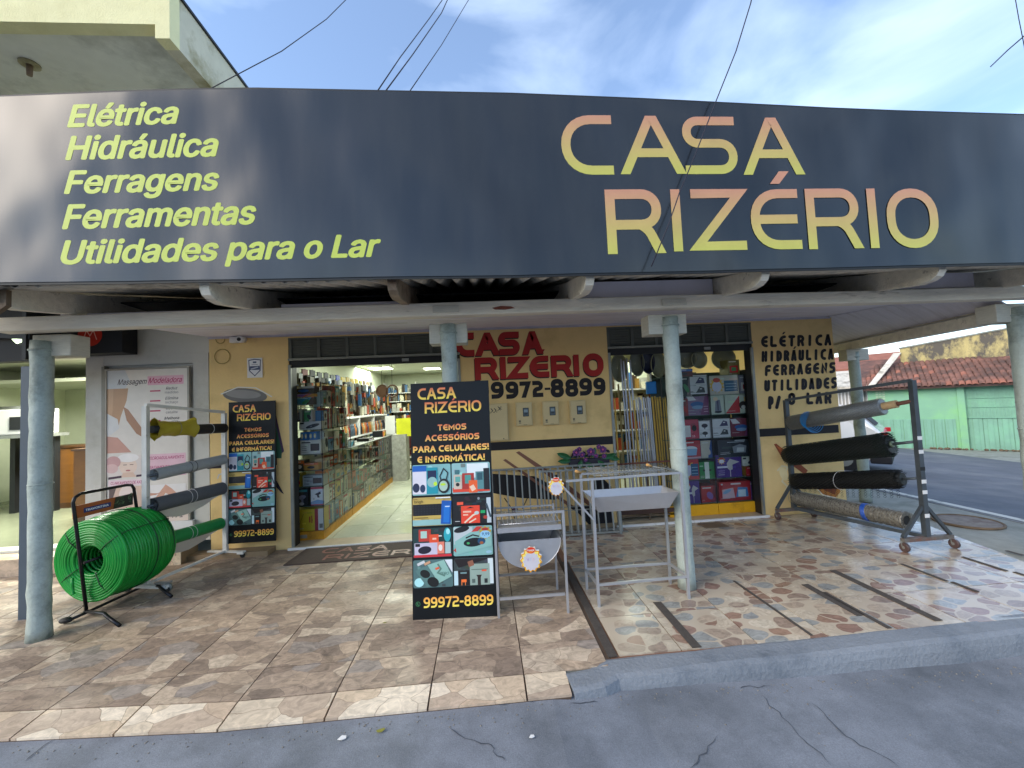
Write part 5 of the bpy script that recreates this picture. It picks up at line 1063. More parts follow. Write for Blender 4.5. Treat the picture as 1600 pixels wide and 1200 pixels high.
for i in range(nL):     # outer layer, slightly barrel shaped
    f = i/(nL-1); R_ = RR*(1-.10*(2*f-1)**4-.03*(1-f))+q.uniform(-.003, .003); coil.tube(ring(c1.lerp(c2, f)+hu*q.uniform(-.003, .003), R_), .0142, 6, True)
for j in range(11):     # front face
    R_ = .318-j*.0192; coil.tube(ring(c1-dh*(.002+.022*math.sin(math.pi*(j+1)/12))+hu*q.uniform(-.002, .003), R_), .0138, 6, True)
for j in range(9): coil.tube(ring(c1+dh*.014, .305-j*.021), .0135, 6, True)
for i in range(12):     # inner bore
    coil.tube(ring(c1.lerp(c2, .03+i*.08), .118+q.uniform(-.006, .006)), .0122, 6, True)
for j in range(9): coil.tube(ring(c2+dh*.004, .312-j*.0225), .0122, 6, True)
coil.build('hose_windings', M_HOSE, HC_, kind='stuff')
for ang in (.9, 2.6, 4.1, 5.5):
    d_ = hu*math.cos(ang)+hw*math.sin(ang); MB().tube([c1+d_*.11+dh*.03, c1+d_*.115-dh*.03, c1+d_*.22-dh*.045, c1+d_*.31-dh*.02, c1+d_*.345+dh*.03, c1.lerp(c2, .5)+d_*.352, c2+d_*.33], .004, 5).build('binding_strap', M_HOSE2, HC_)
for f in (.55, .98): MB().tube(ring(c1.lerp(c2, f), RR*(.998 if f < .9 else .92)+.014, jit=0), .0045, 5, True).build('binding_band', M_HOSE2, HC_)
MB().cyl(c1+dh*.36, c1+dh*.37, .112, n=24).build('bore_shade_disc', M_DARK, HC_)  # dark disc added in the bore, its colour standing in for shade
e = oy(113, 915, 3.6); MB().tube([e+Vector((.0, 0, .06)), e, e-Vector((-.005, 0, .06)), e-Vector((-.01, 0, .07))], [.010, .010, .010, .017], 8).build('hose_end', M_HOSE, HC_)
# bagged castor of the rack seen behind the stand
e = oz(262, 925); t = thing('castor_wheel', 'grey castor wrapped in plastic behind the hose stand foot', 'castor', (e.x, e.y, 0)); MB().cyl((e.x, e.y-.012, .04), (e.x, e.y+.012, .04), .038, n=16).build('wheel', M_GALV, t); rbox('fork', e.x-.10, e.x+.03, e.y-.018, e.y+.018, .08, .095, M_GALV, t)
# ------------------------------------------------------------------ rolls of wire mesh on the right rack
RR_ = thing('mesh_roll_rack', 'grey castor rack carrying four wire mesh rolls at the right corner', 'rack', (4.0, 4.3, 0))
Rn, Rf = Vector((4.12, 3.66, 0)), Vector((3.74, 5.0-.16, 0))
tn = ox(1407, 590, 4.12); 
MB().bar((Rn.x, Rn.y, .10), (Rn.x, Rn.y, 1.60), .045, .045, up=(0, 1, 0)).build('post', M_GREYM, RR_); MB().bar((Rf.x, Rf.y, .10), (Rf.x, Rf.y, 1.44), .045, .045, up=(0, 1, 0)).build('post', M_GREYM, RR_)
MB().bar((Rn.x, Rn.y, 1.60), (Rf.x, Rf.y, 1.44), .03, .03).build('top_bar', M_GREYM, RR_); MB().bar((Rn.x, Rn.y, .12), (Rf.x, Rf.y, .12), .05, .035).build('bottom_bar', M_GREYM, RR_)
for P, r0 in ((Rn, .26), (Rf, .24)):
    MB().bar((P.x-r0, P.y-.01, .105), (P.x+r0, P.y, .105), .04, .035).build('foot', mat('chipped_grey_steel', '#6a6560', .6, .2, var=.3, scale=20, dirt='#7c4a38', dscale=7), RR_)
    for s_ in (-1, 1):
        MB().bar((P.x+s_*r0*.93, P.y, .125), (P.x+s_*.02, P.y, .40), .028, .028).build('gusset', M_GREYM, RR_)
        c = MB().cyl((P.x+s_*r0*.97-.014, P.y-.02, .042), (P.x+s_*r0*.97+.014, P.y-.02, .042), .042, n=18).build('castor', mat('dark_castor', '#54423f', .4, var=.2), RR_)
        MB().cyl((P.x+s_*r0*.97-.016, P.y-.02, .042), (P.x+s_*r0*.97+.016, P.y-.02, .042), .014, n=10).build('hub', M_GALV, c); MB().bar((P.x+s_*r0*.97, P.y-.01, .045), (P.x+s_*r0*.97, P.y, .10), .03, .012).build('fork', M_GALV, c)
for z, m in ((.52, M_WHITE), (.74, M_DARK), (.90, M_WHITE), (1.03, M_WHITE), (.30, M_WHITE), (.62, M_WHITE)): rbox('tape_patch', Rn.x-.024, Rn.x+.024, Rn.y-.0245, Rn.y-.0226, z, z+.035, m, RR_)
M_BNET = mat('black_plastic_netting', '#0c0e0f', .45, var=.3, scale=60, bump=1.0, bscale=150); M_GNET = mat('dark_green_netting', '#0b1c18', .4, var=.3, scale=60)
M_WIRE = mat('galvanised_wire', '#8f8f88', .4, .6, var=.2, scale=30); M_PWRAP = mat('wrapped_mesh_roll', '#77736a', .3, .3, var=.35, scale=55, bump=.9, bscale=60, stretch=(1, .5, 1), rvar=.15)
def net(m_, a_, b_, r_, step, wr, n=5, tw=1.0, q=None, jit=0.0, flare=0):
    """diamond netting wound round an axis: thin strands in both directions"""
    d = (b_-a_).normalized(); L_ = (b_-a_).length; u = Vector((0, 0, 1)); u = (u-d*u.dot(d)).normalized(); w_ = d.cross(u); k = max(8, int(2*math.pi*r_/step)); seg = max(4, int(L_/step))
    for s_ in (-1, 1):
        for i in range(k):
            pts = []
            for j in range(seg+1):
                an = 2*math.pi*i/k+s_*j*math.pi/k*tw; R_ = r_*(1+(q.uniform(-jit, jit) if q else 0)+(flare*(j/seg)**6 if flare else 0)); pts.append(a_+d*L_*j/seg+(u*math.cos(an)+w_*math.sin(an))*R_)
            m_.tube(pts, wr, 3, cap=False)
def stub(m_, P, d, r_, q, cnt, ln, wr, spread=.5):
    u = Vector((0, 0, 1)); w_ = d.cross(u)
    for i in range(cnt):
        an = q.uniform(0, 6.283); R_ = r_*math.sqrt(q.uniform(.05, 1.1)); s_ = P+(u*math.cos(an)+w_*math.sin(an))*R_; e = s_+d*q.uniform(.2, 1)*ln+(u*math.cos(an)+w_*math.sin(an))*q.uniform(-.3, 1)*ln*spread; mid = s_.lerp(e, .5)+Vector((q.uniform(-.01, .01),)*3)
        m_.tube([s_, mid, e], wr, 3, cap=False)
q = random.Random(4)
rn = [(1414, 627), (1425, 690), (1433, 748), (1440, 822)]
Yn, Yf = Rn.y, Rf.y
rods = []
for (xn, yn), (xf, yf) in zip(rn, ((1230, 662), (1232, 712), (1238, 752), (1242, 790))):
    a_ = oy(xn, yn, Yn); b_ = oy(xf, yf, Yf); a_.x, b_.x = Rn.x, Rf.x; rods.append((a_, b_))
def seg(i, f0, f1): a_, b_ = rods[i]; return a_.lerp(b_, f0), a_.lerp(b_, f1)
d0 = (rods[0][0]-rods[0][1]).normalized()
# top: chain mesh seen through clear film on a cardboard tube
a_, b_ = seg(0, .20, .97); t = thing('mesh_roll', 'see-through silver mesh roll with blue band at the top of the grey rack', 'mesh roll', (a_.x, a_.y, a_.z-.1), 0, None)
m_ = MB(); net(m_, b_, a_, .085, .021, .0019); m_.build('wire_netting', M_WIRE, t, kind='stuff'); MB().cyl(b_, a_, .077, n=20).build('inner_roll', mat('blurred_mesh_core', '#80868a', .5, .3, var=.25, scale=70), t)
MB().cyl(a_-d0*.1, a_+d0*.12, .038, n=18).build('cardboard_tube', mat('cardboard', '#b3956c', .8), t); MB().cyl(a_+d0*.05, a_+d0*.24, .020, n=12).build('rusty_core', mat('rusty_pipe', '#6b4436', .7, var=.25, scale=20), t)
for k in range(5):
    c_ = b_.lerp(a_, .22+k*.018); MB().tube([c_+Vector((0, 0, math.cos(s_)))*(.096+k*.004)+Vector((math.sin(s_)*(.096+k*.004), 0, -.012*k)) for s_ in [2*math.pi*i/24 for i in range(24)]], .004, 5, True).build('blue_band', mat('blue_strap', '#1d7fc0', .4), t)
# second: thick black netting
a_, b_ = seg(1, .17, 1.04); t = thing('mesh_roll', 'thickest roll, dense black plastic netting, second on the grey rack', 'mesh roll', (a_.x, a_.y, a_.z-.14))
MB().tube([b_.lerp(a_, i/14) for i in range(15)], [.085]+[.113*(1+q.uniform(-.02, .02)) for _ in range(12)]+[.113, .085], 26).build('netting_core', M_BNET, t)
m_ = MB(); net(m_, b_+d0*.02, a_-d0*.01, .1195, .026, .0022, q=q, jit=.012); stub(m_, a_-d0*.02, d0, .108, q, 260, .038, .0018, .45); net(m_, a_-d0*.10, a_, .120, .022, .002, q=q, jit=.03); m_.build('netting_strands', M_GNET, t, kind='stuff')
MB().cyl(a_-d0*.01, a_+d0*.22, .014, n=10).build('core_bar', M_GREYM, t); MB().cyl(a_-d0*.01, a_+d0*.02, .03, n=14).build('core_ring', mat('pale_green_plastic', '#5c6a58', .5), t)
# third: black hexagonal mesh, ragged end
a_, b_ = seg(2, .11, .99); t = thing('mesh_roll', 'ragged black hexagon mesh roll with loose hanging edge, third on the grey rack', 'mesh roll', (a_.x, a_.y, a_.z-.1))
MB().tube([b_.lerp(a_, i/12) for i in range(13)], [.06]+[.082*(1+q.uniform(-.03, .03)) for _ in range(11)]+[.06], 22).build('netting_core', mat('dark_mesh_core', '#151817', .6, var=.3, scale=60, bump=1, bscale=90), t)
m_ = MB(); net(m_, b_, a_-d0*.02, .088, .024, .0019, q=q, jit=.03); net(m_, b_, a_-d0*.05, .093, .030, .0017, q=q, jit=.04); stub(m_, a_-d0*.05, d0, .08, q, 200, .05, .0016, .5)
for k in range(17):      # hanging hexagon edge
    for r_ in range(4 if k > 3 else 2):
        p = b_.lerp(a_, .10+k*.052)+Vector((.03, 0, -.085-.026*r_)); z_ = Vector((0, 0, -.026)); h_ = d0*.028*(1 if (r_+k) % 2 else -1)
        m_.tube([p, p+z_*.5+h_*.5, p+z_+h_*.1], .0017, 3, cap=False); m_.tube([p, p+z_*.5-h_*.5, p+z_-h_*.1], .0017, 3, cap=False)
m_.build('netting_strands', M_BNET, t, kind='stuff'); MB().cyl(a_-d0*.05, a_+d0*.16, .012, n=10).build('core_bar', M_GREYM, t)
c_ = b_.lerp(a_, .5); MB().tube([c_+Vector((0, 0, math.cos(s_)))*.105+Vector((math.sin(s_)*.105, 0, 0)) for s_ in [2*math.pi*i/24 for i in range(24)]], .0018, 5, True).build('string', M_WHITE, t)
# fourth: galvanised mesh wrapped tight, lying on the base
a_, b_ = Vector((4.06, 3.78, .24)), Vector((3.78, 4.86, .235)); t = thing('mesh_roll', 'long silver grey mesh roll with blue tape lying lowest on the rack', 'mesh roll', (3.92, 4.3, .12))
MB().tube([b_.lerp(a_, i/60) for i in range(61)], [.083*(1+.035*math.sin(i*2.1)+q.uniform(-.02, .02)) for i in range(61)], 26).build('wrapped_roll', M_PWRAP, t)
m_ = MB()
for i in range(46):
    c_ = b_.lerp(a_, i/45); m_.tube([c_+(Vector((0, 0, math.cos(s_)))+Vector((math.sin(s_), 0, 0)))*(.087+q.uniform(-.001, .003)) for s_ in [2*math.pi*j/18 for j in range(18)]], .0018, 3, True)
m_.build('mesh_turns', M_WIRE, t, kind='stuff')
for k in range(3): c_ = b_.lerp(a_, .68+k*.012); MB().cyl(c_, c_+d0*.014, .0905, n=26).build('blue_tape', mat('blue_tape', '#2a56b0', .4), t)
d1 = (a_-b_).normalized(); MB().cyl(a_+d1*.001, a_+d1*.004, .045, n=18).build('dark_centre', M_DARK, t)
for r_ in (.05, .06, .07, .078): MB().tube([a_+d1*.006+(Vector((0, 0, math.cos(s_)))+Vector((math.sin(s_), 0, 0)))*r_ for s_ in [2*math.pi*j/24 for j in range(24)]], .003, 5, True).build('end_turn', M_WIRE, t)
# ------------------------------------------------------------------ wires overhead, small litter
M_CAB = mat('dark_cable', '#1c1a2a', .6)
def cable(P, Ys, lab, r_=.006):
    a_, b_ = oy(*P[0], Ys[0]), oy(*P[-1], Ys[1]); pts = [oy(*P[i], Ys[0]+(Ys[1]-Ys[0])*i/(len(P)-1)) for i in range(len(P))]
    if 'short thick' in lab: pts.append(pts[-1]+(pts[-1]-pts[-2]).normalized()*14)
    else: pts.insert(0, pts[0]+(pts[0]-pts[1]).normalized()*(3 if r_ < .0045 else 14)); pts.insert(0, pts[0]+Vector((.3, -9, .4))) if r_ < .0045 else None
    MB().tube(pts, r_, 6).build('overhead_wire', M_CAB, None, lab, 'wire')
cable([(1180, -30), (1173, 5), (1150, 80), (1118, 160), (1085, 245), (1062, 300), (1045, 350), (1018, 416)], (2.55, 2.50), 'dark wire hanging down in front of the sign lettering', .0042)
cable([(560, -20), (510, 30), (440, 80), (330, 138)], (6, 4.2), 'wire running from the concrete overhang up to the left', .005)
cable([(705, -20), (670, 30), (625, 90), (590, 142)], (9, 5), 'upper wire of the close pair above the sign', .009); cable([(708, -20), (690, 20), (645, 85), (602, 143)], (9, 5), 'lower wire of the close pair above the sign', .009); cable([(738, -10), (690, 70), (640, 143)], (9, 5), 'lone wire right of the pair above the sign', .007)
cable([(1548, 104), (1575, 78), (1625, 35)], (8, 6), 'short thick cable at the top right corner', .013); cable([(1585, -10), (1592, 30), (1602, 80)], (9, 9), 'thin wire at the far top right edge', .009)
for (px, py, c_, w_, lab) in ((594, 1145, '#7c7a2c', .022, 'curled yellow green leaf lying on the asphalt'), (535, 1155, '#e4e6e6', .02, 'scrap of white paper on the asphalt near the leaf'), (831, 1153, '#e4e6e6', .013, 'tiny white scrap on the asphalt right of the leaf')):
    e = oz(px, py, -.03)
    e.z = zs(e)
    if c_ == '#7c7a2c': MB().prism([(e.x+x, e.y+y, e.z+.004+abs(x)*.2) for x, y in ((-.02, 0), (-.005, .012), (.015, .014), (.024, .004), (.01, -.01), (-.01, -.01))], (0, 0, 1), .001).build('fallen_leaf', mat('leaf_'+c_[1:], c_, .6, var=.2, scale=60), None, lab, 'leaf')
    else: MB().prism([(e.x+x*w_, e.y+y*w_, e.z+.003) for x, y in ((-1, -.5), (-.3, .6), (.8, .4), (1, -.4), (0, -.8))], (0, 0, 1), .003).build('paper_scrap', M_WHITE, None, lab, 'litter')
e = oz(601, 973); MB().prism([(e.x+x, e.y+y, .001) for x, y in ((-.015, 0), (0, .01), (.018, .002), (0, -.008))], (0, 0, 1), .001).build('fallen_leaf', MC['leaf_7c7a2c'], None, 'small yellow leaf on the tiles left of the tall board', 'leaf')
# ================================================================== goods
def lamp_panel(x, y, z, w, d, lab, power):
    t = thing('ceiling_lamp', lab, 'lamp', (x, y, z-.02), 0, 'lit ceiling panels in the shop')
    rbox('frame', x-w/2-.02, x+w/2+.02, y-d/2-.02, y+d/2+.02, z-.012, z+.01, M_WHITE, t); rbox('diffuser', x-w/2, x+w/2, y-d/2, y+d/2, z-.017, z-.0125, M_LAMP, t)
    l = bpy.data.lights.new('lamp_light', 'AREA'); l.shape = 'RECTANGLE'; l.size = w*2.6; l.size_y = d*2.6; l.energy = power; l.color = (.93, 1, .86)
    o = bpy.data.objects.new('lamp_light', l); COL.objects.link(o); o.location = (x, y, z-.03)
_p = oz(595, 575, 2.62)
lamp_panel(_p.x, _p.y, 2.62, .5, .5, 'lit square ceiling panel nearest the left doorway', 34)
lamp_panel(-1.55, 7.6, 2.62, .3, .3, 'small lit ceiling panel hidden behind the shutter box edge', 40)
lamp_panel(-1.35, 11.2, 2.62, .4, .4, 'lit ceiling panel at the back of the shop', 18)
lamp_panel(2.7, 7.6, 2.62, .4, .4, 'lit ceiling panel inside behind the right doorway', 14)
PAL = ['#b9202a', '#1f5a9c', '#e2e0da', '#1d2530', '#e6c22e', '#3f8a55', '#8a5fa8', '#d86a2a', '#5a7f94', '#c9c2b2', '#7d2d35', '#2f8fb0']
def goods_art(A, w, h, kind, c, q):
    """front of a carton: band, picture blob, small print bars"""
    A.rect(-w/2, 0, w/2, h, c); cl_ = lin(c)
    for k in range(5):
        f_ = q.uniform(.45, 1.5); c_ = tuple(min(.85, v_*f_*q.uniform(.85, 1.2)+q.uniform(0, .03)) for v_ in cl_[:3])+(1,); a_, b_ = q.uniform(-.4, .3), q.uniform(.04, .85)
        A.rect(w*a_, h*b_, w*min(.48, a_+q.uniform(.05, .3)), h*min(.97, b_+q.uniform(.02, .15)), c_)
    acc = q.choice([p for p in PAL if p != c]); r = lambda a_, b_: q.uniform(a_, b_)
    if kind == 'iron':
        for yy in ((.08, .48), (.54, .94)):
            A.rect(-w*.46, h*yy[0], w*.46, h*yy[1], '#d9dade'); A.poly([(-w*.1, h*(yy[0]+.06)), (w*.38, h*(yy[0]+.06)), (w*.34, h*(yy[1]-.1)), (w*.12, h*(yy[1]-.04)), (-w*.02, h*(yy[0]+.16))], '#2b2a5c' if yy[0] > .3 else '#353a42'); A.ell(w*.17, h*(yy[0]+.25), w*.06, h*.03, '#d9dade')
    elif kind == 'promo':
        A.burst(-w*.25, h*.48, h*.3, h*.42, '#e8b93c', 12); A.ell(-w*.25, h*.42, h*.26, h*.28, '#d9d6ec'); A.ell(-w*.25, h*.76, h*.2, h*.12, '#d23a22'); A.rect(w*.0, h*.15, w*.46, h*.72, '#1f5a86')
        for k in range(3): A.rect(w*.05, h*(.25+.14*k), w*.42, h*(.28+.14*k), '#8fb8d0')
    elif kind == 'kettle':
        A.rect(-w*.5, 0, w*.5, h, '#c8cfc0'); A.poly([(-w*.2, h*.1), (w*.3, h*.1), (w*.22, h*.75), (-w*.1, h*.75)], '#7a7f92'); A.ell(w*.05, h*.12, w*.27, h*.06, '#2c2438'); A.ell(-w*.1, h*.8, w*.18, h*.1, '#ecd2b0'); A.rect(w*.0, h*.2, w*.1, h*.7, '#4f4766')
    elif kind == 'cooker':
        A.poly([(-w*.5, h*.02), (w*.02, h*.02), (w*.02, h*.9)], '#c41f2e'); A.ell(w*.15, h*.4, w*.16, h*.2, '#2c2020'); A.ell(w*.15, h*.3, w*.08, h*.1, '#d8d4cc'); A.burst(w*.33, h*.7, w*.12, w*.17, '#e8b93c', 10); A.ell(w*.33, h*.62, w*.11, h*.15, '#e6d2e0'); A.ell(w*.33, h*.82, w*.09, h*.08, '#d2381f')
    elif kind == 'blender':
        A.poly([(-w*.5, h*.98), (-w*.25, h*.98), (-w*.05, h*.72), (-w*.4, h*.7)], '#e2dde0'); A.ell(-w*.02, h*.52, w*.3, h*.13, '#2f62a8'); A.ell(0, h*.38, w*.26, h*.09, '#7fa2c8'); A.poly([(w*.1, h*.02), (w*.5, h*.02), (w*.5, h*.98), (w*.35, h*.98), (w*.22, h*.4)], '#7d3a6c')
        for k in range(3): A.rect(w*.26, h*(.15+.12*k), w*.46, h*(.18+.12*k), '#c9a2bb')
    elif kind == 'pot':
        A.rect(-w*.45, h*.1, w*.05, h*.7, '#e4dede'); A.ell(-w*.2, h*.62, w*.2, h*.08, '#efe9e4'); A.ell(w*.25, h*.55, w*.13, h*.16, '#1d191d'); A.text('15', w*.12, h*.08, h*.1, '#f0d0d4', bold=.02)
    elif kind == 'mixer':
        A.rect(-w*.46, h*.5, w*.46, h*.95, '#e6e6e8'); A.ell(0, h*.72, w*.28, h*.12, '#241c34'); A.rect(-w*.04, h*.52, w*.04, h*.62, '#241c34'); A.rect(-w*.46, h*.04, w*.46, h*.46, '#e0e0e2'); A.ell(0, h*.28, w*.25, h*.10, '#26272c'); A.rect(-w*.04, h*.08, w*.04, h*.2, '#26272c')
    elif kind == 'tub':
        A.rect(-w*.5, h*.82, w*.5, h, '#b81c28'); A.ell(-w*.05, h*.55, w*.38, h*.15, '#e4ecf2'); A.poly([(-w*.43, h*.55), (w*.33, h*.55), (w*.26, h*.18), (-w*.36, h*.18)], '#8fb6d8'); A.rect(-w*.5, 0, w*.5, h*.1, '#d8a8b4'); A.text('MONDIAL', -w*.2, h*.86, h*.09, '#efe6e6', w=w*.4) if False else A.rect(-w*.25, h*.87, w*.15, h*.93, '#efe6e6')
    elif kind == 'grillbox':
        A.rect(-w*.25, h*.84, w*.2, h*.87, '#c8d0d8'); A.rect(-w*.05, h*.92, w*.22, h*.97, '#c8ccd2'); A.poly([(-w*.1, h*.2), (w*.22, h*.2), (w*.25, h*.6), (w*.08, h*.72), (-w*.12, h*.58)], '#8a9098'); A.poly([(-w*.02, h*.26), (w*.17, h*.26), (w*.19, h*.5), (w*.0, h*.52)], '#c6cacc'); A.rect(w*.38, h*.62, w*.48, h*.66, '#c8ccb0')
    elif kind == 'fanbox':
        A.poly([(-w*.08, h*.62), (w*.05, h*.82), (w*.42, h*.66), (w*.14, h*.55), (w*.14, h*.34), (w*.02, h*.3), (-w*.06, h*.4)], '#cfc8c4'); A.rect(w*.03, h*.02, w*.06, h*.34, '#d8d0cc'); A.burst(-w*.28, h*.76, w*.1, w*.17, '#e8a93c', 10); A.ell(-w*.28, h*.72, w*.1, h*.09, '#efe8f0'); A.ell(-w*.28, h*.86, w*.09, h*.06, '#d2381f'); A.rect(-w*.46, h*.42, -w*.06, h*.5, '#e6e2ee')
        for k in range(3): A.rect(-w*.42, h*(.1+.09*k), -w*.18, h*(.13+.09*k), '#a48cc4')
    elif kind == 'green':
        A.rect(-w*.15, 0, w*.15, h, '#e4e8dc'); A.ell(-w*.2, h*.5, w*.07, h*.07, '#1a2a1f'); A.ell(w*.22, h*.5, w*.09, h*.06, '#1a2a1f'); A.rect(-w*.48, h*.72, -w*.24, h*.8, '#9fd0a8')
    elif kind == 'cooler':
        A.rect(-w*.5, h*.76, w*.5, h, '#b92430'); A.rect(-w*.42, h*.15, w*.45, h*.72, '#c83a40'); A.poly([(-w*.4, h*.15), (0, h*.15), (-.05*w, h*.68), (-w*.4, h*.6)], '#e4c0c8'); A.ell(-w*.25, h*.5, w*.14, h*.09, '#8fb6d8', a=.4); A.poly([(w*.02, h*.18), (w*.42, h*.18), (w*.4, h*.66), (w*.1, h*.7)], '#3f86c4'); A.rect(w*.1, h*.2, w*.34, h*.56, '#d6e8f2'); A.rect(-w*.12, h*.84, w*.2, h*.92, '#f0dcdc'); A.ell(-w*.4, h*.88, w*.03, h*.05, '#d8d8dc')
    elif kind == 'speaker':
        A.ell(w*.12, h*.45, w*.33, h*.22, '#2c3040', a=.25); A.rect(-w*.46, h*.72, -w*.28, h*.9, '#1a1a22'); A.ell(w*.05, h*.42, w*.04, h*.05, '#8f96a6')
    elif kind == 'radio':
        A.rect(w*.0, h*.22, w*.44, h*.74, '#26262c'); A.rect(w*.05, h*.3, w*.38, h*.64, '#3d2a30'); A.rect(-w*.45, h*.8, w*.0, h*.88, '#3a3c40')
        for k in range(3): A.rect(-w*.44, h*(.25+.14*k), -w*.2, h*(.29+.14*k), '#6c7076')
    elif kind == 'drillbox':
        A.rect(-w*.5, h*.88, w*.5, h, '#c03a56'); A.poly([(-w*.22, h*.6), (w*.22, h*.74), (w*.26, h*.62), (w*.1, h*.56), (w*.14, h*.4), (-w*.0, h*.42), (-w*.04, h*.54)], '#1e1c3a'); A.poly([(-w*.5, h*.0), (w*.5, h*.0), (w*.5, h*.22), (0, h*.3), (-w*.5, h*.18)], '#6fa2d4'); A.rect(-w*.5, 0, w*.5, h*.05, '#c03a56')
    elif kind == 'drill2':
        A.ell(w*.05, h*.5, w*.3, h*.12, '#8d8fa6', a=.2); A.rect(-w*.02, h*.1, w*.14, h*.5, '#787a90'); A.rect(-w*.2, h*.8, w*.45, h*.92, '#3f8f98'); A.ell(0, h*.12, w*.2, h*.09, '#b4b6c6')
    elif kind == 'yellowbox':
        A.text('LORENZETTI', w*.19, h*.1, h*.05, '#7a1d2a', w=w*.02) if False else None
        A.rect(w*.18, 0, w*.30, h, '#a3243c'); A.rect(w*.30, 0, w*.5, h, '#dcdcda'); A.rect(w*.06, h*.35, w*.10, h*.7, '#b3452a'); A.rect(-w*.02, h*.38, w*.03, h*.66, '#b3452a'); A.line([(-w*.4, h*.1), (-w*.3, h*.5, .02), (-w*.2, h*.8)], .004, '#4a4020'); A.rect(w*.34, h*.1, w*.46, h*.3, '#6f7270')
    elif kind == 'bluebulb':
        for s_ in (-.25, .25): A.ell(s_*w, h*.5, w*.14, h*.3, '#d9cf86'); A.ell(s_*w, h*.48, w*.08, h*.18, '#f0ecd0')
    else:
        k = q.random()
        if k < .35: A.rect(-w/2, h*.7, w/2, h, acc); A.ell(0, h*.38, w*.25, h*.2, q.choice(PAL))
        elif k < .7: A.poly([(-w/2, 0), (w*.1, 0), (w*.4, h), (-w/2, h)], acc); A.ell(w*.1, h*.4, w*.2, h*.25, q.choice(PAL), a=.5)
        else: A.rect(-w*.35, h*.15, w*.35, h*.6, q.choice(PAL)); A.rect(-w*.2, h*.25, w*.2, h*.5, acc)
        A.rect(-w*.4, h*.84, w*.2, h*.9, '#d8d8d4')
    for k in range(q.randint(1, 3)):
        y = h*q.uniform(.06, .2)+k*h*.05; A.rect(-w*.45, y, -w*r(.1, .3), y+h*.018, '#4c4c50' if kind in ('iron', 'mixer', 'radio', 'speaker') else '#b9bcc0')
def carton(x, y, z, w, d, h, c, kind, lab, group, seed=0, axis='y', parentless=True):
    """axis y: front faces the street (-y); axis x: front faces +x"""
    q = random.Random(seed*31+int(abs(x)*100)); t = thing('product_box', lab, 'box', (x, y, z), 0, group)
    a = q.uniform(-.03, .03)
    if axis == 'y':
        rbox('carton', x-w/2, x+w/2, y, y+d, z, z+h, mat('carton_'+c[1:], c, .5, var=.06), t); A = Art((x, y-.0006, z), eps=.0001)
    else:
        rbox('carton', x-d, x, y-w/2, y+w/2, z, z+h, mat('carton_'+c[1:], c, .5, var=.06), t); A = Art((x+.0006, y, z), (0, 1, 0), (0, 0, 1), (1, 0, 0), eps=.0001)
    goods_art(A, w, h, kind, c, q); A.build('front_print', t); return t
# ------------------------------------------------------------------ right doorway: glass case of appliances
RC = thing('display_case', 'glass display case on yellow base filling the right half of the right doorway', 'display case', (3.02, 5.25, .02))
cx0, cx1, cy0, cy1 = 2.47, 3.40, 5.14, 5.50
ZR = [.165, .565, .85, 1.03+.09, 1.385, 1.62, 1.905]
ZR = [.165, .47, .735, .99, 1.29, 1.545, 1.80]
for x0, x1 in ((2.30, 2.938), (2.944, 3.43)): rbox('base', x0, x1, cy0-.02, cy1, .02, .155, M_YEL, RC)
for i, z in enumerate(ZR):
    for x0, x1 in ((2.30, 2.938), (2.944, 3.42)): rbox('glass_shelf', x0, x1, cy0+.005, cy1, z-.004, z, mat('shelf_glass_edge', '#5f7a70', .1), RC)
for x in (2.30, 2.941, 3.425): MB().bar((x, cy0, .155), (x, cy0, 1.80), .008, .008).build('upright', M_DARK, RC)
rbox('side_panel', 3.435, 3.45, cy0+.01, cy1, .02, 1.86, mat('dim_side', '#2c302c', .4), RC); rbox('back_panel', 2.3, 3.43, cy1+.001, cy1+.01, .16, 1.86, mat('dim_case_back', '#3c4640', .4), RC)
MB().add([(2.30, cy0-.004, .156), (3.425, cy0-.004, .156), (3.425, cy0-.004, 1.80), (2.30, cy0-.004, 1.80)], [(0, 1, 2, 3)]).build('glass_pane', M_GLASS, RC)
GRP = 'boxed appliances in the right display case'
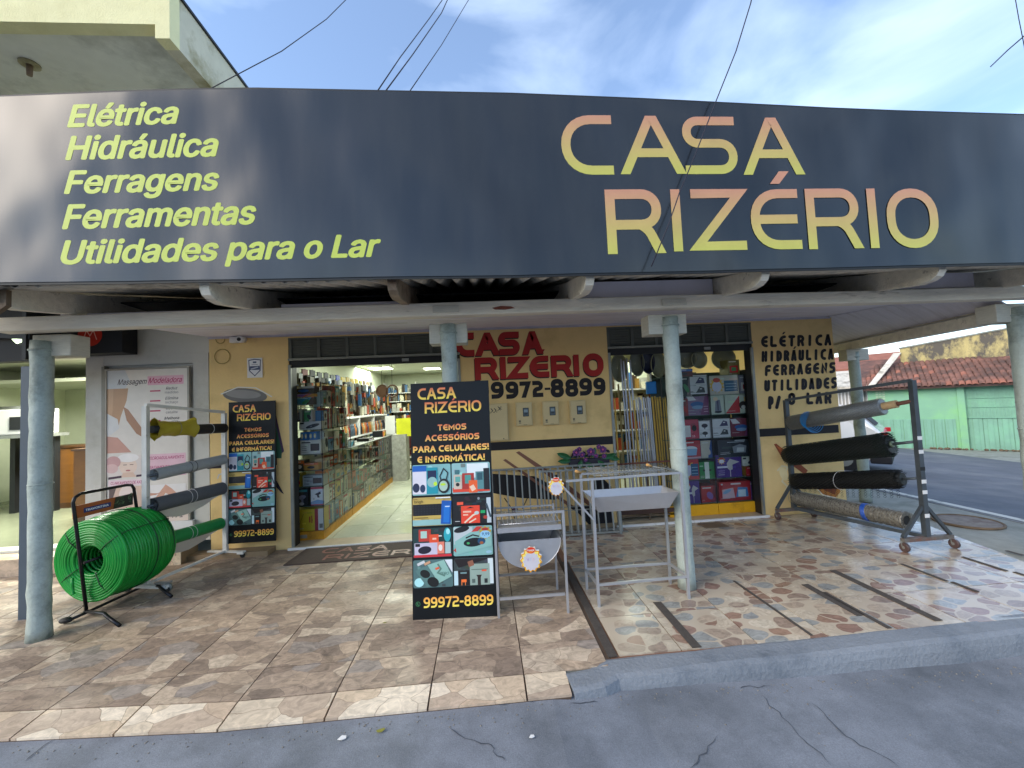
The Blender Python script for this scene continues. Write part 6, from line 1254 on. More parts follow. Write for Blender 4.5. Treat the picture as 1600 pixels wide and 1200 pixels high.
rp = [  # px box, colour, kind, label
 (1062, 1078, 579, 610, '#6b5a62', 'x', 'small dim mauve box in the top row beside the pillar'), (1073, 1105, 577, 609, '#c9cbd0', 'iron', 'box showing a blue and a grey steam iron, top row'), (1107, 1154, 577, 607, '#cfc7b8', 'promo', 'white box with starburst price and teal panel, top row'), (1154, 1174, 577, 606, '#8f8f9c', 'x', 'narrow greyish box at the right end of the top row'),
 (1062, 1075, 618, 645, '#9c2638', 'x', 'sliver of a dark red box in the second row beside the pillar'), (1072, 1108, 613, 646, '#8f6d92', 'blender', 'mauve box with blue blender picture, second row'), (1109, 1131, 611, 641, '#c8cfc0', 'kettle', 'pale box with glass kettle picture, second row'), (1132, 1177, 609, 640, '#c9d2c0', 'cooker', 'box with red triangle and dark mug picture, second row'),
 (1062, 1092, 650, 680, '#c03550', 'pot', 'pinkish red box with white pot picture, third row'), (1092, 1110, 650, 677, '#d8d8da', 'mixer', 'small white box with two dark fan pictures, third row'), (1112, 1141, 648, 677, '#cfcfd2', 'iron', 'white box with two dry irons, third row'), (1141, 1176, 648, 676, '#7a2f44', 'blender', 'maroon and white box with dark appliance, third row'),
 (1065, 1095, 689, 717, '#c03a44', 'tub', 'red topped box with blue tub picture, fourth row'), (1095, 1113, 687, 714, '#1f4f92', 'x', 'small deep blue box with white tool picture, fourth row'), (1121, 1182, 687, 713, '#1b2430', 'grillbox', 'wide black box with silver grill picture, fourth row'),
 (1067, 1093, 720, 754, '#c8303a', 'promo', 'red box with starburst price, fifth row'), (1093, 1117, 727, 753, '#1f8a44', 'green', 'green box with white stripe, fifth row'), (1119, 1160, 716, 751, '#4a2a86', 'fanbox', 'purple box with cream fan picture, fifth row'), (1160, 1188, 721, 735, '#d6d6c8', 'speaker', 'small white box lying on an orange one, fifth row'), (1166, 1186, 736, 750, '#d99a20', 'x', 'small orange box under the white one, fifth row'),
 (1072, 1094, 757, 792, '#4a2a86', 'fanbox', 'purple fan box in the bottom row beside the pillar'), (1096, 1119, 764, 790, '#8c2838', 'plain', 'plain dark red cooler box in the bottom row'), (1123, 1174, 757, 787, '#b92430', 'cooler', 'red and blue box with white cooler picture, bottom row'), (1171, 1187, 755, 783, '#a51f2c', 'x', 'narrow red box at the right end of the bottom row')]
rowz = {0: 1.545, 1: 1.29, 2: .99, 3: .735, 4: .47, 5: .165}
for k, (x0, x1, yt, yb, c, kd, lab) in enumerate(rp):
    r_ = 0 if yb < 611 else 1 if yb < 647 else 2 if yb < 681 else 3 if yb < 718 else 4 if yb < 755 else 5
    a_, b_ = oy(x0, (yt+yb)/2, 5.17), oy(x1, (yt+yb)/2, 5.17); h = oy((x0+x1)/2, yt, 5.17).z-oy((x0+x1)/2, yb, 5.17).z; z = rowz[r_]+(.135 if 'lying on' in lab else .001)
    carton((a_.x+b_.x)/2, 5.17+.004*(k % 2), z, (b_.x-a_.x)*.97, .2, h, c, kd, lab, GRP, k)
q = random.Random(21)
for k, (x, y, w, h, c) in enumerate(((2.6, 5.16, .28, .10, '#4a2626'), (3.33, 5.2, .16, .2, '#6f6c40'))): 
    carton(x, y, 1.801, w, .2, h, c, 'x', ('dark red flat box on top of the right display case', 'dull olive pack on top of the right display case')[k], GRP, 50+k)
# ovals: basins hanging high in the right doorway
M_BAS = mat('olive_grey_plastic', '#7f8670', .4, var=.08)
for k, (px, py, rx, rz_, c, lab) in enumerate(((951, 585, .05, .17, '#5f6470', 'narrow dark basin edge hanging at the left jamb'), (967, 575, .115, .19, '#8a8f7c', 'grey basin hanging behind the silver profiles'), (995, 567, .10, .18, '#6f7464', 'darker basin hanging beside the navy seat'), (1012, 565, .095, .165, '#1b2340', 'navy blue oval seat hanging in the right doorway'), (1028, 570, .10, .18, '#83876f', 'grey basin hanging just left of the pillar'),
                       (1073, 560, .15, .13, '#7c8070', 'wide basin hanging just right of the pillar'), (1130, 560, .17, .15, '#838871', 'largest basin above the right display case'), (1092, 562, .11, .12, '#8f927c', 'pale basin between the two wide ones above the case'))):
    p = oy(px, py, 5.32); t = thing('hanging_basin', lab, 'basin', (p.x, p.y, p.z-rz_), 0, 'plastic basins hanging in the right doorway')
    m_ = mat('basin_'+c[1:], c, .35, var=.08); n_ = 28; vs = []; prof_ = [(1.0, 0), (1.02, -.012), (.92, -.014), (.86, .03), (.6, .05), (0.02, .055)]
    for f_, yy in prof_: vs += [(p.x+rx*f_*math.cos(2*math.pi*i/n_), p.y+yy, p.z+rz_*f_*math.sin(2*math.pi*i/n_)) for i in range(n_)]
    MB().add(vs, [(j*n_+i, j*n_+(i+1) % n_, (j+1)*n_+(i+1) % n_, (j+1)*n_+i) for j in range(5) for i in range(n_)], True).build('shell', m_, t)
    MB().tube([(p.x, p.y-.01, p.z+rz_*.9), (p.x, p.y+.02, p.z+rz_+.1), (p.x, p.y+.02, 2.6)], .003, 5).build('hook', M_GALV, t)
p = oy(1018, 604, 5.4); t = thing('blue_bag', 'bright blue package hanging under the navy seat', 'package', (p.x, p.y, p.z-.1)); rbox('bag', p.x-.07, p.x+.07, p.y, p.y+.04, p.z-.10, p.z+.07, mat('bright_blue_plastic', '#1f7fd0', .4), t, bevel=.01); rbox('hang_tab', p.x-.012, p.x+.012, p.y+.01, p.y+.02, p.z+.071, p.z+.3, M_WHITE, t)
p = oy(1075-2, 572, 5.3); 
# aluminium and brass coloured profiles standing in the doorway
M_GOLD = mat('gold_anodised_profile', '#a8873e', .35, .55, var=.12, scale=9); M_SIL = mat('silver_anodised_profile', '#9a9aa2', .3, .7, var=.12, scale=9); M_BRZ = mat('bronze_profile', '#6a5a30', .4, .5, var=.12)
RH = thing('profile_rack', 'low brown rack with a rusty rail that holds the standing metal profiles', 'rack', (2.0, 5.2, .02))
MB().bar((1.60, 5.10, .73), (2.40, 5.10, .735), .014, .02).build('rusty_rail', mat('rusty_rail', '#6b3f35', .7, var=.2, scale=20), RH); rbox('low_frame', 1.62, 2.44, 5.08, 5.11, .10, .15, mat('dark_brown_frame', '#4a332a', .7), RH); rbox('shelf_board', 1.62, 2.44, 5.12, 5.5, .055, .075, M_DKW, RH)
for x in (1.63, 2.02, 2.43): rbox('leg', x, x+.02, 5.09, 5.105, .02, .76, M_DKW, RH)
pf = []
for k in range(6): pf.append((963+k*4.2, 585+q.uniform(-3, 6), 989+k*3.0, M_SIL if k in (1, 3, 4) else M_GOLD if k != 5 else M_SIL, 'tall'))
tops = [(969, 562, M_SIL), (973, 562, M_SIL), (978, 560, M_SIL), (983, 561, M_SIL), (965, 600, M_BRZ), (988, 583, M_GOLD)]
L_ = [(960, 622, 'g'), (966, 600, 'b'), (970, 561, 's'), (974, 564, 's'), (979, 560, 's'), (984, 562, 's'), (977, 616, 'g'), (982, 618, 'g'), (987, 600, 'g'), (990, 625, 'g'), (994, 623, 's'), (998, 621, 's'), (1001, 624, 's'), (1005, 621, 's'), (1009, 622, 's'), (1012, 620, 's'), (1015, 622, 's'), (1019, 620, 'g'), (1023, 619, 'g'), (1027, 621, 'g'), (1031, 620, 'g'), (1035, 621, 'g'), (1039, 620, 'g')]
for k, (px, py, c) in enumerate(L_):
    a_ = oy(px, py, 5.24+.012*(k % 3)); bx = a_.x+.01-(.0 if k > 8 else .02*(k-4)*-.3); m_ = {'s': M_SIL, 'g': M_GOLD, 'b': M_BRZ}[c]
    nm = {'s': 'silver', 'g': 'gold coloured', 'b': 'bronze'}[c]; tall = py < 610
    o = MB().bar((bx, 5.16+.012*(k % 3), .078), (a_.x, a_.y, a_.z), .020 if k % 2 else .016, .014, up=(0, 1, 0)).build('metal_profile', m_, None)
    lab_ = ('%s %s%s profile counted from the left in the doorway bundle' % (('first', 'second', 'third', 'fourth', 'fifth', 'sixth', 'seventh', 'eighth', 'ninth', 'tenth', 'eleventh', 'twelfth', 'thirteenth', 'fourteenth', 'fifteenth', 'sixteenth', 'seventeenth', 'eighteenth', 'nineteenth', 'twentieth', 'twenty-first', 'twenty-second', 'last')[k], 'standing as a tall ' if tall else 'standing as a shorter ', nm))
    tag(o, lab_, 'metal profile', 'metal profiles standing in the right doorway'); continue
    tag(o, ('tall ' if tall else 'shorter ')+nm+(' profile in the bundle at the left of the doorway' if k < 10 else ' profile in the row beside the pillar'), 'metal profile', 'metal profiles standing in the right doorway: '+('tall ' if tall else 'short ')+nm+(' left bundle' if k < 10 else ' right row'))
# dim goods wall behind the right doorway
# ------------------------------------------------------------------ left doorway: glass corner counter
LC = thing('display_case', 'tall glass corner case with ochre base just inside the left doorway', 'display case', (-2.2, 5.4, .01))
lx0, lx1, ly0, ly1 = -2.36, -2.0, 5.22, 6.30
ZL = [.13, .40+.02, .655, .85, 1.045, 1.345, 1.63]; ZT = 1.93
M_OCH = mat('ochre_painted_base', '#c48a1c', .5, var=.1, dirt='#8e6212', dscale=4)
rbox('base', lx0, lx1, ly0, ly1, .01, .12, M_OCH, LC); rbox('price_plate', -2.28, -2.20, ly0-.004, ly0-.001, .045, .085, M_GALV, LC)
for z in ZL[1:]+[ZT]: rbox('glass_shelf', lx0, lx1, ly0+.004, ly1, z-.004, z, MC['shelf_glass_edge'], LC)
for x, y in ((lx0, ly0), (lx1, ly0), (lx1, 5.60), (lx1, 5.95), (lx1, ly1)): MB().bar((x, y, .12), (x, y, ZT), .006, .006).build('upright', M_DARK, LC)
for z in ZL[1:]+[ZT]:
    for y in (ly0, 5.6, 5.95): MB().box(lx1-.008, lx1+.008, y-.008, y+.008, z-.012, z+.008).build('clamp', M_BLK, LC)
MB().add([(lx0, ly0-.003, .12), (lx1, ly0-.003, .12), (lx1, ly0-.003, ZT), (lx0, ly0-.003, ZT)], [(0, 1, 2, 3)]).build('glass_pane', M_GLASS, LC)
MB().add([(lx1+.003, ly0, .12), (lx1+.003, ly1, .12), (lx1+.003, ly1, ZT), (lx1+.003, ly0, ZT)], [(0, 1, 2, 3)]).build('glass_pane', M_GLASS, LC)
GL_ = 'boxed goods in the left corner case'
lp = [(-2.18, .121, .34, .26, '#d4b82c', 'yellowbox', 'large yellow box with red stripe at the bottom of the left case front'), (-2.18+.1, .425, .16, .22, '#dfe3ea', 'drillbox', 'white and blue box with pink bands in the left case front'), (-2.27, .425, .15, .21, '#1f2630', 'drill2', 'black box with grey tool picture beside the white and blue one'),
      (-2.13, .66, .24, .13, '#9aa6ac', 'radio', 'clear grey pack on the third shelf of the left case front'), (-2.31, .66, .07, .16, '#b89a2c', 'x', 'narrow mustard pack on the third shelf of the left case front'), (-2.15, .855, .18, .085, '#c08a34', 'x', 'small golden box in the middle of the left case front'), (-2.29, .855, .12, .12, '#3a3a36', 'x', 'dark pack beside the small golden box'),
      (-2.15, 1.05, .24, .17, '#d9d9d4', 'radio', 'white box with dark radio picture in the left case front'), (-2.33, 1.05, .05, .2, '#7d6238', 'x', 'brown narrow box beside the white radio box'), (-2.12, 1.222, .10, .10, '#2a72b8', 'bluebulb', 'blue bulb pack on the white radio box at its right'), (-2.225, 1.222, .09, .10, '#2a72b8', 'bluebulb', 'blue bulb pack on the white radio box at its left'),
      (-2.15, 1.35, .26, .10, '#c9cacc', 'speaker', 'white box with grey speaker picture under the top shelves'), (-2.29, 1.451, .09, .16, '#b9b4b0', 'kettle', 'pale pack standing on the speaker boxes'), (-2.17, 1.451, .10, .14, '#c4b9b4', 'x', 'pinkish grey pack standing on the speaker boxes'), (-2.22, 1.66, .24, .09, '#3a2c22', 'x', 'dark brown drawer box on the sixth shelf'), (-2.22, 1.76, .26, .035, '#c98f2c', 'x', 'flat orange box between two dark ones'), (-2.22, 1.80, .26, .09, '#33281f', 'x', 'dark brown box at the top of the left case front')]
for k, (x, z, w, h, c, kd, lab) in enumerate(lp): carton(x, ly0+.03, z, w, .16, h, c, kd, lab, GL_, 70+k)
q = random.Random(11); n_ = 0; shelfname = ['bottom', 'second', 'third', 'fourth', 'fifth', 'sixth', 'top']
for s_, z in enumerate(ZL):
    y = ly0+.12; j = 0; top_ = (ZL+[ZT])[s_+1]
    while y < ly1-.12:
        w = q.uniform(.10, .2); h = min(top_-z-.02, q.uniform(.6, .98)*(top_-z)); c = q.choice(['#d9d9d2', '#9ab0b0', '#5f96c4', '#c5b08c', '#3f9a68', '#2f6fa0', '#c8c4be', '#c23a34', '#d8742c', '#e0e2dc', '#d0b030'])
        carton(lx1-.02, y+w/2, z+.001, w*.94, .12, h, c, q.choice(['x', 'x', 'speaker', 'drillbox', 'mixer', 'kettle', 'green']), '%s box on the %s shelf of the left case side' % (('first', 'second', 'third', 'fourth', 'fifth', 'sixth', 'seventh', 'eighth', 'ninth', 'tenth')[j], shelfname[s_]), GL_, 200+n_, axis='x')
        y += w+.01; n_ += 1; j += 1
# long low counter going into the shop
CC2 = thing('display_case', 'long low glass counter with ochre base running into the shop', 'display case', (-2.05, 7.6, .01))
c0, c1_ = 6.32, 9.0
rbox('base', -2.36, -2.0, c0, c1_, .01, .12, M_OCH, CC2)
for z in (.40, .68, 1.0): rbox('glass_shelf', -2.36, -2.0, c0, c1_, z-.004, z, MC['shelf_glass_edge'], CC2)
for k in range(9): y = c0+(c1_-c0)*k/8; MB().bar((-2.0, y, .12), (-2.0, y, 1.0), .006, .006).build('upright', M_DARK, CC2)
MB().add([(-1.996, c0, .12), (-1.996, c1_, .12), (-1.996, c1_, 1.0), (-1.996, c0, 1.0)], [(0, 1, 2, 3)]).build('glass_pane', M_GLASS, CC2)
rbox('end_panel', -2.36, -2.0, c1_+.001, c1_+.01, .01, 1.0, M_DARK, CC2); rbox('counter_top', -2.38, -1.995, c0, c1_, 1.0, 1.012, M_GALV, CC2)
for s_, (z, z1_) in enumerate(((.121, .395), (.401, .675), (.681, .99))):
    y = c0+.02; j = 0
    while y < c1_-.2:
        w = q.uniform(.13, .24); h = (z1_-z)*q.uniform(.6, .97); c = q.choice(['#9faaa6', '#d5d3c8', '#4d74a6', '#aa8f60', '#5f9a74', '#c8baac', '#c8532c', '#4a4f52', '#e2e0d4', '#b83a3a'])
        carton(-2.02, y+w/2, z, w*.94, .12, h, c, q.choice(['x', 'x', 'mixer', 'speaker']), '%s pack from the door on the %s level of the long counter' % (('first', 'second', 'third', 'fourth', 'fifth', 'sixth', 'seventh', 'eighth', 'ninth', 'tenth', 'eleventh', 'twelfth', 'thirteenth', 'fourteenth', 'fifteenth', 'sixteenth', 'seventeenth', 'eighteenth', 'nineteenth', 'twentieth')[j], ('bottom', 'middle', 'top')[s_]), 'packs in the long glass counter', 400+n_, axis='x')
        y += w+.01; n_ += 1; j += 1
for k, (y, w, h, c, m_) in enumerate(((6.5, .3, .09, '#1d1d20', 'black flat tray'), (7.6, .35, .05, '#17181a', 'thin black case'), (8.6, .28, .12, '#15161a', 'black bag'))): carton(-2.05, y, 1.013, w, .2, h, c, 'plain', m_+' on top of the long counter, '+('nearest', 'middle', 'farthest')[k]+' from the doorway', 'things on the long counter', 500+k, axis='x')
t = thing('yellow_sign_card', 'yellow and white advertising cards standing at the far end of the counter', 'card stand', (-1.95, 9.1, 1.0)); rbox('white_card', -2.14, -1.93, 9.08, 9.09, 1.02, 1.42, M_WHITE, t); rbox('yellow_card', -1.93, -1.62, 9.2, 9.21, .95, 1.35, mat('lemon_yellow_card', '#cdd02a', .5), t); rbox('plinth', -2.0, -1.7, 9.02, 9.4, .01, 1.0, mat('stacked_white_goods', '#9a9a94', .5, var=.3, scale=14), t)
t = thing('office_chair', 'dark red office chair standing deeper in the shop', 'chair', (-1.55, 10.2, .01)); rbox('seat', -1.85, -1.35, 10.0, 10.5, .45, .55, mat('dark_red_upholstery', '#5a1820', .7), t, bevel=.03); rbox('backrest', -1.88, -1.78, 10.0, 10.5, .6, 1.1, MC['dark_red_upholstery'], t, bevel=.03); MB().cyl((-1.6, 10.25, .08), (-1.6, 10.25, .45), .03).build('column', M_DARK, t); MB().bar((-1.85, 10.25, .07), (-1.35, 10.25, .07), .04, .04).build('foot', M_DARK, t); MB().bar((-1.6, 10.0, .07), (-1.6, 10.5, .07), .04, .04).build('foot', M_DARK, t)
# hanging goods along the left inner wall, first row big enough to tell apart
hc = ['#a8242e', '#c6c6c0', '#7a1f28', '#9c9c96', '#5d1c22', '#23262a', '#2b2f38', '#1d2024', '#343a3e', '#24368c', '#b8a02c', '#b89a24', '#c9a520', '#d4b81c', '#8a8a3a', '#5a4a3a', '#6f5a44', '#3a3a34']
for k in range(18):
    y = 5.5+k*.30; c = hc[k]; z = 2.27+.01*math.sin(k*3); t = thing('hanging_pack', '%s blister pack hanging high on the left inner wall, %s from the doorway' % (('red', 'white', 'maroon', 'grey', 'dark maroon', 'black', 'dark navy', 'black', 'dark grey', 'blue', 'mustard', 'ochre', 'yellow', 'bright yellow', 'olive', 'brown', 'tan', 'charcoal')[k], ('first', 'second', 'third', 'fourth', 'fifth', 'sixth', 'seventh', 'eighth', 'ninth', 'tenth', 'eleventh', 'twelfth', 'thirteenth', 'fourteenth', 'fifteenth', 'sixteenth', 'seventeenth', 'eighteenth')[k]), 'blister pack', (-2.72, y, z-.2), 0, 'packs hanging high on the left inner wall')
    rbox('card', -2.86, -2.84, y, y+.2, z-.30, z, mat('pack_'+c[1:], c, .5), t, bevel=.004); rbox('blister', -2.839, -2.78, y+.03, y+.17, z-.27, z-.10, M_LGR if k % 2 else M_DARK, t, bevel=.01); rbox('hook', -2.98, -2.83, y+.09, y+.10, z+.001, z+.008, M_GALV, t)
hg = [MB() for _ in range(8)]; hcol = ['#3a2c1e', '#1d1d1c', '#8a6a34', '#a3a39a', '#8f3a22', '#2f5a86', '#c2bda8', '#5c5a50']
for k in range(520):
    y = q.uniform(6.3, 12.6); z = q.uniform(1.05, 2.15) if y > 7 else q.uniform(1.9, 2.15); w = q.uniform(.04, .16); h = q.uniform(.06, .3); x = -2.96+q.uniform(0, .22); hg[q.randrange(8)].box(x, x+q.uniform(.015, .06), y, y+w, z-h, z)
for k in range(700):
    x = q.uniform(-2.9, .8); z0_ = q.choice([.15, .5, .85, 1.2, 1.5, 1.8, 2.05]); w = q.uniform(.03, .12); h = q.uniform(.08, .26); y = 12.35+q.uniform(0, .2); hg[q.randrange(8)].box(x, x+w, y, y+.1, z0_, z0_+h)
for k in range(420):
    x = q.uniform(1.7, 4.3); z0_ = q.choice([.15, .55, .95, 1.35, 1.75]); w = q.uniform(.05, .16); h = q.uniform(.08, .32); y = 7.9+q.uniform(0, .25); hg[q.randrange(8)].box(x, x+w, y, y+.1, z0_, z0_+h)
for k, b in enumerate(hg): b.build('packed_small_goods', mat('goods_'+hcol[k][1:], hcol[k], .45, var=.2, scale=30), None, label=('brown', 'black', 'ochre', 'silvery', 'rusty red', 'blue', 'cream', 'olive grey')[k]+' small goods crowded on the inner walls and back shelves of the shop', kind='stuff', origin=(0, 0, 0))
BS = thing('shelf_unit', 'white wall shelves packed with small goods at the back of the shop', 'shelves', (-1.0, 12.6, .01))
for z in (.14, .49, .84, 1.19, 1.49, 1.79, 2.04): rbox('shelf', -2.9, .9, 12.3, 12.8, z-.02, z-.001, M_WHITE, BS)
for x in (-2.92, -2.0, -1.0, 0, .9): rbox('side_panel', x, x+.019, 12.3, 12.8, .01, 2.35, M_WHITE, BS)
BS = thing('shelf_unit', 'shelves with small goods facing the right doorway', 'shelves', (3.0, 8.2, .01))
for z in (.14, .54, .94, 1.34, 1.74): rbox('shelf', 1.6, 4.3, 7.85, 8.25, z-.02, z-.001, M_WHITE, BS)
rbox('back_board', 1.6, 4.3, 8.26, 8.28, .01, 2.3, M_IWALL, BS)
WC = thing('wall_cabinet', 'white low cabinet with bottles behind the counter', 'cabinet', (-2.55, 8.7, 1.0))
for z in (1.05, 1.42): rbox('shelf', -2.75, -1.98 if False else -2.45, 7.2, 10.6, z, z+.03, M_WHITE, WC)
for y in (7.2, 8.3, 9.4, 10.57): rbox('divider', -2.75, -2.45, y, y+.03, 1.081, 1.419, M_WHITE, WC)
for k in range(34):
    y = 7.3+k*.095; c = q.choice(['#8f2c22', '#c9c4b4', '#23242a', '#b9702a', '#4a5a6a', '#a8a07c'])
    o = MB().tube([(-2.5, y, 1.082), (-2.5, y, 1.22), (-2.5, y, 1.26), (-2.5, y, 1.31)], [.034, .034, .014, .013], 8).build('bottle', mat('bottle_'+c[1:], c, .3), None); tag(o, 'small bottle in the row of the white cabinet behind the counter', 'bottle', 'bottles in the white cabinet')
for k, (px, py, r_, lab) in enumerate(((597, 611, .13, 'brown framed round thing hanging from the shop ceiling'), (613, 611, .13, 'empty oval frame hanging beside the brown one'))):
    p = oy(px, py, 9.2); t = thing('round_hanging_sign', lab, 'hanging frame', (p.x, p.y, p.z-r_), 0); MB().tube([(p.x+r_*math.cos(s_)*.9, p.y, p.z+r_*math.sin(s_)) for s_ in [2*math.pi*i/24 for i in range(24)]], .018, 6, True).build('rim', mat('brown_frame', '#4f3420', .5), t)
    if k == 0: MB().cyl((p.x, p.y+.01, p.z), (p.x, p.y+.03, p.z), r_*.85, n=24).build('disc', MC['brown_frame'], t)
    MB().cyl((p.x, p.y, p.z+r_), (p.x, p.y, 2.62), .004, n=5).build('cord', M_DARK, t)
# ================================================================== neighbour shop on the left
NB = thing('neighbour_shop', 'white fronted neighbouring shop with open lit room left of the hardware shop', 'shop', (-5.2, 5.1, 0))
rbox('wall', -4.50, -4.311, WY, WY+.15, .17, 2.31, M_WW, NB); rbox('wall', -4.31, -3.17, WY+.002, WY+.15, 2.20, 2.31, M_WW, NB); rbox('wall', -3.34, -3.17, WY+.002, WY+.15, .17, 2.199, M_WW, NB)
rbox('lintel', -9, -3.162, WY+.004, WY+.2, 2.311, 3.4, M_WW, NB); rbox('wall', -4.31, -3.341, WY+.03, WY+.15, .17, 2.199, M_WW, NB)
rbox('door_casing', -4.308, -4.278, WY-.03, WY+.029, .2, 2.19, mat('grey_metal_casing', '#8d8a80', .5), NB)
rbox('wall', -9.2, -9.0, WY, 9.5, 0, 3.4, M_IWALL, NB); rbox('inner_wall', -4.36, -4.22, WY+.151, 9.5, .15, 2.9, M_IWALL, NB); rbox('inner_wall', -9, -4.22, 9.5, 9.6, .15, 2.9, M_IWALL, NB)
rbox('ceiling', -9, -4.36, WY+.201, 9.5, 2.62, 2.66, M_CEIL, NB); rbox('ceiling_drop', -9, -4.36, 7.6, 9.5, 2.30, 2.36, M_CEIL, NB)
stp = rbox('shop_step', -9, -3.30, 4.72, WY-.001, -.002, .165, mat('step_body', '#8a765c', .8), kind='structure', origin=(0, 0, 0))
for i in range(11):
    x = -8.99+i*.52; x1 = min(x+.51, -3.302)
    rbox('tile', x, x1, 4.712, 4.7195, .0, .168, M_TS, stp); rbox('tile', x, x1, 4.72, WY-.002, .1655, .172, M_TS, stp)
rbox('step_landing', -3.30, -2.45, 4.80, WY-.001, -.002, .055, MC['step_body'], kind='structure')
nf = rbox('neighbour_floor', -9, -4.22, WY, 9.5, .10, .172, mat('grey_green_floor', '#7d826c', .25, var=.06), kind='structure'); rbox('white_sill', -9, -4.5, WY-.02, WY+.14, .173, .20, mat('white_stone_sill', '#cfd0c6', .4), NB)
for x, y, w, h, lab in ((-5.4, 6.3, .9, 1.0, 'nearest brown wooden counter in the neighbouring shop'), (-6.9, 7.4, 1.7, 1.0, 'far brown wooden counter along the neighbouring shop')):
    t = thing('wood_counter', lab, 'counter', (x, y, .172), 0, 'wooden counters in the neighbouring shop'); rbox('front', x-w/2, x+w/2, y, y+.5, .173, h+.17, M_WOODB, t); rbox('top', x-w/2-.02, x+w/2+.02, y-.02, y+.52, h+.171, h+.20, mat('dark_counter_top', '#4a3018', .4), t); rbox('plinth', x-w/2+.02, x+w/2-.02, y-.012, y-.001, .173, .26, MC['dark_counter_top'], t)
tv = oy(127, 642, 7.2); t = thing('wall_television', 'small black television on the neighbour shop wall', 'television', (-4.5, 7.2, tv.z-.15)); rbox('screen', -4.62, -4.58, 6.75, 7.25, tv.z-.17, tv.z+.17, M_BLK, t, bevel=.01); rbox('bracket', -4.58, -4.361, 6.95, 7.05, tv.z-.04, tv.z+.04, M_DARK, t)
pr_ = oy(14, 660, 6.9); t = thing('white_oven', 'white machine with dark window standing on a shelf in the neighbouring shop', 'machine', (pr_.x, 6.9, pr_.z-.2))
rbox('body', pr_.x-.5, pr_.x+.35, 6.9, 7.3, pr_.z-.2, pr_.z+.2, M_WHITE, t, bevel=.02); rbox('window', pr_.x+.02, pr_.x+.30, 6.885, 6.899, pr_.z-.12, pr_.z+.08, M_DARK, t); MB().cyl((pr_.x-.48, 7.1, pr_.z+.2), (pr_.x+.34, 7.1, pr_.z+.2), .06, n=14).build('rounded_top', M_GALV, t); MB().cyl((pr_.x-.2, 6.885, pr_.z), (pr_.x-.2, 6.899, pr_.z), .03, n=12).build('knob', M_DARK, t); rbox('stand_shelf', pr_.x-.6, pr_.x+.45, 6.85, 7.35, pr_.z-.25, pr_.z-.201, M_GALV, t); rbox('stand_leg', pr_.x-.3, pr_.x-.22, 7.2, 7.28, .17, pr_.z-.251, M_DARK, t); rbox('stand_leg', pr_.x+.3, pr_.x+.38, 7.2, 7.28, .17, pr_.z-.251, M_DARK, t)
l = bpy.data.lights.new('lamp_light', 'AREA'); l.size = .9; l.energy = 125; l.color = (1, 1, .88); o = bpy.data.objects.new('lamp_light', l); COL.objects.link(o); o.location = (-5.9, 6.5, 2.58)
t = thing('ceiling_lamp', 'bright ceiling lamp inside the neighbouring shop, barely visible at the left edge', 'lamp', (-5.9, 6.5, 2.58)); rbox('diffuser', -6.2, -5.6, 6.35, 6.65, 2.59, 2.60, M_LAMP, t); rbox('frame', -6.22, -5.58, 6.33, 6.67, 2.601, 2.619, M_WHITE, t)
# framed poster
PX0, PX1, PZ0, PZ1 = -4.255, -3.385, .41, 2.14
PO = thing('massage_poster', 'framed massage and skin care poster in the doorway recess left of the rack', 'poster', ((PX0+PX1)/2, WY-.02, PZ0))
rbox('panel', PX0, PX1, WY-.02, WY+.001, PZ0, PZ1, mat('poster_paper', '#d8cfc4', .4), PO)
M_FR = mat('pale_metal_frame', '#9c968a', .4)
for x0, x1, z0, z1 in ((PX0-.02, PX0, PZ0, PZ1+.02), (PX1, PX1+.02, PZ0, PZ1+.02), (PX0, PX1, PZ1+.0005, PZ1+.02)): rbox('frame_side', x0, x1, WY-.03, WY+.001, z0, z1, M_FR, PO)
rbox('lower_ledge', PX0-.06, PX1+.06, WY-.05, WY+.001, PZ0-.09, PZ0-.001, M_WHITE, PO)
w, h = PX1-PX0, PZ1-PZ0; A = Art((PX0, WY-.0206, PZ0), eps=.0001)
P = lambda *p: [(x*w, y*h) for x, y in p]
A.poly(P((0, 0), (1, 0), (1, 1), (0, 1)), '#ded6cc'); A.poly(P((0, 1), (.22, 1), (.28, .93), (.22, .88), (0, .88)), '#c9ccd0'); A.poly(P((.0, .88), (.26, .88), (.24, .80), (.17, .70), (.14, .63), (0, .60)), '#b98e68'); A.poly(P((0, .88), (.08, .88), (.06, .66), (0, .62)), '#c79d78')
A.poly(P((.0, .72), (.13, .68), (.15, .62), (.05, .58), (0, .57)), '#d6d4d2'); A.poly(P((.2, .76), (.26, .74), (.42, .62), (.42, .56), (.36, .58), (.24, .67)), '#a87a5c'); A.poly(P((.0, .57), (.13, .56), (.3, .46), (.0, .46)), '#c79484')
A.text('Massagem', .13*w, .905*h, .035*h, '#3a2430', w=.36*w, bold=.015, shear=.35); A.rrect(.50*w, .895*h, .95*w, .955*h, .01, '#e0a8b8'); A.text('Modeladora', .51*w, .908*h, .035*h, '#b82a62', w=.42*w, bold=.015, shear=.35)
for k, (t1, t2) in enumerate((('Reduz', 'medidas'), ('Elimina', 'inchaço'), ('Reduz', 'celulite'), ('Melhora', 'circulação'))):
    y = .855-.066*k; A.rect(.53*w, (y-.004)*h, .66*w, (y+.005)*h, '#b83058'); A.text(t1, .80*w, (y+.006)*h, .018*h, '#4c4648', bold=.01, shear=.25, align='c'); A.text(t2, .80*w, (y-.020)*h, .016*h, '#6a6466', align='c')
